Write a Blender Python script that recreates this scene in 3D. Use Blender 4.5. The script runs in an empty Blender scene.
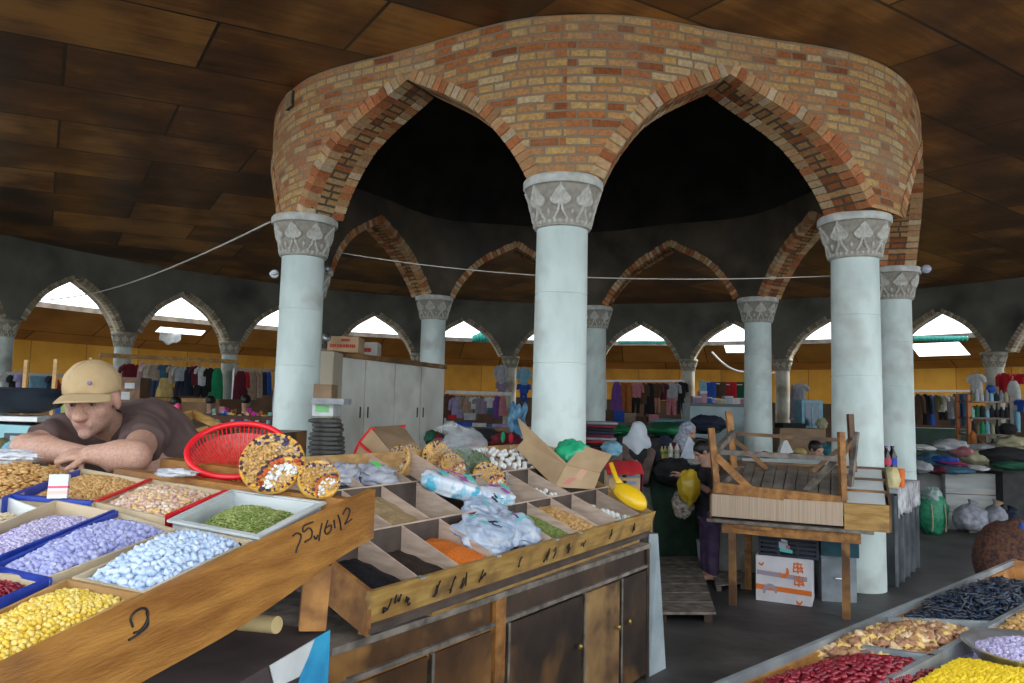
import bpy, bmesh, math, random
import numpy as np
from mathutils import Matrix, Vector
from math import sin, cos, pi, sqrt, radians
random.seed(7)
V_ = Vector
SC = bpy.context.scene
COL = SC.collection

# ---------------------------------------------------------------- camera
FPX, PITCH, ROLL, EYE = 752.5, .085, .024, 1.6
cp, sp, cr, sr = cos(PITCH), sin(PITCH), cos(ROLL), sin(ROLL)
VR = Vector((cr, -sp*sr, cp*sr)); VU = Vector((-sr, -sp*cr, cp*cr)); VF = Vector((0, cp, sp))
CAM = Vector((0, 0, EYE))
cd = bpy.data.cameras.new('camera'); cam = bpy.data.objects.new('camera', cd); COL.objects.link(cam)
cam.matrix_world = Matrix(((VR.x, VU.x, -VF.x, 0), (VR.y, VU.y, -VF.y, 0), (VR.z, VU.z, -VF.z, EYE), (0, 0, 0, 1)))
cd.sensor_width = 36; cd.sensor_fit = 'HORIZONTAL'; cd.lens = FPX*36/1024; cd.clip_start = .05; cd.clip_end = 300
cd.dof.use_dof = False
SC.camera = cam
# ---------------------------------------------------------------- sky, exposure
w = bpy.data.worlds.new('sky'); SC.world = w; w.use_nodes = True
bg = w.node_tree.nodes['Background']; bg.inputs[0].default_value = (.86, .93, 1.0, 1); bg.inputs[1].default_value = 2.6
sun = bpy.data.lights.new('sun', 'SUN'); sun.energy = 5; sun.angle = radians(12); sun.color = (1, .92, .78)
so = bpy.data.objects.new('sun', sun); COL.objects.link(so); so.rotation_euler = V_((-.80, -.16, -.62)).to_track_quat('-Z', 'Y').to_euler()
SC.view_settings.view_transform = 'Standard'; SC.view_settings.look = 'None'; SC.view_settings.gamma = 1
SC.view_settings.use_curve_mapping = False; SC.view_settings.exposure = 0.34

# ---------------------------------------------------------------- from the photo's sight lines to places
def ray(px, py): return VR*((px-512)/FPX) + VU*((341.5-py)/FPX) + VF
def atz(px, py, z): r = ray(px, py); return CAM + r*((z-EYE)/r.z)
def at(px, py, Y): r = ray(px, py); return CAM + r*(Y/r.y)
def onplane(px, py, P, N): r = ray(px, py); N = Vector(N); return CAM + r*((Vector(P)-CAM).dot(N)/r.dot(N))
CX, CY = .96, 10.124
def pol(R, ph, z=0): return Vector((CX+R*sin(ph), CY+R*cos(ph), z))
def oncyl(px, py, R, far=True):
    r = ray(px, py); a = r.x**2+r.y**2; b = -2*(r.x*CX+r.y*CY); c = CX**2+CY**2-R*R
    D = sqrt(b*b-4*a*c); t = (-b+(D if far else -D))/2/a; return CAM + r*t
def phi_of(p): return math.atan2(p.x-CX, p.y-CY)
def rotm(rx=0, ry=0, rz=0):
    return (Matrix.Rotation(rz, 3, 'Z') @ Matrix.Rotation(ry, 3, 'Y') @ Matrix.Rotation(rx, 3, 'X'))

# ---------------------------------------------------------------- materials
MATS = {}
def nn(nt, t, **kw):
    n = nt.nodes.new(t)
    for k, v in kw.items(): setattr(n, k, v)
    return n
def mk(name, c1, c2=None, scale=8, rough=.75, bump=0, stretch=None, metal=0, alpha=1, trans=0, detail=5, lo=.35, hi=.65, c3=None, s3=2.0, spec=.5, bscale=None, sss=0, emis=None, coat=0):
    if name in MATS: return MATS[name]
    m = bpy.data.materials.new(name); m.use_nodes = True; nt = m.node_tree; b = nt.nodes['Principled BSDF']
    b.inputs['Roughness'].default_value = rough; b.inputs['Metallic'].default_value = metal
    b.inputs['Specular IOR Level'].default_value = spec
    b.inputs['Alpha'].default_value = alpha; b.inputs['Transmission Weight'].default_value = trans
    if coat: b.inputs['Coat Weight'].default_value = coat
    if sss: b.inputs['Subsurface Weight'].default_value = sss; b.inputs['Subsurface Radius'].default_value = (.02, .008, .004)
    if c2 is None and not bump:
        b.inputs['Base Color'].default_value = (*c1, 1)
    else:
        tc = nn(nt, 'ShaderNodeTexCoord'); mp = nn(nt, 'ShaderNodeMapping')
        nt.links.new(tc.outputs['Object'], mp.inputs[0])
        if stretch: mp.inputs['Scale'].default_value = stretch
        no = nn(nt, 'ShaderNodeTexNoise'); no.inputs['Scale'].default_value = scale; no.inputs['Detail'].default_value = detail
        nt.links.new(mp.outputs[0], no.inputs['Vector'])
        if c2 is not None:
            ra = nn(nt, 'ShaderNodeValToRGB'); ra.color_ramp.elements[0].position = lo; ra.color_ramp.elements[1].position = hi
            ra.color_ramp.elements[0].color = (*c1, 1); ra.color_ramp.elements[1].color = (*c2, 1)
            nt.links.new(no.outputs['Fac'], ra.inputs[0]); out = ra.outputs[0]
            if c3 is not None:
                n3 = nn(nt, 'ShaderNodeTexNoise'); n3.inputs['Scale'].default_value = s3; n3.inputs['Detail'].default_value = 3
                nt.links.new(tc.outputs['Object'], n3.inputs['Vector'])
                r3 = nn(nt, 'ShaderNodeValToRGB'); r3.color_ramp.elements[0].position = .52; r3.color_ramp.elements[1].position = .68
                mx = nn(nt, 'ShaderNodeMix', data_type='RGBA'); nt.links.new(n3.outputs['Fac'], r3.inputs[0])
                nt.links.new(r3.outputs[0], mx.inputs['Factor']); nt.links.new(out, mx.inputs['A']); mx.inputs['B'].default_value = (*c3, 1)
                out = mx.outputs['Result']
            nt.links.new(out, b.inputs['Base Color'])
        else: b.inputs['Base Color'].default_value = (*c1, 1)
        if bump:
            bu = nn(nt, 'ShaderNodeBump'); bu.inputs['Strength'].default_value = min(1, bump); bu.inputs['Distance'].default_value = .01
            src = no
            if bscale:
                src = nn(nt, 'ShaderNodeTexNoise'); src.inputs['Scale'].default_value = bscale; src.inputs['Detail'].default_value = 6
                nt.links.new(mp.outputs[0], src.inputs['Vector'])
            nt.links.new(src.outputs['Fac'], bu.inputs['Height']); nt.links.new(bu.outputs[0], b.inputs['Normal'])
    MATS[name] = m; return m
def solid(name, c, rough=.8, **k):
    """cloth / paint: one colour with a slight weave or wear variation"""
    d = tuple(x*.72 for x in c); return mk(name, d, c, scale=k.pop('scale', 14), rough=rough, **k)

def brick_mat(name, mortar, bw=.25, bh=.075, ms=.007, dark=1.0, bumpd=.012):
    m = bpy.data.materials.new(name); m.use_nodes = True; nt = m.node_tree; b = nt.nodes['Principled BSDF']
    b.inputs['Roughness'].default_value = .9; b.inputs['Specular IOR Level'].default_value = .2
    uv = nn(nt, 'ShaderNodeUVMap'); 
    nz = nn(nt, 'ShaderNodeTexNoise'); nz.inputs['Scale'].default_value = 5; nz.inputs['Detail'].default_value = 2
    nt.links.new(uv.outputs[0], nz.inputs['Vector'])
    ad = nn(nt, 'ShaderNodeVectorMath', operation='MULTIPLY_ADD'); nt.links.new(nz.outputs['Color'], ad.inputs[0])
    ad.inputs[1].default_value = (.035, .022, 0); nt.links.new(uv.outputs[0], ad.inputs[2])
    br = nn(nt, 'ShaderNodeTexBrick'); nt.links.new(ad.outputs[0], br.inputs['Vector'])
    br.inputs['Scale'].default_value = 1; br.inputs['Brick Width'].default_value = bw; br.inputs['Row Height'].default_value = bh
    br.inputs['Mortar Size'].default_value = ms; br.inputs['Mortar Smooth'].default_value = .25
    br.inputs['Color1'].default_value = (0, 0, 0, 1); br.inputs['Color2'].default_value = (1, 1, 1, 1); br.inputs['Mortar'].default_value = (.5, .5, .5, 1)
    br.offset = .5; br.squash = .62; br.squash_frequency = 3
    ra = nn(nt, 'ShaderNodeValToRGB'); ra.color_ramp.interpolation = 'LINEAR'
    cols = [(0, (.26, .09, .035)), (.14, (.46, .155, .05)), (.3, (.52, .21, .075)), (.42, (.56, .28, .11)), (.52, (.50, .25, .10)), (.64, (.60, .35, .14)), (.76, (.62, .40, .15)), (.88, (.60, .35, .12)), (1, (.64, .48, .27))]
    e = ra.color_ramp.elements
    e[0].position = 0; e[0].color = (*[x*dark for x in cols[0][1]], 1); e[1].position = 1; e[1].color = (*[x*dark for x in cols[-1][1]], 1)
    for p, c in cols[1:-1]:
        q = e.new(p); q.color = (*[x*dark for x in c], 1)
    nt.links.new(br.outputs['Color'], ra.inputs[0])
    n2 = nn(nt, 'ShaderNodeTexNoise'); n2.inputs['Scale'].default_value = 30; n2.inputs['Detail'].default_value = 6
    nt.links.new(uv.outputs[0], n2.inputs['Vector'])
    m1 = nn(nt, 'ShaderNodeMix', data_type='RGBA', blend_type='MULTIPLY'); m1.inputs['Factor'].default_value = .55
    nt.links.new(ra.outputs[0], m1.inputs['A']); r2 = nn(nt, 'ShaderNodeValToRGB')
    r2.color_ramp.elements[0].position = .3; r2.color_ramp.elements[0].color = (.45, .42, .4, 1); r2.color_ramp.elements[1].position = .62; r2.color_ramp.elements[1].color = (1.1, 1.1, 1.1, 1)
    nt.links.new(n2.outputs['Fac'], r2.inputs[0]); nt.links.new(r2.outputs[0], m1.inputs['B'])
    # mortar colour with smears
    mx = nn(nt, 'ShaderNodeMix', data_type='RGBA'); nt.links.new(br.outputs['Fac'], mx.inputs['Factor'])
    nt.links.new(m1.outputs['Result'], mx.inputs['A']); mx.inputs['B'].default_value = (*mortar, 1)
    n3 = nn(nt, 'ShaderNodeTexNoise'); n3.inputs['Scale'].default_value = 1.6; n3.inputs['Detail'].default_value = 7; nt.links.new(uv.outputs[0], n3.inputs['Vector'])
    r3 = nn(nt, 'ShaderNodeValToRGB'); r3.color_ramp.elements[0].position = .5; r3.color_ramp.elements[1].position = .78; r3.color_ramp.elements[1].color = (.6, .6, .6, 1)
    nt.links.new(n3.outputs['Fac'], r3.inputs[0])
    m3 = nn(nt, 'ShaderNodeMix', data_type='RGBA'); nt.links.new(r3.outputs[0], m3.inputs['Factor']); nt.links.new(mx.outputs['Result'], m3.inputs['A']); m3.inputs['B'].default_value = (.36*dark, .27*dark, .18*dark, 1)
    nt.links.new(m3.outputs['Result'], b.inputs['Base Color'])
    inv = nn(nt, 'ShaderNodeMath', operation='MULTIPLY_ADD'); nt.links.new(br.outputs['Fac'], inv.inputs[0]); inv.inputs[1].default_value = -1; nt.links.new(n2.outputs['Fac'], inv.inputs[2])
    bu = nn(nt, 'ShaderNodeBump'); bu.inputs['Strength'].default_value = .9; bu.inputs['Distance'].default_value = bumpd
    nt.links.new(inv.outputs[0], bu.inputs['Height']); nt.links.new(bu.outputs[0], b.inputs['Normal'])
    return m
def sheet_mat(name, cols, bw, bh, rot=0, ms=.012, seam=(.02, .012, .006), rough=.55, grain=(1, 14, 1), uvmap=True, spec=.3):
    """plywood sheets with dark seams and weathered stains"""
    m = bpy.data.materials.new(name); m.use_nodes = True; nt = m.node_tree; b = nt.nodes['Principled BSDF']
    b.inputs['Roughness'].default_value = rough; b.inputs['Specular IOR Level'].default_value = spec
    uv = nn(nt, 'ShaderNodeUVMap'); mp = nn(nt, 'ShaderNodeMapping'); mp.inputs['Rotation'].default_value = (0, 0, rot)
    nt.links.new(uv.outputs[0], mp.inputs[0])
    br = nn(nt, 'ShaderNodeTexBrick'); nt.links.new(mp.outputs[0], br.inputs['Vector'])
    br.inputs['Scale'].default_value = 1; br.inputs['Brick Width'].default_value = bw; br.inputs['Row Height'].default_value = bh
    br.inputs['Mortar Size'].default_value = ms; br.inputs['Mortar Smooth'].default_value = .1; br.inputs['Color1'].default_value = (0, 0, 0, 1); br.inputs['Color2'].default_value = (1, 1, 1, 1)
    m2 = nn(nt, 'ShaderNodeMapping'); m2.inputs['Scale'].default_value = grain; nt.links.new(mp.outputs[0], m2.inputs[0])
    g = nn(nt, 'ShaderNodeTexNoise'); g.inputs['Scale'].default_value = 1.1; g.inputs['Detail'].default_value = 7; g.inputs['Roughness'].default_value = .65; nt.links.new(m2.outputs[0], g.inputs['Vector'])
    g2 = nn(nt, 'ShaderNodeTexNoise'); g2.inputs['Scale'].default_value = 1.3; g2.inputs['Detail'].default_value = 6; nt.links.new(mp.outputs[0], g2.inputs['Vector'])
    a1 = nn(nt, 'ShaderNodeMath', operation='MULTIPLY'); nt.links.new(br.outputs['Color'], a1.inputs[0]); a1.inputs[1].default_value = .38
    a2 = nn(nt, 'ShaderNodeMath', operation='MULTIPLY_ADD'); nt.links.new(g.outputs['Fac'], a2.inputs[0]); a2.inputs[1].default_value = .35; nt.links.new(a1.outputs[0], a2.inputs[2])
    a3 = nn(nt, 'ShaderNodeMath', operation='MULTIPLY_ADD'); nt.links.new(g2.outputs['Fac'], a3.inputs[0]); a3.inputs[1].default_value = .9; nt.links.new(a2.outputs[0], a3.inputs[2])
    ra = nn(nt, 'ShaderNodeValToRGB'); e = ra.color_ramp.elements
    e[0].position = .42; e[0].color = (*cols[0], 1); e[1].position = 1.0; e[1].color = (*cols[-1], 1)
    for i, c in enumerate(cols[1:-1]):
        q = e.new(.42+.58*(i+1)/(len(cols)-1)); q.color = (*c, 1)
    nt.links.new(a3.outputs[0], ra.inputs[0])
    mx = nn(nt, 'ShaderNodeMix', data_type='RGBA'); nt.links.new(br.outputs['Fac'], mx.inputs['Factor']); nt.links.new(ra.outputs[0], mx.inputs['A']); mx.inputs['B'].default_value = (*seam, 1)
    nt.links.new(mx.outputs['Result'], b.inputs['Base Color'])
    bu = nn(nt, 'ShaderNodeBump'); bu.inputs['Strength'].default_value = .35; bu.inputs['Distance'].default_value = .03; nt.links.new(g2.outputs['Fac'], bu.inputs['Height']); nt.links.new(bu.outputs[0], b.inputs['Normal'])
    return m
def attr_mat(name, rough=.9, bump=.5, bscale=40, spec=.25):
    """colour comes from the piece itself (each brick / pebble / print has its own)"""
    if name in MATS: return MATS[name]
    m = bpy.data.materials.new(name); m.use_nodes = True; nt = m.node_tree; b = nt.nodes['Principled BSDF']
    b.inputs['Roughness'].default_value = rough; b.inputs['Specular IOR Level'].default_value = spec
    a = nn(nt, 'ShaderNodeAttribute', attribute_name='tint'); tc = nn(nt, 'ShaderNodeTexCoord')
    n2 = nn(nt, 'ShaderNodeTexNoise'); n2.inputs['Scale'].default_value = bscale; n2.inputs['Detail'].default_value = 5; nt.links.new(tc.outputs['Object'], n2.inputs['Vector'])
    m1 = nn(nt, 'ShaderNodeMix', data_type='RGBA', blend_type='MULTIPLY'); m1.inputs['Factor'].default_value = .5
    r2 = nn(nt, 'ShaderNodeValToRGB'); r2.color_ramp.elements[0].position = .3; r2.color_ramp.elements[0].color = (.5, .47, .45, 1); r2.color_ramp.elements[1].position = .62; r2.color_ramp.elements[1].color = (1.05, 1.05, 1.05, 1)
    nt.links.new(n2.outputs['Fac'], r2.inputs[0]); nt.links.new(a.outputs['Color'], m1.inputs['A']); nt.links.new(r2.outputs[0], m1.inputs['B'])
    nt.links.new(m1.outputs['Result'], b.inputs['Base Color'])
    bu = nn(nt, 'ShaderNodeBump'); bu.inputs['Strength'].default_value = bump; bu.inputs['Distance'].default_value = .006; nt.links.new(n2.outputs['Fac'], bu.inputs['Height']); nt.links.new(bu.outputs[0], b.inputs['Normal'])
    MATS[name] = m; return m

# ---------------------------------------------------------------- mesh builder
class M:
    def __init__(s): s.v = []; s.f = []; s.mi = []; s.uv = []; s.col = []; s.c = (1, 1, 1); s.m = 0
    def add(s, vs, fs, uvs=None):
        o = len(s.v); s.v += [tuple(v) for v in vs]
        for i, f in enumerate(fs):
            s.f.append(tuple(o+k for k in f)); s.mi.append(s.m); s.col.append(s.c); s.uv.append(uvs[i] if uvs else None)
        return s
    def hexa(s, p):  # p: 4 bottom (ccw from above) + 4 top
        return s.add(p, [(3, 2, 1, 0), (4, 5, 6, 7), (0, 1, 5, 4), (1, 2, 6, 5), (2, 3, 7, 6), (3, 0, 4, 7)])
    def box(s, c, d, R=None):
        c = Vector(c); x, y, z = d[0]/2, d[1]/2, d[2]/2
        P = [Vector(q) for q in ((-x, -y, -z), (x, -y, -z), (x, y, -z), (-x, y, -z), (-x, -y, z), (x, -y, z), (x, y, z), (-x, y, z))]
        if R is not None: P = [R @ q for q in P]
        return s.hexa([c+q for q in P])
    def beam(s, a, b, w, h, up=(0, 0, 1)):
        """a board from a to b, w wide, h high"""
        a, b = Vector(a), Vector(b); d = (b-a).normalized(); side = d.cross(Vector(up))
        if side.length < 1e-4: side = d.cross(Vector((0, 1, 0)))
        side.normalize(); u = side.cross(d).normalized(); L = (b-a).length
        R = Matrix((side, d, u)).transposed(); return s.box((a+b)/2, (w, L, h), R)
    def lathe(s, prof, n=24, c=(0, 0, 0), R=None, fn=None, close=True):
        c = Vector(c); vs = []; k = len(prof)
        for (r, z) in prof:
            for i in range(n):
                a = 2*pi*i/n; rr = r + (fn(a, r, z) if fn else 0); q = Vector((rr*cos(a), rr*sin(a), z))
                vs.append(c + (R @ q if R is not None else q))
        fs = [(j*n+i, j*n+(i+1) % n, (j+1)*n+(i+1) % n, (j+1)*n+i) for j in range(k-1) for i in range(n)]
        if close: fs += [tuple(range(n-1, -1, -1)), tuple((k-1)*n+i for i in range(n))]
        return s.add(vs, fs)
    def tube(s, pts, r, n=8, closed=False, cap=True):
        pts = [Vector(p) for p in pts]; k = len(pts); vs = []; rr = r if isinstance(r, (list, tuple)) else [r]*k
        pn = None
        for i, p in enumerate(pts):
            if closed: d = pts[(i+1) % k]-pts[i-1]
            else: d = pts[min(i+1, k-1)]-pts[max(i-1, 0)]
            d.normalize()
            if pn is None: pn = d.orthogonal().normalized()
            pn = (pn - d*pn.dot(d)); pn = pn.normalized() if pn.length > 1e-6 else d.orthogonal().normalized()
            bn = d.cross(pn)
            for j in range(n):
                a = 2*pi*j/n; vs.append(p + (pn*cos(a)+bn*sin(a))*rr[i])
        kk = k if closed else k-1
        fs = [(i*n+j, i*n+(j+1) % n, ((i+1) % k)*n+(j+1) % n, ((i+1) % k)*n+j) for i in range(kk) for j in range(n)]
        if cap and not closed: fs += [tuple(range(n-1, -1, -1)), tuple((k-1)*n+j for j in range(n))]
        return s.add(vs, fs)
    def grid(s, fn, nu, nv, cu=False, uvf=None):
        vs = [fn(i/(nu if cu else nu-1), j/(nv-1)) for j in range(nv) for i in range(nu)]
        fs = []; uv = []
        for j in range(nv-1):
            for i in range(nu if cu else nu-1):
                i2 = (i+1) % nu; fs.append((j*nu+i, j*nu+i2, (j+1)*nu+i2, (j+1)*nu+i))
                if uvf: uv.append([uvf(i/(nu-1), j/(nv-1)), uvf((i+1)/(nu-1), j/(nv-1)), uvf((i+1)/(nu-1), (j+1)/(nv-1)), uvf(i/(nu-1), (j+1)/(nv-1))])
        return s.add(vs, fs, uv if uvf else None)
    def prism(s, pts, ext):
        ext = Vector(ext); n = len(pts); P = [Vector(p) for p in pts]
        return s.add(P+[p+ext for p in P], [tuple(range(n-1, -1, -1)), tuple(range(n, 2*n))]+[(i, (i+1) % n, n+(i+1) % n, n+i) for i in range(n)])
    def sheet(s, fn, nu, nv, th=.004):
        """a thin thing with both faces: fn(u,v) -> point, thickness along its own normal"""
        P = [[Vector(fn(i/(nu-1), j/(nv-1))) for i in range(nu)] for j in range(nv)]; T = []
        for j in range(nv):
            for i in range(nu):
                du = P[j][min(i+1, nu-1)]-P[j][max(i-1, 0)]; dv = P[min(j+1, nv-1)][i]-P[max(j-1, 0)][i]
                n = du.cross(dv); n = n.normalized() if n.length > 1e-9 else Vector((0, 0, 1)); T.append(P[j][i]+n*th)
        A = [p for r in P for p in r]; k = nu*nv
        fs = [(j*nu+i, (j+1)*nu+i, (j+1)*nu+i+1, j*nu+i+1) for j in range(nv-1) for i in range(nu-1)]
        fs += [(k+j*nu+i, k+j*nu+i+1, k+(j+1)*nu+i+1, k+(j+1)*nu+i) for j in range(nv-1) for i in range(nu-1)]
        bd = [i for i in range(nu)]+[j*nu+nu-1 for j in range(1, nv)]+[(nv-1)*nu+i for i in range(nu-2, -1, -1)]+[j*nu for j in range(nv-2, 0, -1)]
        fs += [(bd[i], bd[(i+1) % len(bd)], k+bd[(i+1) % len(bd)], k+bd[i]) for i in range(len(bd))]
        return s.add(A+T, fs)
    def ell(s, c, r, R=None, n=12, k=8, fn=None):
        c = Vector(c); vs = []
        for j in range(k+1):
            t = pi*j/k
            for i in range(n):
                a = 2*pi*i/n; d = Vector((sin(t)*cos(a), sin(t)*sin(a), cos(t))); f = fn(d) if fn else 1
                q = Vector((d.x*r[0]*f, d.y*r[1]*f, d.z*r[2]*f)); vs.append(c+(R @ q if R is not None else q))
        return s.add(vs, [(j*n+i, (j+1)*n+i, (j+1)*n+(i+1) % n, j*n+(i+1) % n) for j in range(k) for i in range(n)])
    def mesh(s, name, mats, T=None, smooth=False, off=None, fix=True):
        vs = s.v
        if T is not None: vs = [tuple(T @ Vector(v)) for v in vs]
        if off is not None: vs = [(v[0]-off[0], v[1]-off[1], v[2]-off[2]) for v in vs]
        me = bpy.data.meshes.new(name); me.from_pydata(vs, [], s.f)
        for m in (mats if isinstance(mats, (list, tuple)) else [mats]): me.materials.append(m)
        me.polygons.foreach_set('material_index', s.mi)
        if any(u is not None for u in s.uv):
            l = me.uv_layers.new(name='UVMap'); flat = []
            for f, u in zip(s.f, s.uv):
                for k in range(len(f)): flat += list(u[k]) if u else [0, 0]
            l.data.foreach_set('uv', flat)
        if any(c != (1, 1, 1) for c in s.col):
            a = me.color_attributes.new('tint', 'FLOAT_COLOR', 'CORNER'); flat = []
            for f, c in zip(s.f, s.col): flat += list((*c, 1))*len(f)
            a.data.foreach_set('color', flat)
        if fix and not any(u is not None for u in s.uv):
            bm = bmesh.new(); bm.from_mesh(me); bmesh.ops.remove_doubles(bm, verts=bm.verts, dist=1e-6); bmesh.ops.recalc_face_normals(bm, faces=bm.faces); bm.to_mesh(me); bm.free()
        if smooth:
            me.polygons.foreach_set('use_smooth', [True]*len(me.polygons))
            if smooth != 'all': me.set_sharp_from_angle(angle=radians(smooth if not isinstance(smooth, bool) else 40))
        me.update(); return me
    def build(s, name, mats, parent=None, smooth=False, local=False, fix=True):
        """world-space geometry -> one object; a top-level one gets its origin at its base"""
        if parent is not None:
            T = None if local else WM[parent.name].inverted()
            o = bpy.data.objects.new(name, s.mesh(name, mats, T, smooth, fix=fix)); COL.objects.link(o); o.parent = parent
            WM[o.name] = WM[parent.name].copy()
        else:
            a = np.array(s.v); lo, hi = a.min(0), a.max(0); off = ((lo[0]+hi[0])/2, (lo[1]+hi[1])/2, lo[2])
            o = bpy.data.objects.new(name, s.mesh(name, mats, None, smooth, off, fix=fix)); COL.objects.link(o); o.location = off
            WM[o.name] = Matrix.Translation(off)
        return o
WM = {}
def tag(o, label=None, cat=None, group=None, kind=None):
    if label: o['label'] = label
    if cat: o['category'] = cat
    if group: o['group'] = group
    if kind: o['kind'] = kind
    return o
def thing(name, label, cat, loc=(0, 0, 0), rz=0, group=None, kind=None):
    o = bpy.data.objects.new(name, None); COL.objects.link(o); o.location = loc; o.rotation_euler = (0, 0, rz); o.empty_display_size = .1
    WM[o.name] = Matrix.Translation(loc) @ Matrix.Rotation(rz, 4, 'Z')
    return tag(o, label, cat, group, kind)
def struct(o): o['kind'] = 'structure'; return o
def dup(root, loc, rz=None, label=None, group=None, scale=None, mats=None):
    """a copy of a thing with copies of its parts and sub-parts"""
    r = root.copy(); COL.objects.link(r); r.location = loc
    if rz is not None: r.rotation_euler = (0, 0, rz)
    if scale: r.scale = scale
    if label: r['label'] = label
    if group: r['group'] = group
    def rec(a, b):
        for ch in list(a.children):
            c = ch.copy(); COL.objects.link(c); c.parent = b; rec(ch, c)
    rec(root, r); return r

# ---------------------------------------------------------------- smooth bodies from distance fields (surface nets)
def snets(fn, lo, hi, h):
    lo = np.array(lo, float); n = np.ceil((np.array(hi)-lo)/h).astype(int)+1
    ax = [lo[i]+h*np.arange(n[i]) for i in range(3)]
    X, Y, Z = np.meshgrid(*ax, indexing='ij'); F = fn(np.stack([X, Y, Z], -1)).astype(np.float32)
    ins = F < 0; c = n-1
    cnt = np.zeros(c); pos = np.zeros((*c, 3))
    cor = [(i, j, k) for i in (0, 1) for j in (0, 1) for k in (0, 1)]
    def sub(A, o): return A[o[0]:o[0]+c[0], o[1]:o[1]+c[1], o[2]:o[2]+c[2]]
    for a in cor:
        for d in range(3):
            if a[d]: continue
            b = list(a); b[d] = 1
            fa, fb = sub(F, a), sub(F, b); x = (fa < 0) != (fb < 0)
            t = np.where(x, fa/(fa-fb+1e-12), 0); cnt += x
            for e in range(3): pos[..., e] += np.where(x, a[e]+(t if e == d else 0), 0)
    act = cnt > 0; idx = -np.ones(c, int); idx[act] = np.arange(act.sum())
    g = np.argwhere(act); V = lo + h*(g+pos[act]/cnt[act][:, None])
    faces = []
    for d in range(3):
        u, v = (d+1) % 3, (d+2) % 3
        s0 = [slice(1, -1)]*3; s0[d] = slice(0, -1); s1 = list(s0); s1[d] = slice(1, None)
        A, B = ins[tuple(s0)], ins[tuple(s1)]; q = np.argwhere(A != B); fl = A[A != B]
        off = np.array([1, 1, 1]); off[d] = 0; q = q+off
        eu = np.eye(3, dtype=int)[u]; ev = np.eye(3, dtype=int)[v]
        f = np.stack([idx[tuple((q-eu-ev).T)], idx[tuple((q-ev).T)], idx[tuple(q.T)], idx[tuple((q-eu).T)]], 1)
        f = np.where(fl[:, None], f, f[:, ::-1]); faces.append(f[(f >= 0).all(1)])
    return V, np.concatenate(faces)
def sdf_obj(name, fn, lo, hi, h, mat, parent, colfn=None):
    V, Fc = snets(fn, lo, hi, h)
    me = bpy.data.meshes.new(name); T = WM[parent.name].inverted() if parent is not None else Matrix()
    Tn = np.array(T); V2 = V @ Tn[:3, :3].T + Tn[:3, 3]
    me.from_pydata(V2.tolist(), [], Fc.tolist()); me.materials.append(mat)
    me.polygons.foreach_set('use_smooth', [True]*len(me.polygons))
    if colfn is not None:
        C = colfn(V); a = me.color_attributes.new('tint', 'FLOAT_COLOR', 'POINT'); a.data.foreach_set('color', np.concatenate([C, np.ones((len(C), 1))], 1).ravel())
    me.update(); o = bpy.data.objects.new(name, me); COL.objects.link(o); o.parent = parent
    if parent is not None: WM[o.name] = WM[parent.name].copy()
    return o
def A3(v): return np.array(tuple(v), float)
def cap(a, b, ra, rb):
    a, b = A3(a), A3(b); ab = b-a; L2 = ab@ab+1e-12
    def f(p):
        t = np.clip(((p-a)@ab)/L2, 0, 1); return np.linalg.norm(p-a-t[..., None]*ab, axis=-1)-(ra+(rb-ra)*t)
    return f
def elp(c, r, R=None):
    c = A3(c); r = A3(r); Rn = np.array(R) if R is not None else np.eye(3)
    def f(p):
        q = (p-c) @ Rn; k0 = np.linalg.norm(q/r, axis=-1); k1 = np.linalg.norm(q/(r*r), axis=-1)+1e-9; return k0*(k0-1)/k1
    return f
def smin(a, b, k):
    h = np.clip(.5+.5*(b-a)/k, 0, 1); return b*(1-h)+a*h-k*h*(1-h)
def uni(fs, k=.02):
    def f(p):
        d = fs[0](p)
        for g in fs[1:]: d = smin(d, g(p), k)
        return d
    return f
def carve(f, g, k=.01):
    return lambda p: -smin(-f(p), g(p), k)
# ================================================================ SETTING
BRICK = brick_mat('brick face', (.30, .225, .145), ms=.0105)
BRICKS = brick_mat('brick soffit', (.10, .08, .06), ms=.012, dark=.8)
VOUS = attr_mat('arch brick', bscale=30)
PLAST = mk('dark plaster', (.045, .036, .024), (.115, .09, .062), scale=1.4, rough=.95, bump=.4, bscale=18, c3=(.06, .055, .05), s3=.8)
PLASTO = mk('grey plaster', (.10, .10, .080), (.17, .17, .138), scale=1.1, rough=.95, bump=.5, bscale=14, c3=(.055, .055, .05), s3=.6)
STONE = mk('pale stone', (.50, .60, .57), (.70, .80, .76), scale=3.2, rough=.7, bump=.25, bscale=35, stretch=(1, 1, .45), c3=(.50, .54, .50), s3=2.2, lo=.3, hi=.6)
STONEC = mk('carved stone', (.46, .47, .43), (.66, .68, .63), scale=9, rough=.85, bump=.4, bscale=60, c3=(.42, .40, .33), s3=5)
STONEO = mk('old stone', (.30, .29, .23), (.50, .49, .42), scale=4, rough=.85, bump=.3, bscale=30, c3=(.20, .17, .11), s3=1.6, stretch=(1, 1, .5))
STONEG = mk('greenish stone', (.36, .42, .38), (.52, .58, .53), scale=4, rough=.85, bump=.3, bscale=30, c3=(.26, .27, .22), s3=1.6, stretch=(1, 1, .5))
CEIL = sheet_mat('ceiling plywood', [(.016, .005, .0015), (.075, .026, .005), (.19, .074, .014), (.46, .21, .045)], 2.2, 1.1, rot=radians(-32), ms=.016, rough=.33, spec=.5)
ROOFPLY = sheet_mat('roof plywood', [(.16, .065, .015), (.34, .15, .035), (.50, .24, .06)], 2.4, 1.2, ms=.012)
YELPLY = sheet_mat('yellow plywood', [(.42, .175, .014), (.64, .30, .026), (.76, .39, .05)], 1.3, 2.9, ms=.008, seam=(.2, .09, .02), grain=(3, 1, 1))
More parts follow.
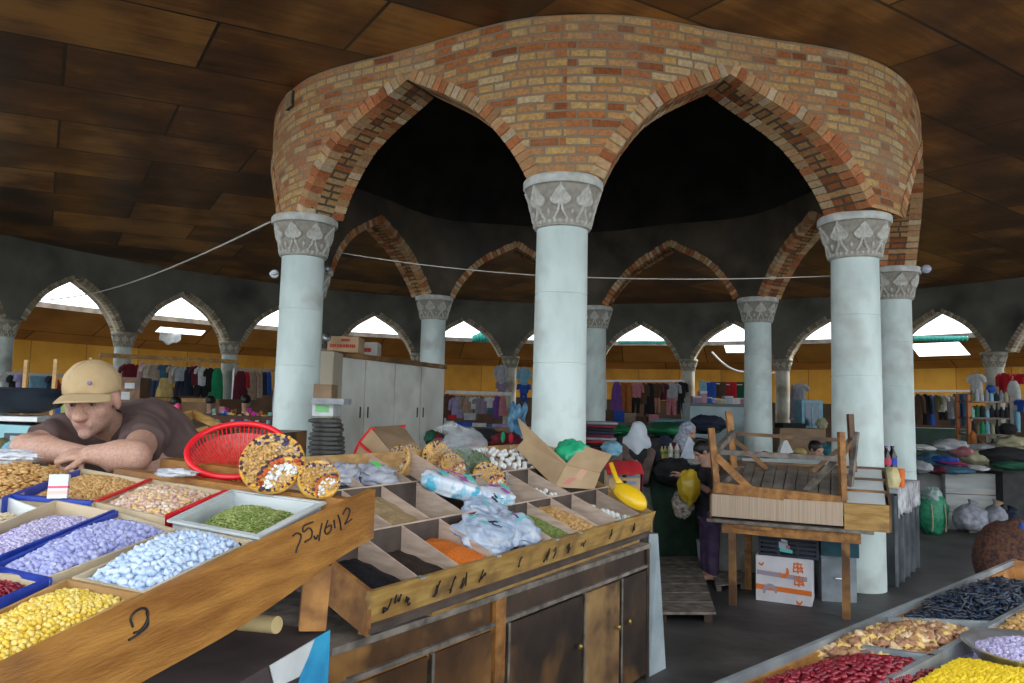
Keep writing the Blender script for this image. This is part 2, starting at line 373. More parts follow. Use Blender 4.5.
FLOORM = mk('worn concrete', (.032, .031, .030), (.105, .10, .096), scale=1.6, rough=.55, bump=.5, bscale=9, c3=(.035, .035, .037), s3=.7, detail=8)
PROF = [(0, 0), (.05, .11), (.11, .225), (.18, .335), (.27, .46), (.37, .58), (.5, .69), (.63, .78), (.82, .895), (1, 1)]
def prof(s):
    for (a, b), (c, d) in zip(PROF, PROF[1:]):
        if s <= c: return b+(d-b)*(s-a)/(c-a)
    return 1
def arcade(phis, Ri, Ro, zs, za, zt, wc, vw=.115, vt=.066, palette=None, vdepth=.12, both=True, vin=.012, flat=0, bays=None):
    """a curved wall standing on columns, one pointed arch per bay"""
    Fo, Fi, So, Vo = M(), M(), M(), []
    Rm = (Ri+Ro)/2
    for b in range(len(phis)-1):
        p0, p1 = phis[b], phis[b+1]; mid = (p0+p1)/2; half = abs(p1-p0)/2*Rm; a = half-wc
        zab, ztm, sk, fl = bays[b] if bays else (za, zt, 0, flat)
        def P(R, x, z): return pol(R*(1-fl*(1+cos(pi*x/half))/2), mid+x/Rm, z)
        ZT = lambda x: zt+(ztm-zt)*(1+cos(pi*x/half))/2
        W = lambda x: x + sk*(1-(abs(x)/a)**2) if abs(x) < a else x   # leans the apex of an uneven arch
        H = lambda x: zs if abs(x) >= a else zs+(zab-zs)*prof(1-abs(x)/a)
        ss = sorted(set([0]+[q*a*(1-s) for s, _ in PROF for q in (1, -1)]+[q*a*(1-s) for s in (.02, .08, .145, .22, .32, .435, .56, .72, .91) for q in (1, -1)]))
        xs = [-half, -(a+half)/2]+ss+[(a+half)/2, half]
        for x, y in zip(xs, xs[1:]):
            q0, q1 = mid*Rm+x, mid*Rm+y
            for F, R in ((Fo, Ro), (Fi, Ri)):
                for lv in range(2):   # split so bricks follow well
                    z0, z1 = H(x), H(y); t0, t1 = ZT(W(x)), ZT(W(y)); m0 = (z0+t0)/2; m1 = (z1+t1)/2
                    A = (z0, z1) if lv == 0 else (m0, m1); B = (m0, m1) if lv == 0 else (t0, t1)
                    q0, q1 = (mid*Rm+W(x)), (mid*Rm+W(y))
                    F.add([P(R, W(x), A[0]), P(R, W(y), A[1]), P(R, W(y), B[1]), P(R, W(x), B[0])], [(0, 1, 2, 3)], [[(q0*R/Rm, A[0]), (q1*R/Rm, A[1]), (q1*R/Rm, B[1]), (q0*R/Rm, B[0])]])
        L = 0
        for x, y in zip(ss, ss[1:]):
            z0, z1 = H(x), H(y); d = math.hypot(y-x, z1-z0)
            So.add([P(Ri, W(x), z0), P(Ri, W(y), z1), P(Ro, W(y), z1), P(Ro, W(x), z0)], [(0, 1, 2, 3)], [[(0, L), (0, L+d), (Ro-Ri, L+d), (Ro-Ri, L)]]); L += d
        for x, y in ((-half, -a), (a, half)):
            So.add([P(Ri, x, zs), P(Ri, y, zs), P(Ro, y, zs), P(Ro, x, zs)], [(0, 1, 2, 3)], [[(0, 0), (0, .1), (Ro-Ri, .1), (Ro-Ri, 0)]])
        if palette:
            for sg in (-1, 1):
                V = M(); pts = []
                for k in range(201):
                    s = k/200; pts.append((W(sg*a*(1-s)), zs+(zab-zs)*prof(s)))
                acc = 0; nxt = vt*.5
                for k in range(200):
                    (x0, z0), (x1, z1) = pts[k], pts[k+1]; d = math.hypot(x1-x0, z1-z0); acc += d
                    if acc >= nxt:
                        nxt += vt+.011
                        # smoothed tangent
                        (xa, za_), (xb, zb_) = pts[max(0, k-12)], pts[min(200, k+12)]; t = Vector((xb-xa, zb_-za_)).normalized(); nrm = Vector((-t.y, t.x))*(-sg if False else 1)
                        if nrm.y < 0: nrm = -nrm
                        hw = vt/2; wv = vw*random.uniform(.92, 1.08)
                        c0 = Vector((x0, z0)) - nrm*.004
                        cs = [c0-t*hw, c0+t*hw, c0+t*hw+nrm*wv, c0-t*hw+nrm*wv]
                        for (Rf, Rb) in (((Ro+vin, Ro-vdepth),) + (((Ri-vin, Ri+vdepth),) if both else ())):
                            br_ = random.uniform(.75, 1.1); V.c = tuple(cc*br_ for cc in random.choice(palette))
                            V.hexa([P(Rf, c.x, c.y) for c in cs]+[P(Rb, c.x, c.y) for c in cs])
                Vo.append(V)
    return Fo, Fi, So, Vo
PAL = [(.52, .28, .13), (.60, .38, .20), (.56, .22, .09), (.62, .44, .24), (.44, .15, .06), (.58, .34, .16), (.66, .50, .32)]

# floor
f = M(); f.grid(lambda u, v: (CX-24+48*u, -14+52*v, .006*sin(u*41)*sin(v*37)), 49, 53); struct(f.build('floor', FLOORM, smooth=True, fix=False))

# round brick drum on eight columns
BAYS = [(4.58, 4.98, 0, .05), (4.5, 4.9, 0, .01), (4.5, 4.9, 0, .03), (4.5, 4.9, 0, .03), (4.5, 4.9, 0, .03), (4.5, 4.9, 0, .03), (4.5, 4.9, 0, .02), (4.50, 4.90, .13, .05)]
DPH = [pi-(-.135+k*pi/4) for k in range(9)][::-1]
Fo, Fi, So, Vo = arcade(DPH, 3.70, 4.14, 3.47, 4.5, 4.86, .30, palette=PAL, flat=.05, bays=BAYS)
drum = thing('brick_drum', 'round drum of orange and yellow brick with pointed arches, carried by eight pale columns', 'brick arcade', (CX, CY, 3.47))
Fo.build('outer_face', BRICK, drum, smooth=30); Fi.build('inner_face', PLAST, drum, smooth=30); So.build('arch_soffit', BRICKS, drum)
for V in Vo: V.build('arch_ring', VOUS, drum)
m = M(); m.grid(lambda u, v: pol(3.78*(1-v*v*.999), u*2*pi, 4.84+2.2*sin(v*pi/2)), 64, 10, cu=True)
m.build('dome', mk('near black plaster', (.012, .010, .009), (.03, .026, .022), scale=2, rough=1), drum, smooth=True)  # very dark plaster closing the top of the drum interior
p = oncyl(291.5, 101, 4.14, False); a = phi_of(p); R = rotm(0, 0, -a+pi)
g = M(); g.box(p+Vector((0, 0, 0)), (.16, .05, .17), rotm(0, 0, -a)); gv = g.build('vent_grille', mk('dark iron', (.05, .04, .03), rough=.7), drum)
g = M()
for k in range(4): g.box(p+rotm(0, 0, -a) @ Vector((-.055+.037*k, .028, 0)), (.014, .02, .15), rotm(0, 0, -a))
for k in range(2): g.box(p+rotm(0, 0, -a) @ Vector((0, .03, -.07+.14*k)), (.16, .02, .02), rotm(0, 0, -a))
g.build('grille_bar', mk('rusty tan', (.35, .25, .13), rough=.8), gv)

# carved capital (one mesh for all inner columns)
def spade(u, v):
    """u -.5...5 around, v 0..1 up : height of the carving"""
    x = u*.82; y = (v-.62)*1.35
    d1 = math.hypot(abs(x)-.14, y+.02)-.15; tip = abs(x)*.9+(y-.42)*.62
    leaf = min(d1, max(tip, -y+.02, abs(x)-.26))
    s = 0
    if leaf < .035: s = 1 if leaf > -.03 else .55+.45*max(0, cos(math.atan2(x, y+.2)*14))*.7
    st = v
    if .13 < v < .5:
        wd = .05+.28*((.5-v)/.37)**2
        if abs(abs(x)-wd*.8) < .045: s = max(s, .9)
        if abs(abs(x)-.5) < .16*(1-abs(v-.32)/.2): s = max(s, .75)
    if abs(abs(x)-.5) < .03 and v > .5: s = max(s, .4)
    if v < .13: s = .7 if cos(u*2*pi*4) > -.2 and v > .03 else .2
    return s
def capital(zt, rb=.222, rt=.30, h=.325, ra=.335, ta=.085, n=192, rows=34):
    P = []
    P.append((rb-.012, -h-ta-.01))
    for j in range(rows+1):
        v = j/rows; r = rb+.012+(rt-rb)*(v**1.5); P.append((r, -h-ta+v*h))
    def fn(a, r, z):
        v = (z+h+ta)/h
        if v <= 0 or v >= 1: return 0
        u = (a/(2*pi)*8) % 1-.5; return .026*spade(u, v)-.008
    B = M(); B.lathe(P, n, fn=fn)
    A = M(); A.lathe([(rt-.01, -ta), (ra-.01, -ta+.004), (ra, -ta+.018), (ra, -.02), (ra-.012, -.004), (ra-.03, 0)], 64)
    return B, A
CB, CA = capital(0)
def shaft(r0, r1, h, joints, n=48):
    P = [(r0, 0)]; zs = sorted(joints)
    for z in zs:
        f_ = z/h; r = r0+(r1-r0)*f_; P += [(r, z-.006), (r-.006, z), (r, z+.006)]
    P += [(r1, h)]; S = M(); S.lathe(P, n); return S
def carve_tint(me, h, ta, hi, lo):  # darker tint in the carved recesses: brown stain plus shade painted in
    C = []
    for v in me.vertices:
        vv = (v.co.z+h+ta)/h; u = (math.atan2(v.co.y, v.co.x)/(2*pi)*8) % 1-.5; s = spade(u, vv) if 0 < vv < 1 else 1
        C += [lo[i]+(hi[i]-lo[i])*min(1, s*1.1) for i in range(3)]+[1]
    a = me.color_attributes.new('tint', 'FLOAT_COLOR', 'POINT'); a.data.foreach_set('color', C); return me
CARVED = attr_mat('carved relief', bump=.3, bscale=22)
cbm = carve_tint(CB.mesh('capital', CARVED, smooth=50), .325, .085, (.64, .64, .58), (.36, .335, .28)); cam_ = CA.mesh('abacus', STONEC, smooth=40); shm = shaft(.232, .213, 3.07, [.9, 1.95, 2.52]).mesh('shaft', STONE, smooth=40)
OFF = [(-.057, -.073), (-.111, .192), (.102, .05), (.019, -.033), (.095, .05), (.038, -.093), (0, 0), (-.034, -.095)]
LAB = ['front centre column of the brick drum, standing behind the spice stall', 'front right column of the brick drum, rising behind the upturned table frame',
 'right column of the brick drum, behind the soft drink bottles', 'pale column at the back right of the drum, left of the upturned table frame top',
 'pale column at the back of the drum, just right of the front centre column', 'pale column at the back left of the drum, above the white wardrobe',
 'column of the drum hidden behind the front left column', 'front left column of the brick drum, beside the red basket']
def column(nm, loc, lab, grp, meshes, h):
    t = thing(nm, lab, 'column', loc, group=grp, kind='thing')
    for n_, me, z in meshes:
        o = bpy.data.objects.new(n_, me); COL.objects.link(o); o.parent = t; o.location = (0, 0, z); WM[o.name] = WM[t.name] @ Matrix.Translation((0, 0, z))
    return t
for k in range(8):
    a = pi-(-.135+k*pi/4); c = pol(3.92, a); o = OFF[k]
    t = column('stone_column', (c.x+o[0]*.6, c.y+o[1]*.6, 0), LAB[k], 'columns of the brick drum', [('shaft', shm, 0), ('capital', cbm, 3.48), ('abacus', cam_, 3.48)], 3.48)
    t.rotation_euler = (0, 0, -a+pi/2+pi/8)

# ceiling: a shallow cone of plywood sheets around the drum
c = M(); NR, NA = 10, 150
for j in range(NR):
    for i in range(NA):
        r0, r1 = 3.80+7.4*j/NR, 3.80+7.4*(j+1)/NR; a0, a1 = 2*pi*i/NA, 2*pi*(i+1)/NA
        if CY+r1*cos((a0+a1)/2) < -.4: continue
        zf = lambda r: 4.87-.40*(r-4.1)/7.1
        P = [pol(r0, a0, zf(r0)), pol(r0, a1, zf(r0)), pol(r1, a1, zf(r1)), pol(r1, a0, zf(r1))]
        c.add(P, [(0, 1, 2, 3)], [[(q.x, q.y) for q in P]])
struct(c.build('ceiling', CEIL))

# outer arcade
N2 = 28; ph2 = -1.22; R2 = 11.02; st = 2*pi/N2
J = range(-2, 14)
OPH = [ph2+j*st for j in J]
Fo, Fi, So, Vo = arcade(OPH, R2-.17, R2+.17, 2.97, 3.93, 4.55, .24, vw=.11, palette=[(.42, .36, .26), (.36, .30, .20), (.50, .44, .33), (.30, .24, .16)], both=True, vin=.006)
oa = thing('outer_arcade', 'long curved grey plaster wall of pointed arches around the hall', 'arcade wall', (CX, CY+R2, 2.97), kind='structure')
oa.name = 'wall_back'; WM['wall_back'] = Matrix.Translation((CX, CY+R2, 2.97))
Fo.build('outer_face', PLASTO, oa, smooth=30); Fi.build('inner_face', PLASTO, oa, smooth=30); So.build('arch_soffit', mk('pale soffit', (.52, .45, .32), (.70, .62, .46), scale=6, rough=.9), oa)
for V in Vo: V.build('arch_ring', VOUS, oa)
CB2, CA2 = capital(0, rb=.165, rt=.225, h=.26, ra=.255, ta=.07, n=96, rows=20)
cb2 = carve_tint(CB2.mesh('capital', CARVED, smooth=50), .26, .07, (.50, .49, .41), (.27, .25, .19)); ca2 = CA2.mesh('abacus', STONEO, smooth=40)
sh2 = {k: shaft(.185, .172, 2.68, [.7, 1.5, 2.25], 28).mesh('shaft', m_, smooth=40) for k, m_ in (('o', STONEO), ('g', STONEG))}
OO = {0: (-.11, .06), 1: (-.09, .01), 2: (-.07, -.02), 5: (.15, -.12), 7: (.11, -.03), 8: (.06, .03), 10: (-.26, .07)}
OL = {-2: 'outer column second beyond the left edge of the picture', -1: 'outer column just beyond the left edge of the picture', 3: 'outer column hidden behind the front left drum column', 4: 'outer column behind the cartons on the wardrobe', 11: 'outer column just beyond the right edge of the picture', 12: 'outer column second beyond the right edge of the picture', 13: 'outer column third beyond the right edge of the picture', 0: 'outer column at the left edge of the picture, behind the black pan', 1: 'outer column behind the cap of the vendor', 2: 'outer column behind the long rail of clothes, left of the front left drum column',
 5: 'outer column left of the front centre drum column, beside the blue plastic sheet', 6: 'outer column hidden mostly behind the back drum column, left of the purple dress', 7: 'outer column between the black clothes and the row of coloured cloths',
 8: 'stained outer column left of the blue framed cabinet', 9: 'outer column hidden behind the right drum columns', 10: 'outer column behind the goods rack at the far right'}
for j in J:
    ph = ph2+j*st; c = pol(R2, ph); o = OO.get(j, (0, 0))
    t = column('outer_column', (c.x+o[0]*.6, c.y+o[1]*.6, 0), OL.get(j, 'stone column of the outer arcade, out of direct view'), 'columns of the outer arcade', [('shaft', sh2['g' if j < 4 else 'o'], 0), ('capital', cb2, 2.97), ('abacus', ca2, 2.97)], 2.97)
    t.rotation_euler = (0, 0, -ph)

# lean-to hall behind the arcade: plywood underside of its roof with a few open strips, yellow plywood wall
A0, A1 = OPH[0]-.05, OPH[-1]+.05; NA = 320; NRr = 12
def rz_(r): return 3.57-.67*(r-13.1)/1.8
holes = []
for (px, py, px2, py2) in ((157, 327, 203, 334), (722, 346, 748, 352), (912, 345, 968, 352)):
    # where the sight line meets the sloping roof
    def hit(x, y):
        best = None
        for k in range(60):
            R = 13.1+1.8*k/59; q = oncyl(x, y, R); e = abs(q.z-rz_(R))
            if best is None or e < best[0]: best = (e, R, phi_of(q))
        return best
    A = hit(px, (py)); B = hit(px2, py2); holes.append((min(A[2], B[2]), max(A[2], B[2]), min(A[1], B[1])-.1, max(A[1], B[1])+.1))
rf = M()
for j in range(NRr):
    for i in range(NA):
        r0, r1 = 13.1+1.8*j/NRr, 13.1+1.8*(j+1)/NRr; a0, a1 = A0+(A1-A0)*i/NA, A0+(A1-A0)*(i+1)/NA
        am, rm = (a0+a1)/2, (r0+r1)/2
        if any(h[0] < am < h[1] and h[2] < rm < h[3] for h in holes): continue
        P = [pol(r0, a0, rz_(r0)), pol(r0, a1, rz_(r0)), pol(r1, a1, rz_(r1)), pol(r1, a0, rz_(r1))]
        rf.add(P, [(0, 1, 2, 3)], [[(a0*13, r0), (a1*13, r0), (a1*13, r1), (a0*13, r1)]])
o = rf.build('ceiling_hall', ROOFPLY); o.name = 'ceiling_outer'; struct(o)
wl = M()
for i in range(80):
    a0, a1 = A0+(A1-A0)*i/80, A0+(A1-A0)*(i+1)/80; R = 14.9
    P = [pol(R, a0, 0), pol(R, a1, 0), pol(R, a1, 2.92), pol(R, a0, 2.92)]; wl.add(P, [(0, 1, 2, 3)], [[(a0*R, 0), (a1*R, 0), (a1*R, 2.92), (a0*R, 2.92)]])
o = wl.build('wall_outer', YELPLY); struct(o)
bb = M()  # added dark band standing in for the darkness behind the clothes
for i in range(80):
    a0, a1 = A0+(A1-A0)*i/80, A0+(A1-A0)*(i+1)/80; bb.hexa([pol(14.78, a0, 0), pol(14.78, a1, 0), pol(14.89, a1, 0), pol(14.89, a0, 0), pol(14.78, a0, 1.88), pol(14.78, a1, 1.88), pol(14.89, a1, 1.88), pol(14.89, a0, 1.88)])
o = bb.build('dark_band_outer', mk('dark brown band', (.035, .018, .008), (.08, .042, .018), scale=2, rough=.8), smooth=30); struct(o)
fb = M()   # weathered board along the roof edge
fb.grid(lambda u, v: pol(13.08, A0+(A1-A0)*u, 3.52+.12*v), 120, 2); o = fb.build('trim_1', mk('weathered board', (.10, .085, .07), (.20, .17, .14), scale=5, rough=.9)); struct(o)
# ================================================================ STALLS
from mathutils import noise as mnoise
def V3(*a): return Vector(a)
WOOD = mk('honey wood', (.25, .095, .014), (.44, .20, .038), scale=3, rough=.5, bump=.3, stretch=(5, 1, 9), c3=(.20, .09, .03), s3=3, bscale=20)
WOODL = mk('light board', (.34, .18, .055), (.54, .33, .12), scale=4, rough=.65, bump=.2, stretch=(3, 3, 8), c3=(.30, .17, .07), s3=4)
WOODY = mk('yellowed edge board', (.36, .19, .045), (.54, .34, .10), scale=6, rough=.6, bump=.2, stretch=(1, 1, 7), c3=(.25, .14, .05), s3=6)
WOODG = mk('grey old wood', (.10, .085, .07), (.27, .23, .19), scale=6, rough=.85, bump=.5, stretch=(2, 2, 2), bscale=25)
WOODO = mk('orange brown wood', (.24, .095, .022), (.46, .21, .05), scale=6, rough=.6, bump=.3, stretch=(3, 3, 3), c3=(.14, .07, .03), s3=4)
WOODD = mk('dark varnish', (.022, .014, .010), (.085, .048, .028), scale=3, rough=.4, bump=.3, c3=(.25, .115, .032), s3=2.6, bscale=12)
WOODM = mk('mid varnish', (.06, .026, .009), (.21, .095, .028), scale=3.5, rough=.45, bump=.3, c3=(.36, .18, .05), s3=4, bscale=12)
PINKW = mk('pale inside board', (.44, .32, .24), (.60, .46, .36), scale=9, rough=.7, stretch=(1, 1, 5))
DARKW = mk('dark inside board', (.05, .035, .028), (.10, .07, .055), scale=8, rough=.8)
CARD = mk('brown cardboard', (.40, .27, .15), (.50, .35, .20), scale=5, rough=.85, bump=.1)
CARDD = mk('dark cardboard', (.22, .14, .08), (.31, .21, .12), scale=5, rough=.85)
INK = mk('marker ink', (.02, .015, .015), rough=.6)
BLUET = mk('blue tape', (.015, .04, .30), (.03, .07, .42), scale=20, rough=.4)
REDT = mk('red tape', (.60, .01, .02), (.75, .02, .03), scale=20, rough=.35)
GREYP = mk('grey plastic tray', (.42, .47, .47), (.56, .60, .60), scale=7, rough=.5)
STEEL = mk('brushed steel', (.42, .44, .46), (.62, .64, .66), scale=12, rough=.3, metal=.85)
WHITE = mk('white paint', (.55, .57, .56), (.72, .74, .73), scale=6, rough=.6)
def lerp(a, b, t): return a+(b-a)*t
def bil(q, s, t): return lerp(lerp(q[0], q[1], s), lerp(q[3], q[2], s), t)
def inset(q, d):
    c = sum(q, Vector())/4; out = []
    n = len(q)
    for i in range(4):
        e1 = (q[(i+1) % 4]-q[i]).normalized(); e2 = (q[i-1]-q[i]).normalized(); out.append(q[i]+(e1+e2)*d)
    return out
def slab(m, p, th, n=None):
    """a board from four corners, th thick"""
    p = [Vector(x) for x in p]
    if n is None: n = (p[1]-p[0]).cross(p[3]-p[0]).normalized()
    n = Vector(n); return m.prism(p, n*th)
def tray(name, label, q, depth, th, mt, tapes=(), cat='tray', group=None, floor_=None):
    c = sum(q, Vector())/4; c.z = min(p.z for p in q)-depth
    t = thing(name, label, cat, c, group=group)
    i_ = inset(q, th); dn = V3(0, 0, -depth); m = M()
    for k in range(4):
        a, b, c_, d = q[k], q[(k+1) % 4], i_[(k+1) % 4], i_[k]
        m = M(); m.hexa([a+dn, b+dn, c_+dn, d+dn, a, b, c_, d]); m.build('side_panel', mt, t)
    m = M(); m.prism([p+dn for p in i_], V3(0, 0, .006)); m.build('base', floor_ or mt, t)
    for e, mt2, wd in tapes:
        a, b, c_, d = q[e], q[(e+1) % 4], i_[(e+1) % 4], i_[e]; o = (a-d).normalized()*.004; z = V3(0, 0, .004)
        m = M(); m.hexa([a+o-V3(0, 0, wd), b+o-V3(0, 0, wd), c_-V3(0, 0, wd*.3), d-V3(0, 0, wd*.3), a+o+z, b+o+z, c_-o+z, d-o+z]); m.build('edge_tape', mt2, t)
    return t
def lumpy(size, seed, rough=.18, n=9, k=6, asp=(1, 1, 1), freq=1.3):
    m = M(); o = Vector((seed*3.1, seed*1.7, 0))
    m.ell((0, 0, 0), (size*asp[0], size*asp[1], size*asp[2]), n=n, k=k, fn=lambda d: 1+rough*mnoise.noise(d*freq+o)*2)
    return m
def almond(size, seed):
    m = M(); m.ell((0, 0, 0), (size*.58, size, size*.36), n=8, k=7, fn=lambda d: 1-.25*max(0, d.y)**3+.04*sin(9*d.x+seed)); return m
def rod(size, seed):
    m = M(); b = random.uniform(-.4, .4)*size; m.tube([(-size, 0, 0), (-size*.4, b*.6, size*.1), (size*.4, b*.6, 0), (size, 0, 0)], [size*.1, size*.22, size*.22, size*.1], 6); return m
def bean(size, seed):
    m = M(); m.ell((0, 0, 0), (size*.6, size, size*.55), n=8, k=6, fn=lambda d: 1-.22*max(0, d.x)*(1-abs(d.y))); return m
def seedm(size, seed):
    m = M(); m.ell((0, 0, 0), (size*.5, size, size*.22), n=6, k=4); return m
def heap(piece, label, cat, group, q, fill, maker, size, spacing, mats, nobj=300, under=None, stuff=('heap', ''), variants=4, jit=.35, flat=1.0, lift=.3):
    """pieces lying on a mound inside the four rim corners q; fill(s,t): height of the surface over the rim plane"""
    mm = [maker(size, k+1).mesh(piece, mats[k % len(mats)], smooth='all') for k in range(max(variants, len(mats)))] if nobj else []
    W_ = ((q[1]-q[0]).length+(q[2]-q[3]).length)/2; H_ = ((q[3]-q[0]).length+(q[2]-q[1]).length)/2
    nu, nv = max(2, int(W_/spacing)), max(2, int(H_/spacing)); P = []
    for j in range(nv):
        for i in range(nu):
            s = (i+.5+(.25 if j % 2 else -.25)+random.uniform(-jit, jit))/nu; t = (j+.5+random.uniform(-jit, jit))/nv
            if not (.01 < s < .99 and .01 < t < .99): continue
            p = bil(q, s, t); f_ = fill(s, t)
            if f_ is None: continue
            P.append(p+V3(0, 0, f_+size*random.uniform(0, lift)))
    P.sort(key=lambda p: (p-CAM).length)
    for k, p in enumerate(P[:nobj]):
        o = bpy.data.objects.new(piece, random.choice(mm)); COL.objects.link(o); o.location = p
        o.rotation_euler = (random.uniform(-.6, .6)*flat, random.uniform(-.6, .6)*flat, random.uniform(0, 6.28)); sc = random.uniform(.82, 1.15); o.scale = (sc, sc, sc)
        tag(o, label, cat, group)
    m = M(); m.c = (1, 1, 1)
    g = 26
    if under is None: under = mats[0]
    def F(u, v):
        f_ = fill(u, v); f_ = -.04 if f_ is None else f_
        return bil(q, u, v)+V3(0, 0, f_-size*.35)
    m.grid(F, g, g)
    ml = [under]+list(mats)
    for p in P[nobj:]:
        R = rotm(random.uniform(-.6, .6), random.uniform(-.6, .6), random.uniform(0, 6.28)); k = maker(size*random.uniform(.85, 1.15), random.randint(1, 5))
        m.m = 1+random.randrange(len(mats)); m.add([p+R @ Vector(v) for v in k.v], k.f)
    o = m.build(stuff[0], ml, smooth='all', fix=False); tag(o, stuff[1], cat, None, 'stuff'); return o
def dome(base, h, ex=.5, tilt=0, ns=.006, seed=0):
    def f(s, t):
        r = max(0, (1-(2*s-1)**2)*(1-(2*t-1)**2))**ex
        return base+h*r+tilt*(t-.5)+ns*mnoise.noise(Vector((s*5, t*5, seed)))
    return f
def crumple(m, c, r, seed, R=None, amp=.5, n=30, k=20, freq=2.2, flatb=None):
    o = Vector((seed*7.3, seed*2.1, seed))
    def fn(d):
        v = 1+amp*mnoise.fractal(d*freq+o, 1, 2, 2); v += .07*abs(mnoise.noise(d*5+o)); return v
    b = len(m.v); m.ell(c, r, R=R, n=n, k=k, fn=fn)
    if flatb is not None:
        for i in range(b, len(m.v)):
            if m.v[i][2] < flatb: m.v[i] = (m.v[i][0], m.v[i][1], flatb)
    return m
def stroke(m, pts, r=.0025): m.tube(pts, r, 5)
def smooth_path(pp, n=5):
    out_ = []; q = [pp[0]]+list(pp)+[pp[-1]]
    for i in range(1, len(q)-2):
        for k in range(n):
            t = k/n; a, b, c, d = q[i-1], q[i], q[i+1], q[i+2]
            out_.append(.5*((2*b)+(c-a)*t+(2*a-5*b+4*c-d)*t*t+(3*b-a-3*c+d)*t**3))
    return out_+[pp[-1]]

# ---- left stall: tilted counter of sweets and nuts
LP, LN = (-.43, 2.25, 1.34), (.0138, -.108, 1)
def L(px, py, dz=0): p = onplane(px, py, LP, LN); return p+V3(0, 0, dz)
# board along the front
b0, b1 = L(-60, 692), L(368, 490); dirb = (b1-b0).normalized(); out = V3(dirb.y, -dirb.x, 0).normalized()
stl = thing('stall_counter', 'long honey-coloured stall counter with handwritten marks on its front board, holding the trays of sweets', 'stall counter', (-1, 2, 0))
m = M()
def bp(u, dz): return lerp(b0, b1, u)+V3(0, 0, dz)
def bh(u): return -.142+.008*sin(u*9)
m.grid(lambda u, v: bp(u, .006)+out*(0 if v < .5 else .024) if False else bp(u, .006), 2, 2) if False else None
N_ = 14
for k in range(N_):
    u0, u1 = k/N_, (k+1)/N_
    m.hexa([bp(u0, bh(u0))+out*.024, bp(u1, bh(u1))+out*.024, bp(u1, bh(u1)), bp(u0, bh(u0)), bp(u0, .004)+out*.024, bp(u1, .004)+out*.024, bp(u1, .004), bp(u0, .004)])
m.build('front_board', WOOD, stl)
BO = b0+out*.026; BN = out
def onboard(px, py): return onplane(px, py, BO, BN)
MK_ = M()
for st_ in ([(293, 536), (297, 533), (301, 535), (300, 541), (297, 548), (296, 553)], [(304, 532), (309, 528), (312, 531), (311, 538), (305, 542)], [(303, 532), (304, 526), (313, 522)], [(314, 536), (316, 539), (318, 535)],
            [(322, 523), (320, 534), (319, 541)], [(328, 520), (325, 530), (327, 534), (331, 530), (331, 525), (326, 528)], [(334, 520), (335, 528)], [(338, 515), (340, 521), (341, 530)],
            [(343, 514), (347, 508), (350, 511), (347, 520), (345, 524), (352, 519)], [(133, 627), (131, 618), (136, 611), (144, 608), (148, 612), (147, 621), (141, 630), (134, 633)], [(147, 612), (148, 625), (139, 634), (129, 640)], [(239, 543), (241, 545)]):
    fine = smooth_path([onboard(*p) for p in st_])
    MK_ = M(); stroke(MK_, fine, .0022); MK_.build('handwriting', INK, stl)
# counter bed and rear boards
e = [L(-60, 692, -.06), L(368, 490, -.06), L(300, 464, -.06), L(-120, 455, -.06)]
bk0, bk1 = L(-40, 462, -.02), L(302, 478, -.02)
m = M(); slab(m, [b0+V3(0, 0, -.062), b1+V3(0, 0, -.062), bk1+V3(0, 0, -.04)+(bk1-b1)*.25, bk0+V3(0, 0, -.04)+V3(-.4, .5, .04)], -.02, (0, 0, 1)); m.build('bed', WOODL, stl)
m = M(); m.beam(L(120, 472, -.005), L(352, 500, -.015), .05, .035); m.build('rear_rail', WOOD, stl)
m = M(); m.beam(L(168, 464, .0), L(262, 476, -.002), .07, .04); m.build('rear_block', WOOD, stl)
# block leg and shelf below
m = M(); m.box(at(310, 600, 2.05)+V3(0, .05, 0), (.07, .07, .17), rotm(0, .05, .3)); m.build('support_block', WOODO, stl)
K_ = at(329, 630, 2.12); pd = V3(-dirb.y, dirb.x, 0).normalized(); da = V3(dirb.x, dirb.y, 0).normalized()
def KB(a, d, z): return K_-da*a+pd*d+V3(0, 0, z)
o = M(); o.hexa([KB(1.1, 0, -.5), KB(0, 0, -.5), KB(0, .55, -.5), KB(1.1, .55, -.5), KB(1.1, 0, 0), KB(0, 0, 0), KB(0, .55, 0), KB(1.1, .55, 0)])
o = o.build('painted_box', mk('brown worn paint', (.035, .026, .026), (.085, .06, .058), scale=5))
tag(o, 'worn dark box under the stall counter with blue and white paint on its corner', 'box')
pc = M(); pc.prism([KB(0, -.001, .001), KB(.12, -.001, .001), KB(.16, -.001, -.1), KB(.22, -.001, -.3), KB(0, -.001, -.3)], -pd*.003); pc.build('paint_patch', mk('sky blue paint', (.02, .25, .50), (.04, .40, .66), scale=8), o)
pc = M(); pc.prism([KB(.09, -.003, .001), KB(.30, -.003, .001), KB(.27, -.003, -.06), KB(.16, -.003, -.07), KB(.12, -.003, -.035)], -pd*.003); pc.build('paint_patch', WHITE, o)
o = M(); a = at(241, 622, 1.98); b = at(277, 625, 1.93); o.tube([a, b], .021, 16); tag(o.build('cardboard_tube', mk('tan tube', (.42, .30, .12), (.55, .42, .2), scale=9), smooth=40), 'short tan roll lying on the dark shelf below the stall counter', 'roll')

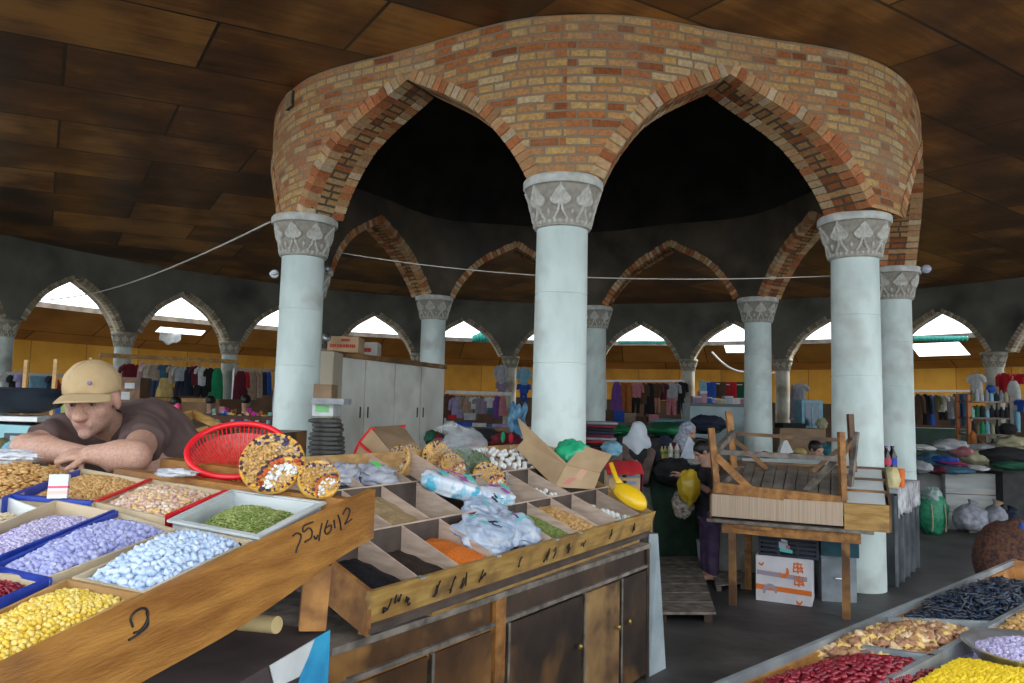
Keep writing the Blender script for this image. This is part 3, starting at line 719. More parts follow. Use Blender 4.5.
ALM = [mk('almond skin', (.36, .17, .045), (.56, .31, .10), scale=60, rough=.7), mk('almond skin light', (.50, .28, .09), (.66, .42, .17), scale=60, rough=.7)]
PNT = [mk('roasted kernel', (.50, .29, .10), (.66, .42, .18), scale=60, rough=.6), mk('roasted kernel dark', (.38, .20, .06), (.54, .31, .11), scale=60, rough=.6)]
PIS = [mk('pinkish shell', (.42, .25, .19), (.62, .42, .34), scale=50, rough=.7), mk('pale shell', (.58, .44, .33), (.72, .58, .45), scale=50, rough=.7), mk('yellow shell', (.6, .38, .14), (.7, .5, .24), scale=50, rough=.7)]
LIL = [mk('lilac sugar', (.36, .32, .54), (.52, .47, .68), scale=70, rough=.75), mk('pale lilac sugar', (.46, .41, .62), (.60, .55, .72), scale=70, rough=.75)]
PER = [mk('periwinkle sugar', (.24, .25, .50), (.40, .41, .66), scale=70, rough=.75), mk('pale periwinkle sugar', (.33, .35, .58), (.48, .50, .72), scale=70, rough=.75)]
SKY = [mk('pale blue sugar', (.36, .47, .66), (.52, .62, .78), scale=70, rough=.8), mk('icy blue sugar', (.44, .55, .72), (.60, .70, .82), scale=70, rough=.8)]
YEL = [mk('yellow sweet', (.62, .40, .03), (.76, .54, .08), scale=70, rough=.55), mk('light yellow sweet', (.68, .50, .10), (.80, .62, .20), scale=70, rough=.55)]
RED = [mk('dark red bean', (.10, .004, .010), (.23, .010, .024), scale=60, rough=.35), mk('red bean', (.16, .007, .014), (.31, .02, .036), scale=60, rough=.35)]
PUM = [mk('green seed', (.13, .19, .035), (.26, .32, .08), scale=60, rough=.6), mk('olive seed', (.22, .27, .07), (.36, .40, .14), scale=60, rough=.6)]
WLN = [mk('walnut brown', (.22, .095, .05), (.42, .22, .12), scale=40, rough=.65), mk('walnut kernel', (.28, .13, .06), (.50, .29, .15), scale=40, rough=.65), mk('walnut pale', (.52, .34, .18), (.72, .55, .33), scale=40, rough=.65), mk('walnut golden', (.62, .38, .10), (.74, .52, .22), scale=40, rough=.65)]
RAI = [mk('blue black raisin', (.006, .014, .032), (.02, .042, .08), scale=50, rough=.32), mk('black raisin', (.008, .008, .012), (.03, .035, .05), scale=50, rough=.4)]
WHT = [mk('white curd ball', (.68, .68, .64), (.80, .80, .77), scale=30, rough=.8)]
TANB = mk('tray cardboard', (.42, .33, .20), (.56, .45, .30), scale=7, rough=.8)
D_ = .05
q = [L(0, 664), L(143, 593), L(67, 578), L(0, 606)]
q = [L(-60, 694), L(143, 593), L(67, 578), L(-60, 638)]
tray('sweet_tray', 'plain wooden tray heaped with yellow sweets, closest to the camera on the stall counter', q, D_, .008, WOODL, group='trays on the stall counter')
heap('yellow_sweet', 'small round yellow sweet in the heaped tray at the near end of the stall counter', 'sweet', 'yellow sweets by the front board', inset(q, .009), dome(-.022, .03, .5, seed=1), lambda s, k: lumpy(s, k, .12), .0052, .0092, YEL, stuff=('yellow_sweets', 'yellow sweets filling the tray by the front board'))
q = [L(143, 593), L(253, 540), L(186, 528), L(72, 577)]
tray('sweet_tray', 'tray of pale blue sugared lumps beside the front board', q, D_, .007, TANB, group='trays on the stall counter')
heap('blue_sugar_lump', 'pale blue sugared lump in the tray beside the front board', 'sweet', 'pale blue sugared lumps', inset(q, .008), dome(-.028, .055, .55, seed=2), lambda s, k: lumpy(s, k, .3, freq=2), .0088, .0135, SKY, stuff=('blue_sugar_lumps', 'pale blue sugared lumps filling their tray'))
q = [L(258, 536), L(321, 503), L(233, 491), L(173, 520)]
t = tray('seed_tray', 'grey plastic tray of green pumpkin seeds at the far end of the stall counter', q, .055, .012, GREYP, group='trays on the stall counter')
m = M(); qo = inset(q, -.012)
for k in range(4): m.hexa([qo[k]-V3(0, 0, .004), qo[(k+1) % 4]-V3(0, 0, .004), q[(k+1) % 4]-V3(0, 0, .004), q[k]-V3(0, 0, .004), qo[k]+V3(0, 0, .002), qo[(k+1) % 4]+V3(0, 0, .002), q[(k+1) % 4]+V3(0, 0, .002), q[k]+V3(0, 0, .002)])
m.build('lip', GREYP, t)
heap('pumpkin_seed', 'green pumpkin seed in the grey plastic tray', 'seed', 'green pumpkin seeds', inset(q, .03), dome(-.04, .042, .7, seed=3), seedm, .006, .0062, PUM, nobj=300, stuff=('pumpkin_seeds', 'green pumpkin seeds heaped in the grey plastic tray'))
q = [L(50, 577), L(176, 529), L(118, 512), L(-20, 573)]
tray('sweet_tray', 'blue-edged tray of periwinkle sugared peas between the lilac and the pale blue sweets', q, D_, .007, TANB, tapes=[(2, BLUET, .03)], group='trays on the stall counter')
heap('periwinkle_sweet', 'periwinkle blue sugared pea in the tray between the lilac and the pale blue sweets', 'sweet', 'periwinkle sugared peas', inset(q, .008), dome(-.026, .045, .5, seed=4), lambda s, k: lumpy(s, k, .22, freq=1.8), .0078, .0122, PER, stuff=('periwinkle_sweets', 'periwinkle sugared peas filling their tray'))
q = [L(-60, 583), L(116, 511), L(55, 500), L(-60, 549)]
tray('sweet_tray', 'cardboard tray of pale lilac sweets behind the periwinkle ones', q, D_, .007, TANB, tapes=[(0, BLUET, .03)], group='trays on the stall counter')
heap('lilac_sweet', 'pale lilac sugared pea in the cardboard tray behind the periwinkle sweets', 'sweet', 'lilac sugared peas', inset(q, .008), dome(-.04, .03, .6, tilt=-.004, seed=5), lambda s, k: lumpy(s, k, .22, freq=1.8), .0065, .0105, LIL, stuff=('lilac_sweets', 'lilac sugared peas filling their tray'))
q = [L(-60, 627), L(50, 580), L(-4, 568), L(-60, 590)]
tray('bean_tray', 'blue-edged tray of dark red beans next to the yellow sweets', q, D_, .006, TANB, tapes=[(0, BLUET, .025), (1, BLUET, .02), (2, BLUET, .02)], group='trays on the stall counter')
heap('dark_bean', 'dark red bean in the blue-edged tray next to the yellow sweets', 'bean', 'dark red beans on the stall counter', inset(q, .007), dome(-.02, .012, .5, seed=6), bean, .007, .0105, RED, nobj=160, stuff=('dark_beans', 'dark red beans filling the blue-edged tray'))
q = [L(165, 518), L(228, 491), L(151, 479), L(94, 502)]
tray('nut_tray', 'red-edged tray of pinkish shelled nuts behind the green seeds', q, .055, .008, TANB, tapes=[(0, REDT, .028), (2, REDT, .012)], group='trays on the stall counter')
heap('pinkish_nut', 'pinkish nut in the red-edged tray', 'nut', 'pinkish nuts in the red-edged tray', inset(q, .009), dome(-.028, .04, .6, seed=7), lambda s, k: lumpy(s, k, .15, asp=(.8, 1.1, .75)), .0085, .0128, PIS, stuff=('pinkish_nuts', 'pinkish nuts filling the red-edged tray'))
q = [L(93, 503), L(150, 480), L(80, 468), L(12, 496)]
tray('nut_tray', 'open tray of tan roasted kernels between the almonds and the pinkish nuts', q, .05, .007, TANB, tapes=[(3, BLUET, .008)], group='trays on the stall counter')
heap('roasted_kernel', 'tan roasted kernel in the tray between the almonds and the pinkish nuts', 'nut', 'tan roasted kernels', inset(q, .008), lambda s, t: None if s < .12 and t > .2 else -.03+.03*(max(0, 1-(2*s-1.25)**2)*(1-(2*t-1)**2)) ** .6, lambda s, k: lumpy(s, k, .12, asp=(.75, 1.25, .7)), .0075, .0118, PNT, stuff=('roasted_kernels', 'roasted kernels filling their tray'))
q = [L(2, 500), L(80, 471), L(24, 459), L(-70, 487)]
tray('nut_tray', 'blue-edged tray heaped with brown almonds in front of the folded arms', q, .05, .008, TANB, tapes=[(0, BLUET, .035)], group='trays on the stall counter')
heap('almond', 'brown almond kernel in the heap in front of the folded arms', 'nut', 'almonds in the blue-edged tray', inset(q, .009), dome(-.02, .045, .6, seed=8), almond, .0125, .0155, ALM, stuff=('almonds', 'almond kernels filling the tray'))
q = [L(-60, 548), L(38, 508), L(8, 497), L(-60, 523)]
tray('nut_tray', 'white-walled tray of pale nuts by the edge of the picture, below the almonds', q, .05, .006, WHITE, group='trays on the stall counter')
heap('pale_nut', 'pale nut in the white-walled tray below the almonds', 'nut', 'pale nuts', inset(q, .007), dome(-.045, .035, .8, seed=9), almond, .011, .015, [mk('pale kernel', (.58, .46, .28), (.74, .62, .42), scale=40)], nobj=120, stuff=('pale_nuts', 'pale nuts lying in their tray'))
# price card, plastic scraps, black thing
c = L(58, 500, .03)
t = thing('small_carton', 'small white carton with a pink stripe standing in the tray of roasted kernels', 'carton', c)
m = M(); m.box(c+V3(0, 0, .005), (.045, .028, .062), rotm(-.15, 0, .35)); m.build('body', WHITE, t)
R = rotm(-.15, 0, .35)
for dz, hh, mt in ((-.002, .006, mk('pink print', (.7, .12, .2))), (-.016, .010, mk('peach print', (.8, .5, .42)))):
    m = M(); m.box(c+V3(0, 0, .005)+R @ V3(0, 0, dz), (.0458, .0288, hh), R); m.build('stripe', mt, t)
PLAS = mk('crumpled clear plastic', (.55, .62, .72), (.85, .88, .92), scale=14, rough=.18, alpha=.62, bump=.6, bscale=30)
for px, py, r, s, lb in ((175, 483, (.06, .03, .012), 1, 'scrap of clear plastic lying on the rear board behind the pinkish nuts'), (8, 466, (.09, .04, .02), 2, 'crumpled pale plastic sheet beside the almonds, at the very edge')):
    m = M(); crumple(m, L(px, py, .03), r, s, amp=.4); tag(m.build('plastic_scrap', PLAS, smooth=60), lb, 'plastic bag')

# nut platters (flat loaves of dried fruit and nuts)
TOP = attr_mat('dried fruit and nuts', rough=.55, bump=.3, bscale=90)
def platter(m, c, R, r, n=420, seed=1, wedge=True):
    """nuts pressed onto a round face in bands: rim of apricots, dark line, walnuts, red, white"""
    rnd = random.Random(seed)
    for i in range(n):
        a = rnd.uniform(0, 2*pi); q_ = sqrt(rnd.random())*.97; x, y = q_*cos(a), q_*sin(a); d = math.hypot(x-.55, y+.75)
        if q_ > .88: col = (.72, .36, .04) if int(a*9) % 2 else (.06, .03, .05)
        elif d < .38: col = (.62, .42, .20)
        elif d < .72: col = (.82, .82, .80)
        elif d < .88: col = (.50, .10, .03)
        elif d < .98: col = (.07, .04, .07)
        elif y > .55 and q_ > .6: col = (.06, .05, .10) if int(a*5) % 2 else (.62, .46, .28)
        elif x > .1 and y > .25: col = (.50, .36, .22)
        else: col = (.56, .33, .12)
        v = rnd.uniform(.75, 1.15); m.c = tuple(k*v for k in col)
        s = r*rnd.uniform(.045, .075); m.ell(c+R @ V3(x*r, y*r, .012+.008*(1-q_)+rnd.uniform(0, .006)), (s, s*rnd.uniform(.6, 1.2), s*.6), R=R @ rotm(0, 0, rnd.uniform(0, 3)), n=6, k=4)
def nut_platter(c, R, r, label, seed, group, n=420):
    c = Vector(c); t = thing('nut_platter', label, 'nut platter', c-V3(0, 0, r*.8), group=group)
    m = M(); m.lathe([(r*.8, -.02), (r*1.0, -.006), (r*1.03, .006), (r*.98, .014), (r*.9, .012)], 40, c=c, R=R); m.build('base', mk('apricot rim', (.55, .28, .05), (.75, .45, .10), scale=30, rough=.5), t, smooth=40)
    m = M(); platter(m, c, R, r, n=n, seed=seed); tag(m.build('nut_topping', TOP, t, smooth=60), kind='stuff'); return t
nut_platter(L(271, 494, .085), rotm(radians(66), 0, radians(8)), .088, 'large round nut platter with a white band, propped against the red basket', 3, 'platters of pressed nuts', n=520)
nut_platter(L(318, 497, .045), rotm(radians(58), 0, radians(26)), .058, 'smaller round nut platter leaning beside the grey tray of green seeds', 5, 'platters of pressed nuts', n=320)

# red basket leaning on the counter
BR_ = .152; bc = at(238, 449, 2.45); Rb = rotm(radians(62), 0, radians(12)) @ rotm(0, 0, 0)
Rb = rotm(radians(-118), 0, radians(12)).to_3x3()
ax = V3(.10, -.50, .86).normalized(); xx = ax.cross(V3(0, 1, 0)).cross(ax); 
e1 = V3(1, .02, -.05); e1 = (e1-ax*e1.dot(ax)).normalized(); e2 = ax.cross(e1); Rb = Matrix((e1, e2, ax)).transposed()
REDP = mk('red plastic', (.68, .012, .02), (.80, .02, .03), scale=12, rough=.3)
bt = thing('plastic_basket', 'red plastic colander basket leaning open towards the camera behind the nut platters', 'basket', bc-V3(0, 0, .1))
m = M(); pr = [(BR_, 0), (.168, -.015)]
m.tube([bc+Rb @ V3(BR_*cos(a), BR_*sin(a), 0) for a in [2*pi*k/48 for k in range(48)]], .0095, 8, closed=True); m.build('rim', REDP, bt, smooth='all')
for k in range(64):
    a = 2*pi*k/64; m = M(); m.tube([bc+Rb @ V3(r_*cos(a), r_*sin(a), z_) for r_, z_ in ((BR_-.001, 0), (.143, -.03), (.12, -.06), (.08, -.08), (.04, -.084))], .0022, 5); m.build('rib', REDP, bt)
m = M(); m.lathe([(.001, -.088), (.08, -.083), (.122, -.062), (.145, -.032), (.1425, -.031), (.119, -.059), (.079, -.079), (.001, -.084)], 40, c=bc, R=Rb)
for r_, z_ in ((.134, -.045), (.107, -.07), (.08, -.08)): m.tube([bc+Rb @ V3(r_*cos(2*pi*k/40), r_*sin(2*pi*k/40), z_) for k in range(40)], .003, 5, closed=True)
m.build('bowl_mesh', mk('red basket mesh', (.55, .10, .06), (.42, .02, .02), scale=90, rough=.4, alpha=.8), bt, smooth=50)

# ---- middle stall: divided spice box on an old cabinet
FLp, FRp = atz(370, 590, .96), atz(652, 511, .96)
uu = FRp-FLp; nnv = V3(-uu.y, uu.x, 0).normalized()*.914; nnv.z = .378
def S(s, t, dz=0): return FLp+uu*s+nnv*t+V3(0, 0, dz)
SB = thing('spice_box', 'long tilted wooden display box divided into compartments for spices, on the old dark cabinet', 'display box', S(.5, .5, -.25))
DP = .13
def bottom(t): return -DP
def wallboard(name, a, b, mt, th=.012, d=DP, dd=None, up=0):
    """upright board between two points of the top plane"""
    a, b = Vector(a), Vector(b); n = (b-a).cross(V3(0, 0, 1)).normalized()*th/2; z = V3(0, 0, d); z2 = V3(0, 0, dd if dd is not None else d); U = V3(0, 0, up)
    m = M(); m.hexa([a-n-z, b-n-z2, b+n-z2, a+n-z, a-n+U, b-n+U, b+n+U, a+n+U]); return m.build(name, mt, SB)
# front board leans outwards a little
fo = V3(uu.y, -uu.x, 0).normalized()
m = M(); m.hexa([S(0, 0, -.155)+fo*-.03, S(1.0, 0, -.155)+fo*-.03, S(1.0, 0, -.155)+fo*-.05, S(0, 0, -.155)+fo*-.05, S(-.005, 0)+fo*.022, S(1.005, 0)+fo*.022, S(1.005, 0), S(-.005, 0)]); m.build('front_board', WOODY, SB)
m = M(); m.hexa([S(.14, 0, -.168)+fo*-.01, S(.93, 0, -.168)+fo*-.01, S(.93, 0, -.168)+fo*-.04, S(.14, 0, -.168)+fo*-.04, S(.14, 0, -.135)+fo*.0, S(.93, 0, -.135)+fo*.0, S(.93, 0, -.135)+fo*-.04, S(.14, 0, -.135)+fo*-.04]); m.build('lower_strip', WOODY, SB)
wallboard('end_board', S(0, 0), S(0, 1), WOODO, .02, d=.155, dd=.155); wallboard('end_board', S(1, 0), S(1, 1), WOODL, .016, d=.15, dd=.30)
wallboard('back_board', S(0, 1), S(1, 1), WOODL, .018, d=.2, up=.0)
m = M(); m.prism([S(0, 0, -.15), S(1, 0, -.15), S(1, 1, -.15), S(0, 1, -.15)], V3(0, 0, .02)); m.build('bottom_board', DARKW, SB)
m = M(); m.hexa([S(.02, .06, -.16)-V3(0, 0, 0), S(.98, .06, -.16), S(.98, .98, -.36), S(.02, .98, -.36), S(.02, .06, -.15), S(.98, .06, -.15), S(.98, .98, -.15), S(.02, .98, -.15)]); m.build('understructure', DARKW, SB)
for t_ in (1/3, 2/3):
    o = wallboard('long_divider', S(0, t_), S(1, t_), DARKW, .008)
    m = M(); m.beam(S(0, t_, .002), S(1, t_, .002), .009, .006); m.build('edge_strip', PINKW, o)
two = M()
def divider(s, t0, t1):
    a, b = S(s, t0), S(s, t1); n = uu.normalized()*.0035; z = V3(0, 0, DP)
    za = z - nnv*(.07 if t0 == 0 else 0)
    m = M(); P = [a-n-za, a+n-za, b+n-z, b-n-z, a-n, a+n, b+n, b-n]
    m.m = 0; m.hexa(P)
    # dark face towards the left neighbour, pale on the other
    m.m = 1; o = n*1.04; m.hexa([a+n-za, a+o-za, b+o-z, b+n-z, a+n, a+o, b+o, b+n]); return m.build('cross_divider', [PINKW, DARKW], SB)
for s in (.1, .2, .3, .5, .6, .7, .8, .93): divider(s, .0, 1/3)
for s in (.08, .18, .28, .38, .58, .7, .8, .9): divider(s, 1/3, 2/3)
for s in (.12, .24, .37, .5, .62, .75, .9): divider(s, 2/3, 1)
def cell(s0, s1, r): e = .004; return [S(s0+e, r/3+e*2), S(s1-e, r/3+e*2), S(s1-e, (r+1)/3-e*2), S(s0+e, (r+1)/3-e*2)]
def powder(name, label, s0, s1, r, mt, base, h, tilt, cat='spice', ex=.6, seed=1, ns=.008):
    q = cell(s0, s1, r); m = M(); m.grid(lambda u, v: bil(q, u, v)+V3(0, 0, dome(base, h, ex, tilt, ns, seed)(u, v)), 24, 24); return tag(m.build(name, mt, smooth='all', fix=False), label, cat, None, 'stuff')
powder('black_tea', 'glossy black spice in the compartment closest to the camera', 0, .1, 0, mk('black spice', (.006, .006, .010), (.02, .02, .026), scale=90, rough=.6, bump=.6, spec=.2), -.07, .03, -.05)
powder('dark_pepper', 'dark brown ground pepper between the black spice and the orange powder', .1, .2, 0, mk('brown pepper', (.030, .022, .018), (.07, .05, .042), scale=160, rough=.9, bump=.8, spec=.1), -.07, .02, -.06)
powder('orange_powder', 'bright orange spice powder in the front row of compartments', .2, .3, 0, mk('orange spice', (.56, .12, .008), (.72, .19, .015), scale=140, rough=.9, bump=.5), -.055, .04, -.07)
powder('grey_seeds', 'grey-brown seeds beside the sandy spice', .08, .18, 1, mk('grey seeds', (.16, .12, .07), (.42, .33, .22), scale=220, rough=.8, bump=1, bscale=200), -.075, .01, -.03)
powder('sandy_seeds', 'sandy brown seeds filling a middle-row compartment', .18, .28, 1, mk('sandy seeds', (.28, .18, .08), (.60, .43, .22), scale=220, rough=.8, bump=1, bscale=200), -.04, .012, -.02)
heap('green_seed', 'green seed in the narrow front compartment beside the tan nuts', 'seed', 'green seeds in the spice box', cell(.5, .6, 0), dome(-.045, .02, .6, -.03, seed=11), seedm, .0085, .0098, PUM, nobj=300, stuff=('green_seeds', 'green seeds filling a front compartment'))
heap('tan_nut', 'round tan nut in the front compartment next to the green seeds', 'nut', 'tan nuts in the spice box', cell(.6, .7, 0), dome(-.035, .02, .6, -.03, seed=12), lambda s, k: lumpy(s, k, .1), .0115, .019, PNT, nobj=300, stuff=('tan_nuts', 'tan nuts under the top layer'))
def balls(q, spots, r, lb, grp):
    me = [lumpy(r, k, .1, n=12, k=8).mesh('curd_ball', WHT[0], smooth='all') for k in (1, 2, 3)]
    for (s, t, dz) in spots:
        o = bpy.data.objects.new('curd_ball', random.choice(me)); COL.objects.link(o); o.location = bil(q, s, t)+V3(0, 0, -DP+.02+r+dz); tag(o, lb, 'curd ball', grp)
balls(cell(.8, .93, 0), [(.15+.08*k+random.uniform(-.03, .03), .82-.085*k+random.uniform(-.05, .05), .05) for k in range(9)]+[(.25+.08*k, .70-.08*k, .03) for k in range(6)], .017, 'white curd ball in the front compartment by the yellow scoop', 'curd balls in front')
balls(cell(.7, .8, 1), [(random.uniform(.2, .8), random.uniform(.05, .5), .055) for k in range(14)], .014, 'white curd ball in the compartment in front of the open carton', 'curd balls in the middle row')
sp = []
for k in range(44):
    s, t = (k % 8+.5+random.uniform(-.3, .3))/8, (k//8+.5+random.uniform(-.3, .3))/6; sp.append((s, t, .075+.02*sin(t*3)))
balls(cell(.75, .9, 2), sp, .0165, 'white curd ball in the back row behind the wrapped nut loaf', 'curd balls in the back row')
sp = [(random.uniform(.45, .95), random.uniform(.1, .9), .09) for k in range(22)]
balls(cell(.62, .75, 2), sp, .0165, 'white curd ball spilling beside the clear plastic bag', 'curd balls near the bag')
# marks along the front board and steel clips
for s in (.1, .3, .5, .6, .8, .93):
    m = M(); m.box(S(s, 0, -.002)+fo*.012, (.03, .03, .008), rotm(0, 0, .95)); m.build('clip', STEEL, SB)
rnd = random.Random(4)
for s in (.03, .05, .075, .14, .18, .21, .26, .37, .47, .5, .555, .62, .75, .88):
    m = M(); n0 = S(s, 0, -.06)+fo*.012
    pts = []; x = 0
    for k in range(7): pts.append(n0+uu.normalized()*(rnd.uniform(-.018, .018))+V3(0, 0, rnd.uniform(-.035, .03)))
    pts = sorted(pts, key=lambda p: p.dot(uu)+rnd.uniform(-.02, .02)); pts = [p+fo*((p.z-n0.z)*.33+.0025) for p in pts]
    m.tube(smooth_path(pts), .0032, 5); m.build('handwriting', INK, SB)

# cabinet
c0, c1 = atz(345, 642, .79), atz(648, 543, .79); cu = (c1-c0); cn = V3(-cu.y, cu.x, 0).normalized()
CBT = thing('cabinet', 'old dark varnished cabinet with worn doors carrying the spice box', 'cabinet', (c0+c1)/2+cn*.35+V3(0, 0, -.79))
def Cq(s, d, z): return c0+cu*s+cn*d+V3(0, 0, z-.79)
m = M(); m.hexa([Cq(-.02, .03, 0), Cq(1, .03, 0), Cq(1, .75, 0), Cq(-.02, .75, 0), Cq(-.02, .03, .77), Cq(1, .03, .77), Cq(1, .75, .77), Cq(-.02, .75, .77)]); m.build('body', WOODD, CBT)
m = M(); m.hexa([Cq(-.03, -.02, .765), Cq(1.0, -.02, .765), Cq(1.0, .8, .765), Cq(-.03, .8, .765), Cq(-.03, -.02, .79), Cq(1.0, -.02, .79), Cq(1.0, .8, .79), Cq(-.03, .8, .79)]); m.build('top', WOODG, CBT)
def front(s0, s1, z0, z1, d, mt, nm, p=CBT):
    m = M(); m.hexa([Cq(s0, -d, z0), Cq(s1, -d, z0), Cq(s1, .04, z0), Cq(s0, .04, z0), Cq(s0, -d, z1), Cq(s1, -d, z1), Cq(s1, .04, z1), Cq(s0, .04, z1)]); return m.build(nm, mt, p)
front(-.02, .35, .665, .76, -.005, WOODM, 'frieze_board'); front(.38, 1, .665, .76, -.005, WOODD, 'frieze_board')
front(-.02, .37, .65, .668, .012, WOODG, 'moulding'); front(.38, 1, .65, .668, .012, WOODG, 'moulding')
front(.35, .38, .0, .77, .016, WOODO, 'post'); front(-.03, -.0, 0, .77, .012, WOODM, 'post'); front(.985, 1.0, 0, .77, .012, WOODD, 'post')
front(-.0, .35, .62, .65, .0, WOODO, 'rail'); 
for (s0, s1, mt, lb) in ((.01, .17, WOODM, 'brown worn door'), (.18, .34, WOODM, 'brown scuffed door'), (.39, .66, WOODD, 'almost black door'), (.67, .835, mk('ochre worn wood', (.20, .10, .035), (.42, .25, .09), scale=4, rough=.6, c3=(.1, .05, .02), s3=5), 'ochre yellow worn door'), (.845, .98, WOODD, 'dark door with a brass knob')):
    d = front(s0, s1, .04, .64, .014, mt, 'door'); d['label'] = lb
    front(s0+.0, s0+.006, .04, .645, .017, WOODG, 'edge_strip', d)
    k = M(); x = s1-.02 if s1 < .9 else .87; k.ell(Cq(x, -.035, .40), (.012, .012, .016)); k.build('knob', mk('brass', (.5, .36, .1), metal=.8, rough=.35), d, smooth='all')
# whitewashed slab leaning at the end
m = M(); a = at(650, 534, 4.72); 
m.hexa([atz(650, 700, .0)+V3(.06, .35, 0), atz(668, 690, 0)+V3(.06, .35, 0), atz(668, 690, 0)+V3(.03, .75, 0), atz(650, 700, 0)+V3(.03, .75, 0), at(649, 534, 4.75), at(658, 534, 4.75), at(658, 533, 5.0), at(650, 533, 5.0)])
tag(m.build('leaning_board', mk('whitewashed board', (.26, .32, .34), (.42, .48, .50), scale=4, rough=.8)), 'narrow pale grey board standing against the end of the old cabinet', 'board')
# ================================================================ more on the spice box
PRINT = mk('printed wrap', (.62, .68, .78), (.90, .92, .95), scale=9, rough=.2, c3=(.10, .45, .60), s3=14)
FILM = mk('thin film', (.75, .78, .80), rough=.08, alpha=.05, bump=.5, bscale=25)
CLEAR = mk('clear wrap', (.55, .60, .63), (.80, .84, .86), scale=8, rough=.1, alpha=.22, bump=.5, bscale=25)
BLUEW = mk('bluish wrap', (.45, .60, .82), (.86, .90, .95), scale=11, rough=.16, alpha=.72, bump=.6, bscale=28, c3=(.30, .40, .62), s3=12)
MINT = mk('mint print', (.12, .55, .50)); PURP = mk('purple print', (.42, .08, .36)); NAVY = mk('navy print', (.02, .03, .09))
def pack(name, label, cat, c, dims, R, mt, prints, group=None, seed=1):
    c = Vector(c); t = thing(name, label, cat, c-V3(0, 0, dims[2]/2), group=group); o = Vector((seed*5.1, 0, 0)); m = M()
    def fn(d):
        k = max(abs(d.x), abs(d.y), abs(d.z)); return .8/k*(.55+.45*k)*(1+.10*mnoise.noise(d*3+o))
    m.ell(c, (dims[0]/2, dims[1]/2, dims[2]/2), R=R, n=28, k=18, fn=fn); m.build('wrapper', mt, t, smooth=60)
    for (x, y, w_, h_, mt2) in prints:
        m = M(); m.sheet(lambda u, v: c+R @ V3((x+(u-.5)*w_)*dims[0], (y+(v-.5)*h_)*dims[1], dims[2]*(.455+.06*(1-(2*(x+(u-.5)*w_))**2))), 6, 4, .002); m.build('print', mt2, t)
    return t
al = math.atan2(uu.y, uu.x); TI = rotm(0, 0, al) @ rotm(.41, 0, 0)
pk = [(.2, .1, .12, .4, MINT), (-.05, .15, .3, .09, PURP), (.05, -.18, .10, .3, PURP), (-.2, -.1, .1, .3, MINT)]
pack('diaper_pack', 'white plastic pack with mint and purple print lying over the middle compartments', 'plastic pack', S(.43, .53, .03), (.44, .17, .12), TI @ rotm(0, .1, -.45), PRINT, pk, seed=1)
pack('diaper_pack', 'plain white and teal plastic pack behind the crumpled bluish bags', 'plastic pack', S(.52, .40, .02), (.27, .18, .09), TI @ rotm(0, 0, -.2), PRINT, pk[:3], seed=2)
for i, (s, t, r, lb) in enumerate(((.36, .17, (.17, .13, .06), 'crumpled bluish plastic bag in the front row, beside the orange powder'), (.455, .16, (.15, .12, .06), 'crumpled shiny plastic bag beside the green seeds'), (.46, .36, (.14, .09, .05), 'crumpled pale bag lying across the long divider'))):
    m = M(); crumple(m, S(s, t, -.015), r, i+3, R=TI, amp=.28, n=48, k=32, freq=2.0); b = m.build('plastic_bag', BLUEW, smooth=70); tag(b, lb, 'plastic bag')
    for k in range(5):
        m = M(); x = random.uniform(-.5, .5); y = random.uniform(-.4, .4); c = S(s, t, .01)+TI @ V3(x*r[0], y*r[1], r[2]*.75); R = TI @ rotm(random.uniform(-.3, .3), random.uniform(-.3, .3), random.uniform(0, 3))
        m.sheet(lambda u, v: c+R @ V3((u-.5)*.05, (v-.5)*.012, .002*sin(u*6)), 5, 3, .002); m.build('print', random.choice([MINT, PURP, NAVY]), b)
for (s, t, r, sd, lb) in ((.24, .84, (.10, .07, .05), 8, 'grey crumpled bag with dark goods in the back row'), (.32, .80, (.11, .09, .05), 9, 'clear plastic bag with a green sticker in the back row')):
    m = M(); crumple(m, S(s, t, -.02), r, sd, R=TI, amp=.4, n=36, k=24); b = tag(m.build('plastic_bag', mk('greyish wrap', (.38, .42, .52), (.72, .74, .80), scale=9, rough=.2, alpha=.7, bump=.6, bscale=25), smooth=70), lb, 'plastic bag')
    if sd == 9: m = M(); c = S(s, t, .035); m.sheet(lambda u, v: c+TI @ V3((u-.5)*.045, (v-.5)*.05, .003*sin(u*5)), 5, 4, .002); m.build('sticker', mk('green sticker', (.10, .72, .12)), b)
m = M(); c = S(.27, .8, -.07); m.box(c, (.34, .18, .03), rotm(0, 0, al)); tag(m.build('dark_packet', mk('navy packet', (.012, .018, .05), (.03, .04, .09), scale=9, rough=.4)), 'flat navy packet under the grey bags in the back row', 'packet')
# big clear bag of green leaves
t = thing('plastic_bag', 'large clear plastic bag of dark green leaves at the back of the spice box', 'plastic bag', S(.62, .86, -.08))
m = M(); crumple(m, S(.63, .84, -.02), (.15, .10, .09), 21, R=TI, amp=.35, n=36, k=24); m.build('leaf_filling', mk('dried green leaves', (.05, .075, .04), (.16, .21, .12), scale=60, rough=.9, bump=1), t, smooth=60)
m = M(); crumple(m, S(.64, .88, .03), (.15, .11, .13), 22, R=TI, amp=.28, n=44, k=30, freq=1.6); m.build('bag_film', CLEAR, t, smooth=70)
m = M(); m.sheet(lambda u, v: S(.62, .9, .06)+V3((u-.5)*(.10+.10*v)+.03*sin(v*5), .03*sin(u*9+v*3), v*.14*(1-.3*abs(2*u-1))), 16, 10, .002); m.build('bag_neck', CLEAR, t, smooth='all')
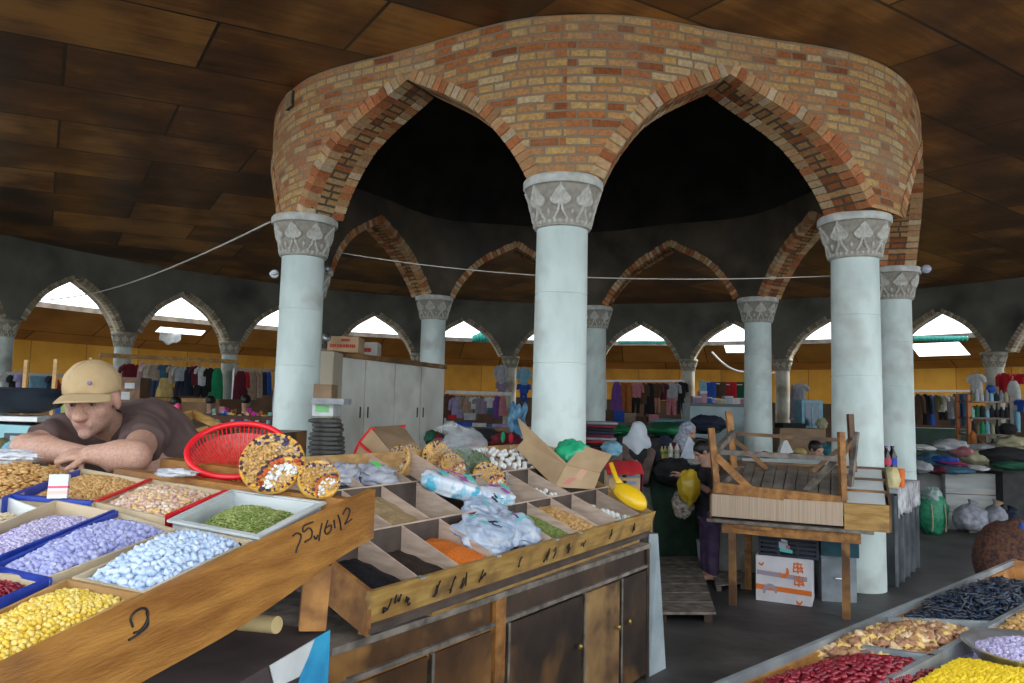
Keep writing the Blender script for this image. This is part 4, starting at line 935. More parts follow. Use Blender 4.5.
# wrapped nut loaves
for i, (px, py, Y, rx, rz, r, lb) in enumerate(((395, 463, 4.2, 60, -38, .10, 'wrapped nut platter leaning in the back row next to the bag with the green sticker'), (411, 455, 4.35, 75, 20, .06, 'small round wrapped nut platter behind the leaning one'), (438, 458, 4.3, 66, 30, .095, 'yellow-rimmed wrapped nut platter beside the large clear bag'), (453, 466, 4.2, 60, 40, .075, 'striped wrapped nut platter below the large clear bag'), (489, 480, 4.3, 62, 34, .105, 'wrapped nut platter standing in the middle row behind the white packs'))):
    c = at(px, py, Y); R = rotm(radians(rx), 0, radians(rz)); t = nut_platter(c, R, r, lb, 30+i, 'wrapped nut platters in the spice box', n=240)
    m = M(); crumple(m, c+R @ V3(.02, 0, .012), (r*1.12, r*1.15, .035), 40+i, R=R, amp=.15, n=26, k=14); m.build('film', FILM, t, smooth=70)
# open carton with a green bag
KY = 4.62
ct = thing('open_carton', 'open brown cardboard carton with raised flaps, tipped over the back end of the spice box', 'carton', at(575, 480, 4.7))
def quad(mt, nm, P, th=.005):
    m = M(); slab(m, P, th); return m.build(nm, mt, ct)
k1, k0 = at(565, 465, KY), at(555, 487, KY-.02); r1, r0 = at(600, 473, KY+.10), at(594, 489, KY+.08); l1, l0 = at(524, 440, KY+.32), at(516, 449, KY+.30)
bk = (r1-k1)+(l1-k1)
quad(CARD, 'side_panel', [k0, r0, r1, k1]); quad(CARD, 'side_panel', [l0, k0, k1, l1]); quad(CARD, 'side_panel', [r0, r0+(l0-k0), r1+(l1-k1), r1]); quad(CARD, 'side_panel', [l0, l0+(r0-k0), l1+(r1-k1), l1])
quad(CARD, 'bottom', [k0, r0, r0+(l0-k0), l0])
quad(CARD, 'flap', [k1, r1, at(612, 455, KY+.25), at(583, 446, KY+.2)]); quad(CARD, 'flap', [l1, k1, k1+V3(-.01, .02, .01), at(518, 418, KY+.35)])
quad(CARD, 'flap', [l1, at(518, 418, KY+.35), at(566, 463, KY+.02), k1], .004)
m = M(); m.prism([lerp(k1, r1, .45)-V3(0, .006, .0), lerp(k1, r1, .65)-V3(0, .006, 0), lerp(k0, r0, .65)-V3(0, .006, -.05), lerp(k0, r0, .45)-V3(0, .006, -.05)], V3(0, -.002, 0)); m.build('tape', mk('pinkish tape', (.62, .30, .22), (.55, .38, .22), scale=20), ct)
m = M(); m.prism([lerp(k1, r1, .15)-V3(0, .006, .07), lerp(k1, r1, .35)-V3(0, .006, .06), lerp(k0, r0, .35)-V3(0, .006, -.02), lerp(k0, r0, .15)-V3(0, .006, -.02)], V3(0, -.002, 0)); m.build('red_stamp', mk('faded red stamp', (.58, .22, .18)), ct)
m = M(); crumple(m, at(572, 458, 4.85), (.12, .10, .11), 51, amp=.22, n=36, k=24); tag(m.build('green_bag', mk('green film', (.01, .28, .13), (.04, .50, .24), scale=12, rough=.25, bump=.5, bscale=30), smooth=70), 'bright green plastic bag sticking out of the open carton', 'plastic bag')
# yellow scoop
sc_ = at(630, 497, 4.55); t = thing('plastic_scoop', 'yellow plastic scoop lying upside down at the end of the spice box', 'scoop', sc_-V3(0, 0, .04))
YELP = mk('yellow plastic', (.80, .48, .01), (.88, .56, .02), scale=9, rough=.3); Rz = rotm(.15, .5, -.7)
m = M(); m.ell(sc_, (.12, .075, .062), R=Rz, n=24, k=14, fn=lambda d: 1 if d.z > -.35 else .35/abs(d.z)); m.build('bowl', YELP, t, smooth=50)
m = M(); m.tube([at(622, 488, 4.6), at(616, 478, 4.66), at(611, 463, 4.7)], [.028, .016, .013], 10); m.build('handle', YELP, t, smooth='all')
# flat carton with red tape, behind the box
t = thing('taped_carton', 'brown folded carton edged with red tape, leaning behind the spice box', 'carton', at(385, 450, 5.6))
a_ = [at(356, 452, 5.4), at(370, 428, 5.5), at(392, 447, 5.35), at(378, 458, 5.25)]
m = M(); slab(m, [at(354, 455, 5.4), at(393, 455, 5.3), at(371, 428, 5.5), at(370, 428, 5.5)], .01); m.build('end_panel', CARD, t)
m = M(); slab(m, [at(371, 428, 5.5), at(393, 455, 5.3), at(417, 446, 5.5), at(402, 426, 5.75)], .01); m.build('top_panel', CARDD, t)
for p in ([(354, 455, 5.39), (359, 443, 5.44), (371, 428.5, 5.49), (375, 429, 5.48)], [(359, 443, 5.42), (373, 455, 5.33)], [(401, 427, 5.7), (405, 426, 5.72)]):
    m = M(); m.tube([at(*q_) for q_ in p], .012, 6); m.build('red_tape', REDT, t)

# ================================================================ stall in the near corner, lower right of the hall
ZR = 1.0
def Rr(px, py): return atz(px, py, ZR)
METALR = mk('galvanised edge', (.22, .25, .27), (.42, .46, .48), scale=6, rough=.45, metal=.5)
A, B, Cc, Dd = Rr(700, 690), Rr(1015, 559), Rr(1240, 625), Rr(900, 990)
rt = thing('tray_counter', 'wooden display counter with metal-edged compartments of beans, walnuts and raisins', 'display counter', (1.4, 2.2, .5))
def rb(a, b, w_, d, mt, nm='partition', z=0): m = M(); m.beam(a+V3(0, 0, z-d/2), b+V3(0, 0, z-d/2), w_, d); m.build(nm, mt, rt)
dr = (B-A).normalized(); A2 = A-dr*.25
E0, E1 = Rr(881, 682), Rr(1030, 602); de = (E1-E0).normalized(); E00 = E0-de*.3; E2 = E1+de*.45
B2 = B+(E2-B)*1.0
rb(A2, B, .014, .10, METALR, 'rim'); rb(A2, B, .03, .16, WOODO, 'side_board', -.02)
rb(E00, E2, .016, .09, METALR); rb(Rr(1013, 560), B+V3(.55, -.42, 0), .02, .10, WOODO, 'end_board')
rb(Rr(1010, 597)+V3(0, 0, 0), Rr(1030, 593), .012, .09, METALR)
X1, X2 = Rr(887, 617), Rr(990, 621); rb(X1, X2, .012, .08, METALR); Y1, Y2 = Rr(862, 645), Rr(934, 655); rb(Y1, Y2, .014, .07, METALR)
m = M(); q_ = [A2, B, B+V3(.8, -.5, 0), A2+V3(.9, -.9, 0)]; m.prism([p+V3(0, 0, -.11) for p in q_], V3(0, 0, .02)); m.build('bed', WOODO, rt)
m = M(); m.prism([p+V3(0, 0, -1.0) for p in [A2+V3(.12, .0, 0), B+V3(-.05, -.15, 0), B+V3(.7, -.5, 0), A2+V3(.9, -.8, 0)]], V3(0, 0, .88)); m.build('body', WOODD, rt)
q = [Rr(700, 693), Rr(862, 646), Rr(934, 656), Rr(840, 730)]
heap('red_bean', 'dark red kidney bean heaped in the corner compartment of the tray counter', 'bean', 'red beans on the tray counter', q, dome(-.035, .05, .5, seed=14), bean, .0105, .0155, RED, stuff=('red_beans', 'dark red beans filling the corner compartment'))
q = [Rr(866, 644), Rr(890, 619), Rr(984, 623), Rr(932, 652)]
q = [Rr(812, 643), Rr(886, 618), Rr(984, 623), Rr(932, 654)]
heap('walnut_kernel', 'shelled walnut piece between the red beans and the raisins', 'nut', 'walnut kernels', q, dome(-.04, .045, .6, seed=15), lambda s, k: lumpy(s, k, .45, n=10, k=7, freq=2.6, asp=(1.2, .9, .6)), .0165, .024, WLN, stuff=('walnut_kernels', 'walnut kernels filling their compartment'), lift=.5)
q = [Rr(890, 614), Rr(1000, 572), Rr(1060, 590), Rr(986, 618)]
heap('raisin', 'long blue-black raisin in the far compartment of the tray counter', 'dried fruit', 'blue-black raisins', q, dome(-.045, .06, .55, seed=16, ns=.012), rod, .019, .014, RAI, stuff=('raisins', 'blue-black raisins piled in the far compartment'), lift=.8, flat=1)
q = [E0-de*.2+V3(.02, -.02, 0), E0+de*.42+V3(.015, -.02, 0), E0+de*.42+V3(.42, -.34, 0), E0-de*.2+V3(.4, -.34, 0)]
heap('yellow_chickpea', 'bright yellow sweet in the compartment beside the steel basin', 'sweet', 'yellow sweets beside the steel basin', q, dome(-.03, .035, .5, seed=17), lambda s, k: lumpy(s, k, .1), .0068, .011, [mk('lemon sweet', (.75, .50, .01), (.88, .64, .03), scale=60, rough=.5)], stuff=('yellow_chickpeas', 'yellow sweets filling their compartment'))
q = [Rr(992, 626), Rr(1030, 603), Rr(1075, 612), Rr(1040, 634)]
heap('golden_nut', 'golden brown nut in the little compartment at the edge, above the lilac sweets', 'nut', 'golden nuts', q, dome(-.02, .02, .6, seed=18), lambda s, k: lumpy(s, k, .12, asp=(.7, 1.2, .6)), .009, .014, PNT, nobj=150, stuff=('golden_nuts', 'golden nuts in their compartment'))
bq = Rr(1035, 652); t = thing('steel_basin', 'shallow steel basin heaped with lilac sweets beside the yellow ones', 'basin', bq-V3(0, 0, .06))
m = M(); m.lathe([(.07, -.055), (.12, -.04), (.147, 0), (.165, .008), (.166, .012), (.145, .006), (.115, -.034), (.07, -.048)], 48, c=bq); m.build('bowl', STEEL, t, smooth=40)
q = [bq+V3(-.13, -.13, .0), bq+V3(.13, -.13, 0), bq+V3(.13, .13, 0), bq+V3(-.13, .13, 0)]
heap('lilac_sweet_lump', 'pale lilac sugared lump in the steel basin', 'sweet', 'lilac sweets in the steel basin', q, lambda s, t: None if math.hypot(2*s-1, 2*t-1) > 1.02 else -.012+.03*(1-math.hypot(2*s-1, 2*t-1)**2)+.0, lambda s, k: lumpy(s, k, .25, freq=1.8), .0078, .0122, LIL, stuff=('lilac_sweet_lumps', 'lilac sugared lumps filling the steel basin'))

# ================================================================ table with the upturned table frame, behind the aisle
F0, F1 = V3(1.69, 6.40, .90), V3(2.93, 5.87, .90); bv = V3(.33, .74, .24)
def TP(s, t, dz=0): return F0+(F1-F0)*s+bv*t+V3(0, 0, dz)
tb = thing('work_table', 'rough wooden table with four legs carrying the tilted tray and the upturned frame', 'table', (2.3, 6.4, 0))
td = (F1-F0).normalized(); tn = V3(.39, .92, 0)
def TQ(a, b, z): return V3(1.69, 6.40, z)+td*a+tn*b
m = M(); m.hexa([TQ(-.02, -.03, .675), TQ(1.24, -.03, .675), TQ(1.24, .85, .675), TQ(-.02, .85, .675), TQ(-.02, -.03, .70), TQ(1.24, -.03, .70), TQ(1.24, .85, .70), TQ(-.02, .85, .70)]); m.build('tabletop', WOODG, tb)
for (a, b) in ((.18, .06), (1.04, .06), (.24, .72), (1.06, .72)):
    m = M(); m.beam(TQ(a, b, 0), TQ(a, b, .675), .06, .06, up=td); m.build('leg', WOODM if b < .5 else WOODO, tb)
m = M(); m.beam(TQ(.1, .03, .63), TQ(1.15, .03, .63), .03, .08); m.build('apron', WOODO, tb)
m = M(); m.beam(TQ(.2, .0, .655), TQ(.5, .0, .655), .03, .03); m.build('batten', WOODO, tb)
tt = thing('display_tray', 'tilted display tray with a pale ribbed front and three white paper compartments', 'display tray', TP(.5, .5, -.3))
RIBB = mk('pale ribbed board', (.46, .33, .23), (.60, .46, .34), scale=5, rough=.75, stretch=(22, 3, .3))
def hx(p, a, b, c, d, h0, h1, mt, nm): m = M(); m.hexa([a+V3(0, 0, h0), b+V3(0, 0, h0), c+V3(0, 0, h0), d+V3(0, 0, h0), a+V3(0, 0, h1), b+V3(0, 0, h1), c+V3(0, 0, h1), d+V3(0, 0, h1)]); return m.build(nm, mt, p)
hx(tt, TP(0, 0), TP(.76, 0), TP(.76, .03), TP(0, .03), -.18, 0, RIBB, 'front_board'); hx(tt, TP(.765, -.01), TP(1, -.01), TP(1, .02), TP(.765, .02), -.20, 0, WOODY, 'end_front_board')
m = M(); P = [TP(1, 0), TP(1.012, 0), TP(1.012, 1), TP(1, 1)]; m.hexa([P[0]-V3(0, 0, .2), P[1]-V3(0, 0, .2), P[2]-V3(0, 0, .42), P[3]-V3(0, 0, .42)]+P); m.build('side_board', WOODM, tt)
m = M(); P = [TP(0, 0), TP(.012, 0), TP(.012, 1), TP(0, 1)]; m.hexa([P[0]-V3(0, 0, .2), P[1]-V3(0, 0, .2), P[2]-V3(0, 0, .42), P[3]-V3(0, 0, .42)]+P); m.build('side_board', WOODM, tt)
hx(tt, TP(0, .98), TP(1, .98), TP(1, 1), TP(0, 1), -.42, 0, WOODM, 'back_board')
SLATM = mk('grey slats', (.11, .095, .08), (.25, .215, .18), scale=5, rough=.85, bump=.3)
for k in range(11):
    s0, s1 = .015+.745*k/11, .015+.745*(k+1)/11-.006; hx(tt, TP(s0, .03), TP(s1, .03), TP(s1, .98), TP(s0, .98), -.035, -.012-.006*(k % 2), SLATM, 'slat')
for k in range(3):
    t0, t1 = .03+.32*k, .03+.32*(k+1)-.02; hx(tt, TP(.78, t0), TP(.985, t0), TP(.985, t1), TP(.78, t1), -.04, -.012, mk('white paper', (.60, .66, .66), (.74, .80, .80), scale=3, rough=.6), 'paper_liner')
    hx(tt, TP(.77, t1), TP(1, t1), TP(1, t1+.018), TP(.77, t1+.018), -.04, .004, WOODM, 'cross_strip')
hx(tt, TP(.762, 0), TP(.775, 0), TP(.775, 1), TP(.762, 1), -.05, .006, WOODM, 'divider')
uf = thing('upturned_table_frame', 'upturned wooden table frame with its legs and braces pointing up, resting on the tilted tray', 'table frame', TP(.38, .5, 0))
fr = lambda s, t, z: TP(s, t, z)
def ub(p, q_, w_, h_, mt, nm): m = M(); m.beam(at(*p), at(*q_), w_, h_); m.build(nm, mt, uf)
YF, YFR, YB, YBR = 6.40, 6.02, 7.0, 6.62
ub((714, 487, YF), (846, 502, YFR), .05, .085, WOODO, 'rail'); ub((738, 469, YB), (839, 476, YBR), .05, .05, WOODO, 'rail')
ub((716, 487, YF), (740, 469, YB), .04, .05, WOODG, 'side_rail'); ub((843, 500, YFR), (846, 476, YBR), .04, .06, WOODO, 'side_rail')
ub((711, 428, YF), (717, 490, YF), .05, .05, WOODO, 'leg'); ub((728.5, 411, YB), (734, 470, YB), .05, .055, WOODO, 'leg'); ub((841, 432, YFR), (843.5, 500, YFR), .05, .045, WOODO, 'leg'); ub((850, 414, YBR), (854, 480, YBR), .05, .045, WOODM, 'leg'); ub((856.5, 432, YBR-.25), (850, 488, YBR-.3), .04, .03, WOODG, 'leg_board')
ub((720, 452, YF), (838, 459, YFR), .03, .04, WOODG, 'stretcher'); ub((735, 433.5, YB), (840, 440, YBR), .03, .03, WOODM, 'stretcher')
ub((716, 456, YF-.02), (750, 489, YF-.1), .03, .06, WOODO, 'brace'); ub((733, 433, YB-.1), (717, 450, YF-.02), .04, .05, WOODG, 'brace'); ub((732, 437, YB), (767, 469, YB-.15), .03, .035, WOODM, 'brace'); ub((838, 450, YBR-.1), (813, 471, YBR), .03, .035, WOODM, 'brace'); ub((836, 460, YFR+.1), (804, 493, YFR+.35), .03, .05, WOODG, 'brace')
ub((843, 452, YFR), (851, 440, YBR), .04, .05, WOODM, 'brace')
# under the table
WC = mk('white carton print', (.60, .58, .60), (.70, .68, .70), scale=6, rough=.6); ORG = mk('orange print', (.75, .17, .02)); LILP = mk('greyish lilac print', (.36, .29, .36))
cA, cB = V3(*atz(756, 600, 0)), V3(*atz(812, 607, 0)); cx_ = (cB-cA); cn_ = V3(-cx_.y, cx_.x, 0).normalized()*.42
t = thing('printed_carton', 'white carton with orange stripes, swirls and characters standing on the floor under the table', 'carton', (cA+cB)/2+cn_/2)
HC = .38; m = M(); m.hexa([cA, cB, cB+cn_, cA+cn_]+[p+V3(0, 0, HC) for p in (cA, cB, cB+cn_, cA+cn_)]); m.build('body', WC, t)
def CF(u, v, o=.002): return cA+cx_*u+V3(0, 0, HC*v)-cn_.normalized()*o
def cprint(pts, mt, nm='print'): m = M(); m.prism([CF(*p) for p in pts], -cn_.normalized()*.002); m.build(nm, mt, t)
cprint([(0, .26), (1, .22), (1, .33), (0, .37)], ORG, 'stripe'); cprint([(.02, .58), (.92, .52), (.92, .62), (.02, .68)], LILP, 'stripe')
def arc(cx0, cy0, r0, r1, a0, a1, mt, nm, n=12):
    for k in range(n):
        u0, u1 = a0+(a1-a0)*k/n, a0+(a1-a0)*(k+1)/n
        if k == 0: m = M()
        f0, f1 = 1-.5*abs(2*k/n-1)**2, 1-.5*abs(2*(k+1)/n-1)**2
        def pt(r, u): return CF(cx0+r*cos(u)*.72, cy0+r*sin(u), .0035)
        rm = (r0+r1)/2; h0, h1 = (r1-r0)/2*f0, (r1-r0)/2*f1
        m.prism([pt(rm-h0, u0), pt(rm+h0, u0), pt(rm+h1, u1), pt(rm-h1, u1)], -cn_.normalized()*.002)
    m.build(nm, mt, t)
arc(.50, .70, .07, .15, radians(200), radians(400), ORG, 'swirl'); arc(.26, .20, .10, .20, radians(0), radians(190), LILP, 'swirl'); arc(.10, .84, .03, .07, radians(180), radians(380), ORG, 'swirl'); arc(.78, .10, .04, .09, radians(180), radians(370), ORG, 'swirl')
for (x, y) in ((.76, .80), (.78, .52)):   # two brushed characters
    m = M()
    for (a, b, c_, d) in ((-.08, .08, .08, .09), (-.07, 0, .09, .01), (-.09, -.08, .09, -.06), (0, .12, 0, -.12), (-.06, .11, -.08, -.1), (.05, .06, .09, -.10), (-.03, .04, .05, -.04)):
        P0, P1 = CF(x+a, y+b, .004), CF(x+c_, y+d, .004); m.tube([P0, P1], .006, 5)
    m.build('character', ORG, t)
NAVP = mk('navy plastic', (.008, .014, .028), (.02, .03, .05), scale=9, rough=.4)
cr_ = thing('plastic_crate', 'dark navy slatted plastic crate standing on the white printed carton', 'crate', (cA+cB)/2+cn_/2+V3(0, 0, HC))
u_, v_ = cx_.normalized(), cn_.normalized(); o0 = cA+u_*.03+V3(0, 0, HC+.004); Wd, Dp_, Hh = .46, .36, .17
def CR(a, b, z): return o0+u_*a+v_*b+V3(0, 0, z)
for k in range(5):
    z = .01+.037*k; m = M()
    for (p, q_) in (((0, 0), (Wd, 0)), ((Wd, 0), (Wd, Dp_)), ((Wd, Dp_), (0, Dp_)), ((0, Dp_), (0, 0))): m.beam(CR(*p, z), CR(*q_, z), .012, .022 if k < 4 else .03)
    m.build('slat_band', NAVP, cr_)
for p in ((0, 0), (Wd, 0), (Wd, Dp_), (0, Dp_), (Wd/3, 0), (2*Wd/3, 0)): m = M(); m.beam(CR(*p, 0), CR(*p, Hh), .02, .02, up=u_); m.build('post', NAVP, cr_)
m = M(); m.box(CR(Wd/2, Dp_/2, .005), (Wd, Dp_, .008), rotm(0, 0, math.atan2(u_.y, u_.x))); m.build('base', NAVP, cr_)
m = M(); m.box(CR(Wd*.5, Dp_/2, .08), (Wd*.9, Dp_*.86, .12), rotm(0, 0, math.atan2(u_.y, u_.x))); tag(m.build('dark_bundle', mk('dark cloth bundle', (.01, .012, .02), (.04, .05, .07), scale=14)), 'dark folded bundle inside the navy plastic crate', 'bundle')
st_ = thing('sticker', '', '', CR(Wd*.42, -.012, .05)) if False else None
for (a, z, w_, h_, mt) in ((.42, .10, .07, .05, mk('pale sticker', (.45, .55, .62))), (.47, .06, .10, .03, MINT), (.44, .14, .05, .02, mk('white sticker', (.7, .7, .75))), (.50, .09, .03, .03, mk('pink sticker', (.6, .2, .25)))):
    m = M(); c = CR(Wd*a, -.009, z); m.prism([c-u_*w_/2-V3(0, 0, h_/2), c+u_*w_/2-V3(0, 0, h_/2+.01), c+u_*w_/2+V3(0, 0, h_/2-.01), c-u_*w_/2+V3(0, 0, h_/2)], -v_*.003); m.build('sticker', mt, cr_)
c = CR(Wd+.08, .12, -HC); m = M(); m.box(c+V3(0, 0, .44), (.18, .22, .12), rotm(0, 0, -.3)); 
a, b = atz(822, 601, 0), atz(857, 603, 0); gx = (b-a); gn = V3(-gx.y, gx.x, 0).normalized()*.34
t = thing('metal_box', 'dull grey metal box standing on the floor between the printed carton and the table leg', 'box', (a+b)/2+gn/2); GM = mk('dull metal', (.16, .18, .20), (.32, .35, .37), scale=4, rough=.4, metal=.6)
m = M(); m.hexa([a, b, b+gn, a+gn]+[p+V3(0, 0, .37) for p in (a, b, b+gn, a+gn)]); m.build('body', GM, t)
m = M(); e = gx*.03; m.hexa([p+V3(0, 0, .371) for p in (a-e, b+e, b+gn+e, a+gn-e)]+[p+V3(0, 0, .395) for p in (a-e, b+e, b+gn+e, a+gn-e)]); lid = m.build('lid', GM, t)
m = M(); m.tube([a+gx*.35+V3(0, -.012, .2), a+gx*.35+V3(0, -.03, .2), a+gx*.65+V3(0, -.03, .2), a+gx*.65+V3(0, -.012, .2)], .006, 6); m.build('handle', STEEL, t)
m = M(); m.box(at(838, 546, 6.6), (.30, .25, .14), rotm(0, 0, -.3)); tag(m.build('teal_box', mk('dark teal plastic', (.01, .05, .07), (.02, .09, .12), scale=7)), 'dark teal box on top of the dull metal box under the table', 'box')
# bucket, white drawer box, planks
bk_ = atz(706, 567, 0); t = thing('bucket', 'small pale grey bucket with brown contents standing on the floor left of the table', 'bucket', bk_)
GB = mk('pale bucket', (.38, .44, .48), (.50, .56, .60), scale=5, rough=.5)
m = M(); m.lathe([(.075, 0), (.095, .255), (.10, .26), (.10, .268), (.088, .268), (.07, .01)], 28, c=bk_); m.build('body', GB, t, smooth=40)
m = M(); m.tube([bk_+V3(.098*cos(a), .098*sin(a)*.3-.09*sin(a), .25-.10*sin(a)*.6) for a in [pi*k/10 for k in range(11)]], .003, 5); m.build('handle', STEEL, t)
m = M(); crumple(m, bk_+V3(0, 0, .25), (.08, .08, .035), 61, amp=.2, n=20, k=10); m.build('contents', mk('brown crumbs', (.14, .08, .04), (.3, .2, .12), scale=40), t)
a, b = atz(716, 571, 0), atz(760, 573, 0); gx = (b-a); gn = V3(-gx.y, gx.x, 0).normalized()*.4
t = thing('drawer_box', 'old off-white panelled box standing on the floor behind the table', 'box', (a+b)/2+gn/2); OW = mk('old off-white paint', (.26, .27, .24), (.42, .43, .39), scale=4, rough=.8, c3=(.18, .16, .12), s3=3)
m = M(); m.hexa([a, b, b+gn, a+gn]+[p+V3(0, 0, .52) for p in (a, b, b+gn, a+gn)]); m.build('body', OW, t)
for z in (.06, .21, .36): m = M(); m.hexa([a+gx*.06-gn*.03+V3(0, 0, z), a+gx*.94-gn*.03+V3(0, 0, z), a+gx*.94+V3(0, 0, z), a+gx*.06+V3(0, 0, z), a+gx*.06-gn*.03+V3(0, 0, z+.12), a+gx*.94-gn*.03+V3(0, 0, z+.12), a+gx*.94+V3(0, 0, z+.12), a+gx*.06+V3(0, 0, z+.12)]); m.build('drawer_front', OW, t)
pl = thing('plank_platform', 'low dark platform of worn planks on the floor beside the old cabinet', 'platform', atz(685, 590, 0)); 
p0, p1, p2, p3 = atz(650, 612, .09), atz(716, 612, .09), atz(697, 556, .09), atz(655, 556, .09)
for k in range(7):
    t0, t1 = k/7, (k+1)/7-.012; m = M(); a, b = lerp(p0, p3, t0), lerp(p1, p2, t0); c_, d = lerp(p1, p2, t1), lerp(p0, p3, t1); m.hexa([p-V3(0, 0, .02) for p in (a, b, c_, d)]+[a, b, c_, d]); m.build('plank', WOODG, pl)
for s in (.2, .9): m = M(); m.beam(lerp(p0, p1, s)-V3(0, -.03, .055), lerp(p3, p2, s)-V3(0, .03, .055), .06, .07); m.build('bearer', WOODD, pl)
t = thing('small_pallet', 'small flat wooden pallet on the floor in front of the off-white box', 'pallet', atz(728, 578, 0)); p0, p1, p2, p3 = atz(716, 585, .06), atz(746, 582, .06), atz(742, 569, .06), atz(712, 571, .06)
for k in range(3):
    t0, t1 = k/3, (k+1)/3-.04; m = M(); a, b = lerp(p0, p3, t0), lerp(p1, p2, t0); c_, d = lerp(p1, p2, t1), lerp(p0, p3, t1); m.hexa([p-V3(0, 0, .015) for p in (a, b, c_, d)]+[a, b, c_, d]); m.build('plank', WOODG, t)
for s in (.1, .9): m = M(); m.beam(lerp(p0, p1, s)-V3(0, 0, .038), lerp(p3, p2, s)-V3(0, 0, .038), .04, .04); m.build('bearer', WOODG, t)

# ================================================================ counter between the right-hand drum columns
A, B = V3(3.63, 7.18, 0), V3(4.36, 8.15, 0); d_ = (B-A).normalized(); n_ = V3(-d_.y, d_.x, 0)
ct2 = thing('service_counter', 'long sheet-metal counter with a lace edge, beside the upturned table frame', 'counter', (A+B)/2+n_*.25)
m = M(); m.hexa([A, B, B+n_*.35, A+n_*.35]+[p+V3(0, 0, .86) for p in (A, B, B+n_*.35, A+n_*.35)]); m.build('body', mk('sheet metal', (.035, .04, .045), (.15, .165, .175), scale=2.5, rough=.35, metal=.5, stretch=(1, 1, .5)), ct2)
for k in range(5): p = A+d_*(.02+.29*k)-n_*.012; m = M(); m.beam(p, p+V3(0, 0, .84), .03, .02, up=d_); m.build('seam', GM, ct2)
m = M(); e = .03; m.hexa([p+V3(0, 0, .86) for p in (A-n_*e, B-n_*e, B+n_*.4, A+n_*.4)]+[p+V3(0, 0, .90) for p in (A-n_*e, B-n_*e, B+n_*.4, A+n_*.4)]); m.build('top', mk('counter stone', (.30, .32, .32), (.45, .47, .47), scale=4), ct2)
cl = M(); LACE = mk('lace cloth', (.16, .13, .14), (.62, .64, .66), scale=16, rough=.8, stretch=(1, 1, .5))
cl.sheet(lambda u, v: A+d_*(u*1.22)-n_*(.036+.010*sin(u*60)*v)+V3(0, 0, .905-v*(.26+.02*sin(u*50))), 60, 6, .003)
cl.sheet(lambda u, v: A+d_*(u*1.22)-n_*(.036-v*.5)+V3(0, 0, .905+.002*sin(u*20)), 20, 6, .003)
tag(cl.build('lace_cloth', LACE, smooth='all'), 'patterned lace cloth hanging over the front edge of the long counter', 'tablecloth')
def bottle(c, h, r, mt, capm, lab, label, grp='soft drink bottles', s_=1):
    c = Vector(c); t = thing('drink_bottle', label, 'bottle', c, group=grp)
    m = M(); m.lathe([(r*.8, 0), (r, .01), (r, h*.28), (r*.88, h*.4), (r, h*.52), (r*.98, h*.64), (r*.45, h*.86), (r*.36, h*.93)], 16, c=c); m.build('body', mt, t, smooth=50)
    m = M(); m.lathe([(r*.42, h*.925), (r*.42, h)], 12, c=c); m.build('cap', capm, t)
    m = M(); m.lathe([(r*1.02, h*.36), (r*1.03, h*.58)], 16, c=c, close=False); m.build('label_band', lab, t); return t
COLA = mk('cola', (.012, .006, .006), rough=.1); RCAP = mk('red cap', (.5, .02, .02)); BLB = mk('blue label', (.03, .08, .5)); RLB = mk('pink red label', (.6, .06, .12)); JUICE = mk('amber juice', (.5, .3, .06), rough=.15)
for (px, Y, h, mt, cp_, lb, tx) in ((880.5, 7.9, .30, JUICE, mk('tan cap', (.5, .35, .2)), mk('blue white label', (.2, .3, .6)), 'amber drink bottle, first of the three on the counter'), (886.5, 7.8, .30, COLA, mk('violet cap', (.25, .1, .5)), RLB, 'dark drink bottle with a pink-red label between the other two'), (892.5, 7.85, .30, COLA, COLA, BLB, 'dark drink bottle with a blue label')):
    p = atz(px, 480, .9); q_ = at(px, 460, Y); bottle((q_.x, q_.y, .98), h, .043, mt, cp_, lb, tx)
m = M(); q_ = at(883, 466, 7.9); m.box((q_.x, q_.y, .945), (.26, .2, .07), rotm(0, 0, .8)); tag(m.build('bottle_shelf', WOODO), 'small orange-brown wooden stand under the drink bottles', 'stand')
m = M(); q_ = at(891, 478, 7.3); crumple(m, (q_.x, q_.y, .99), (.08, .08, .11), 71, amp=.25, n=24, k=16); tag(m.build('cream_bag', mk('cream yellow plastic', (.62, .52, .24), (.75, .66, .38), scale=8, rough=.4), smooth=60), 'cream yellow plastic bag in front of the drink bottles', 'plastic bag')
q_ = at(901, 470, 7.3); m = M(); m.lathe([(.028, 0), (.036, .18), (.033, .18), (.026, .006)], 18, c=(q_.x, q_.y, .905)); tag(m.build('orange_cup', mk('orange plastic', (.78, .16, .02), rough=.35), smooth=40), 'tall orange plastic cup on the counter edge', 'cup')
for k in range(6):
    q_ = A+d_*(.12+.13*k)+n_*(.06+.05*(k % 2)); m = M(); m.lathe([(.02, 0), (.032, .012), (.035, .085), (.032, .085), (.028, .015)], 14, c=(q_.x, q_.y, .908)); tag(m.build('drinking_glass', mk('clear glass', (.75, .80, .82), rough=.05, alpha=.45), smooth=40), 'clear upturned drinking glass on the lace cloth', 'glass', 'glasses on the counter')
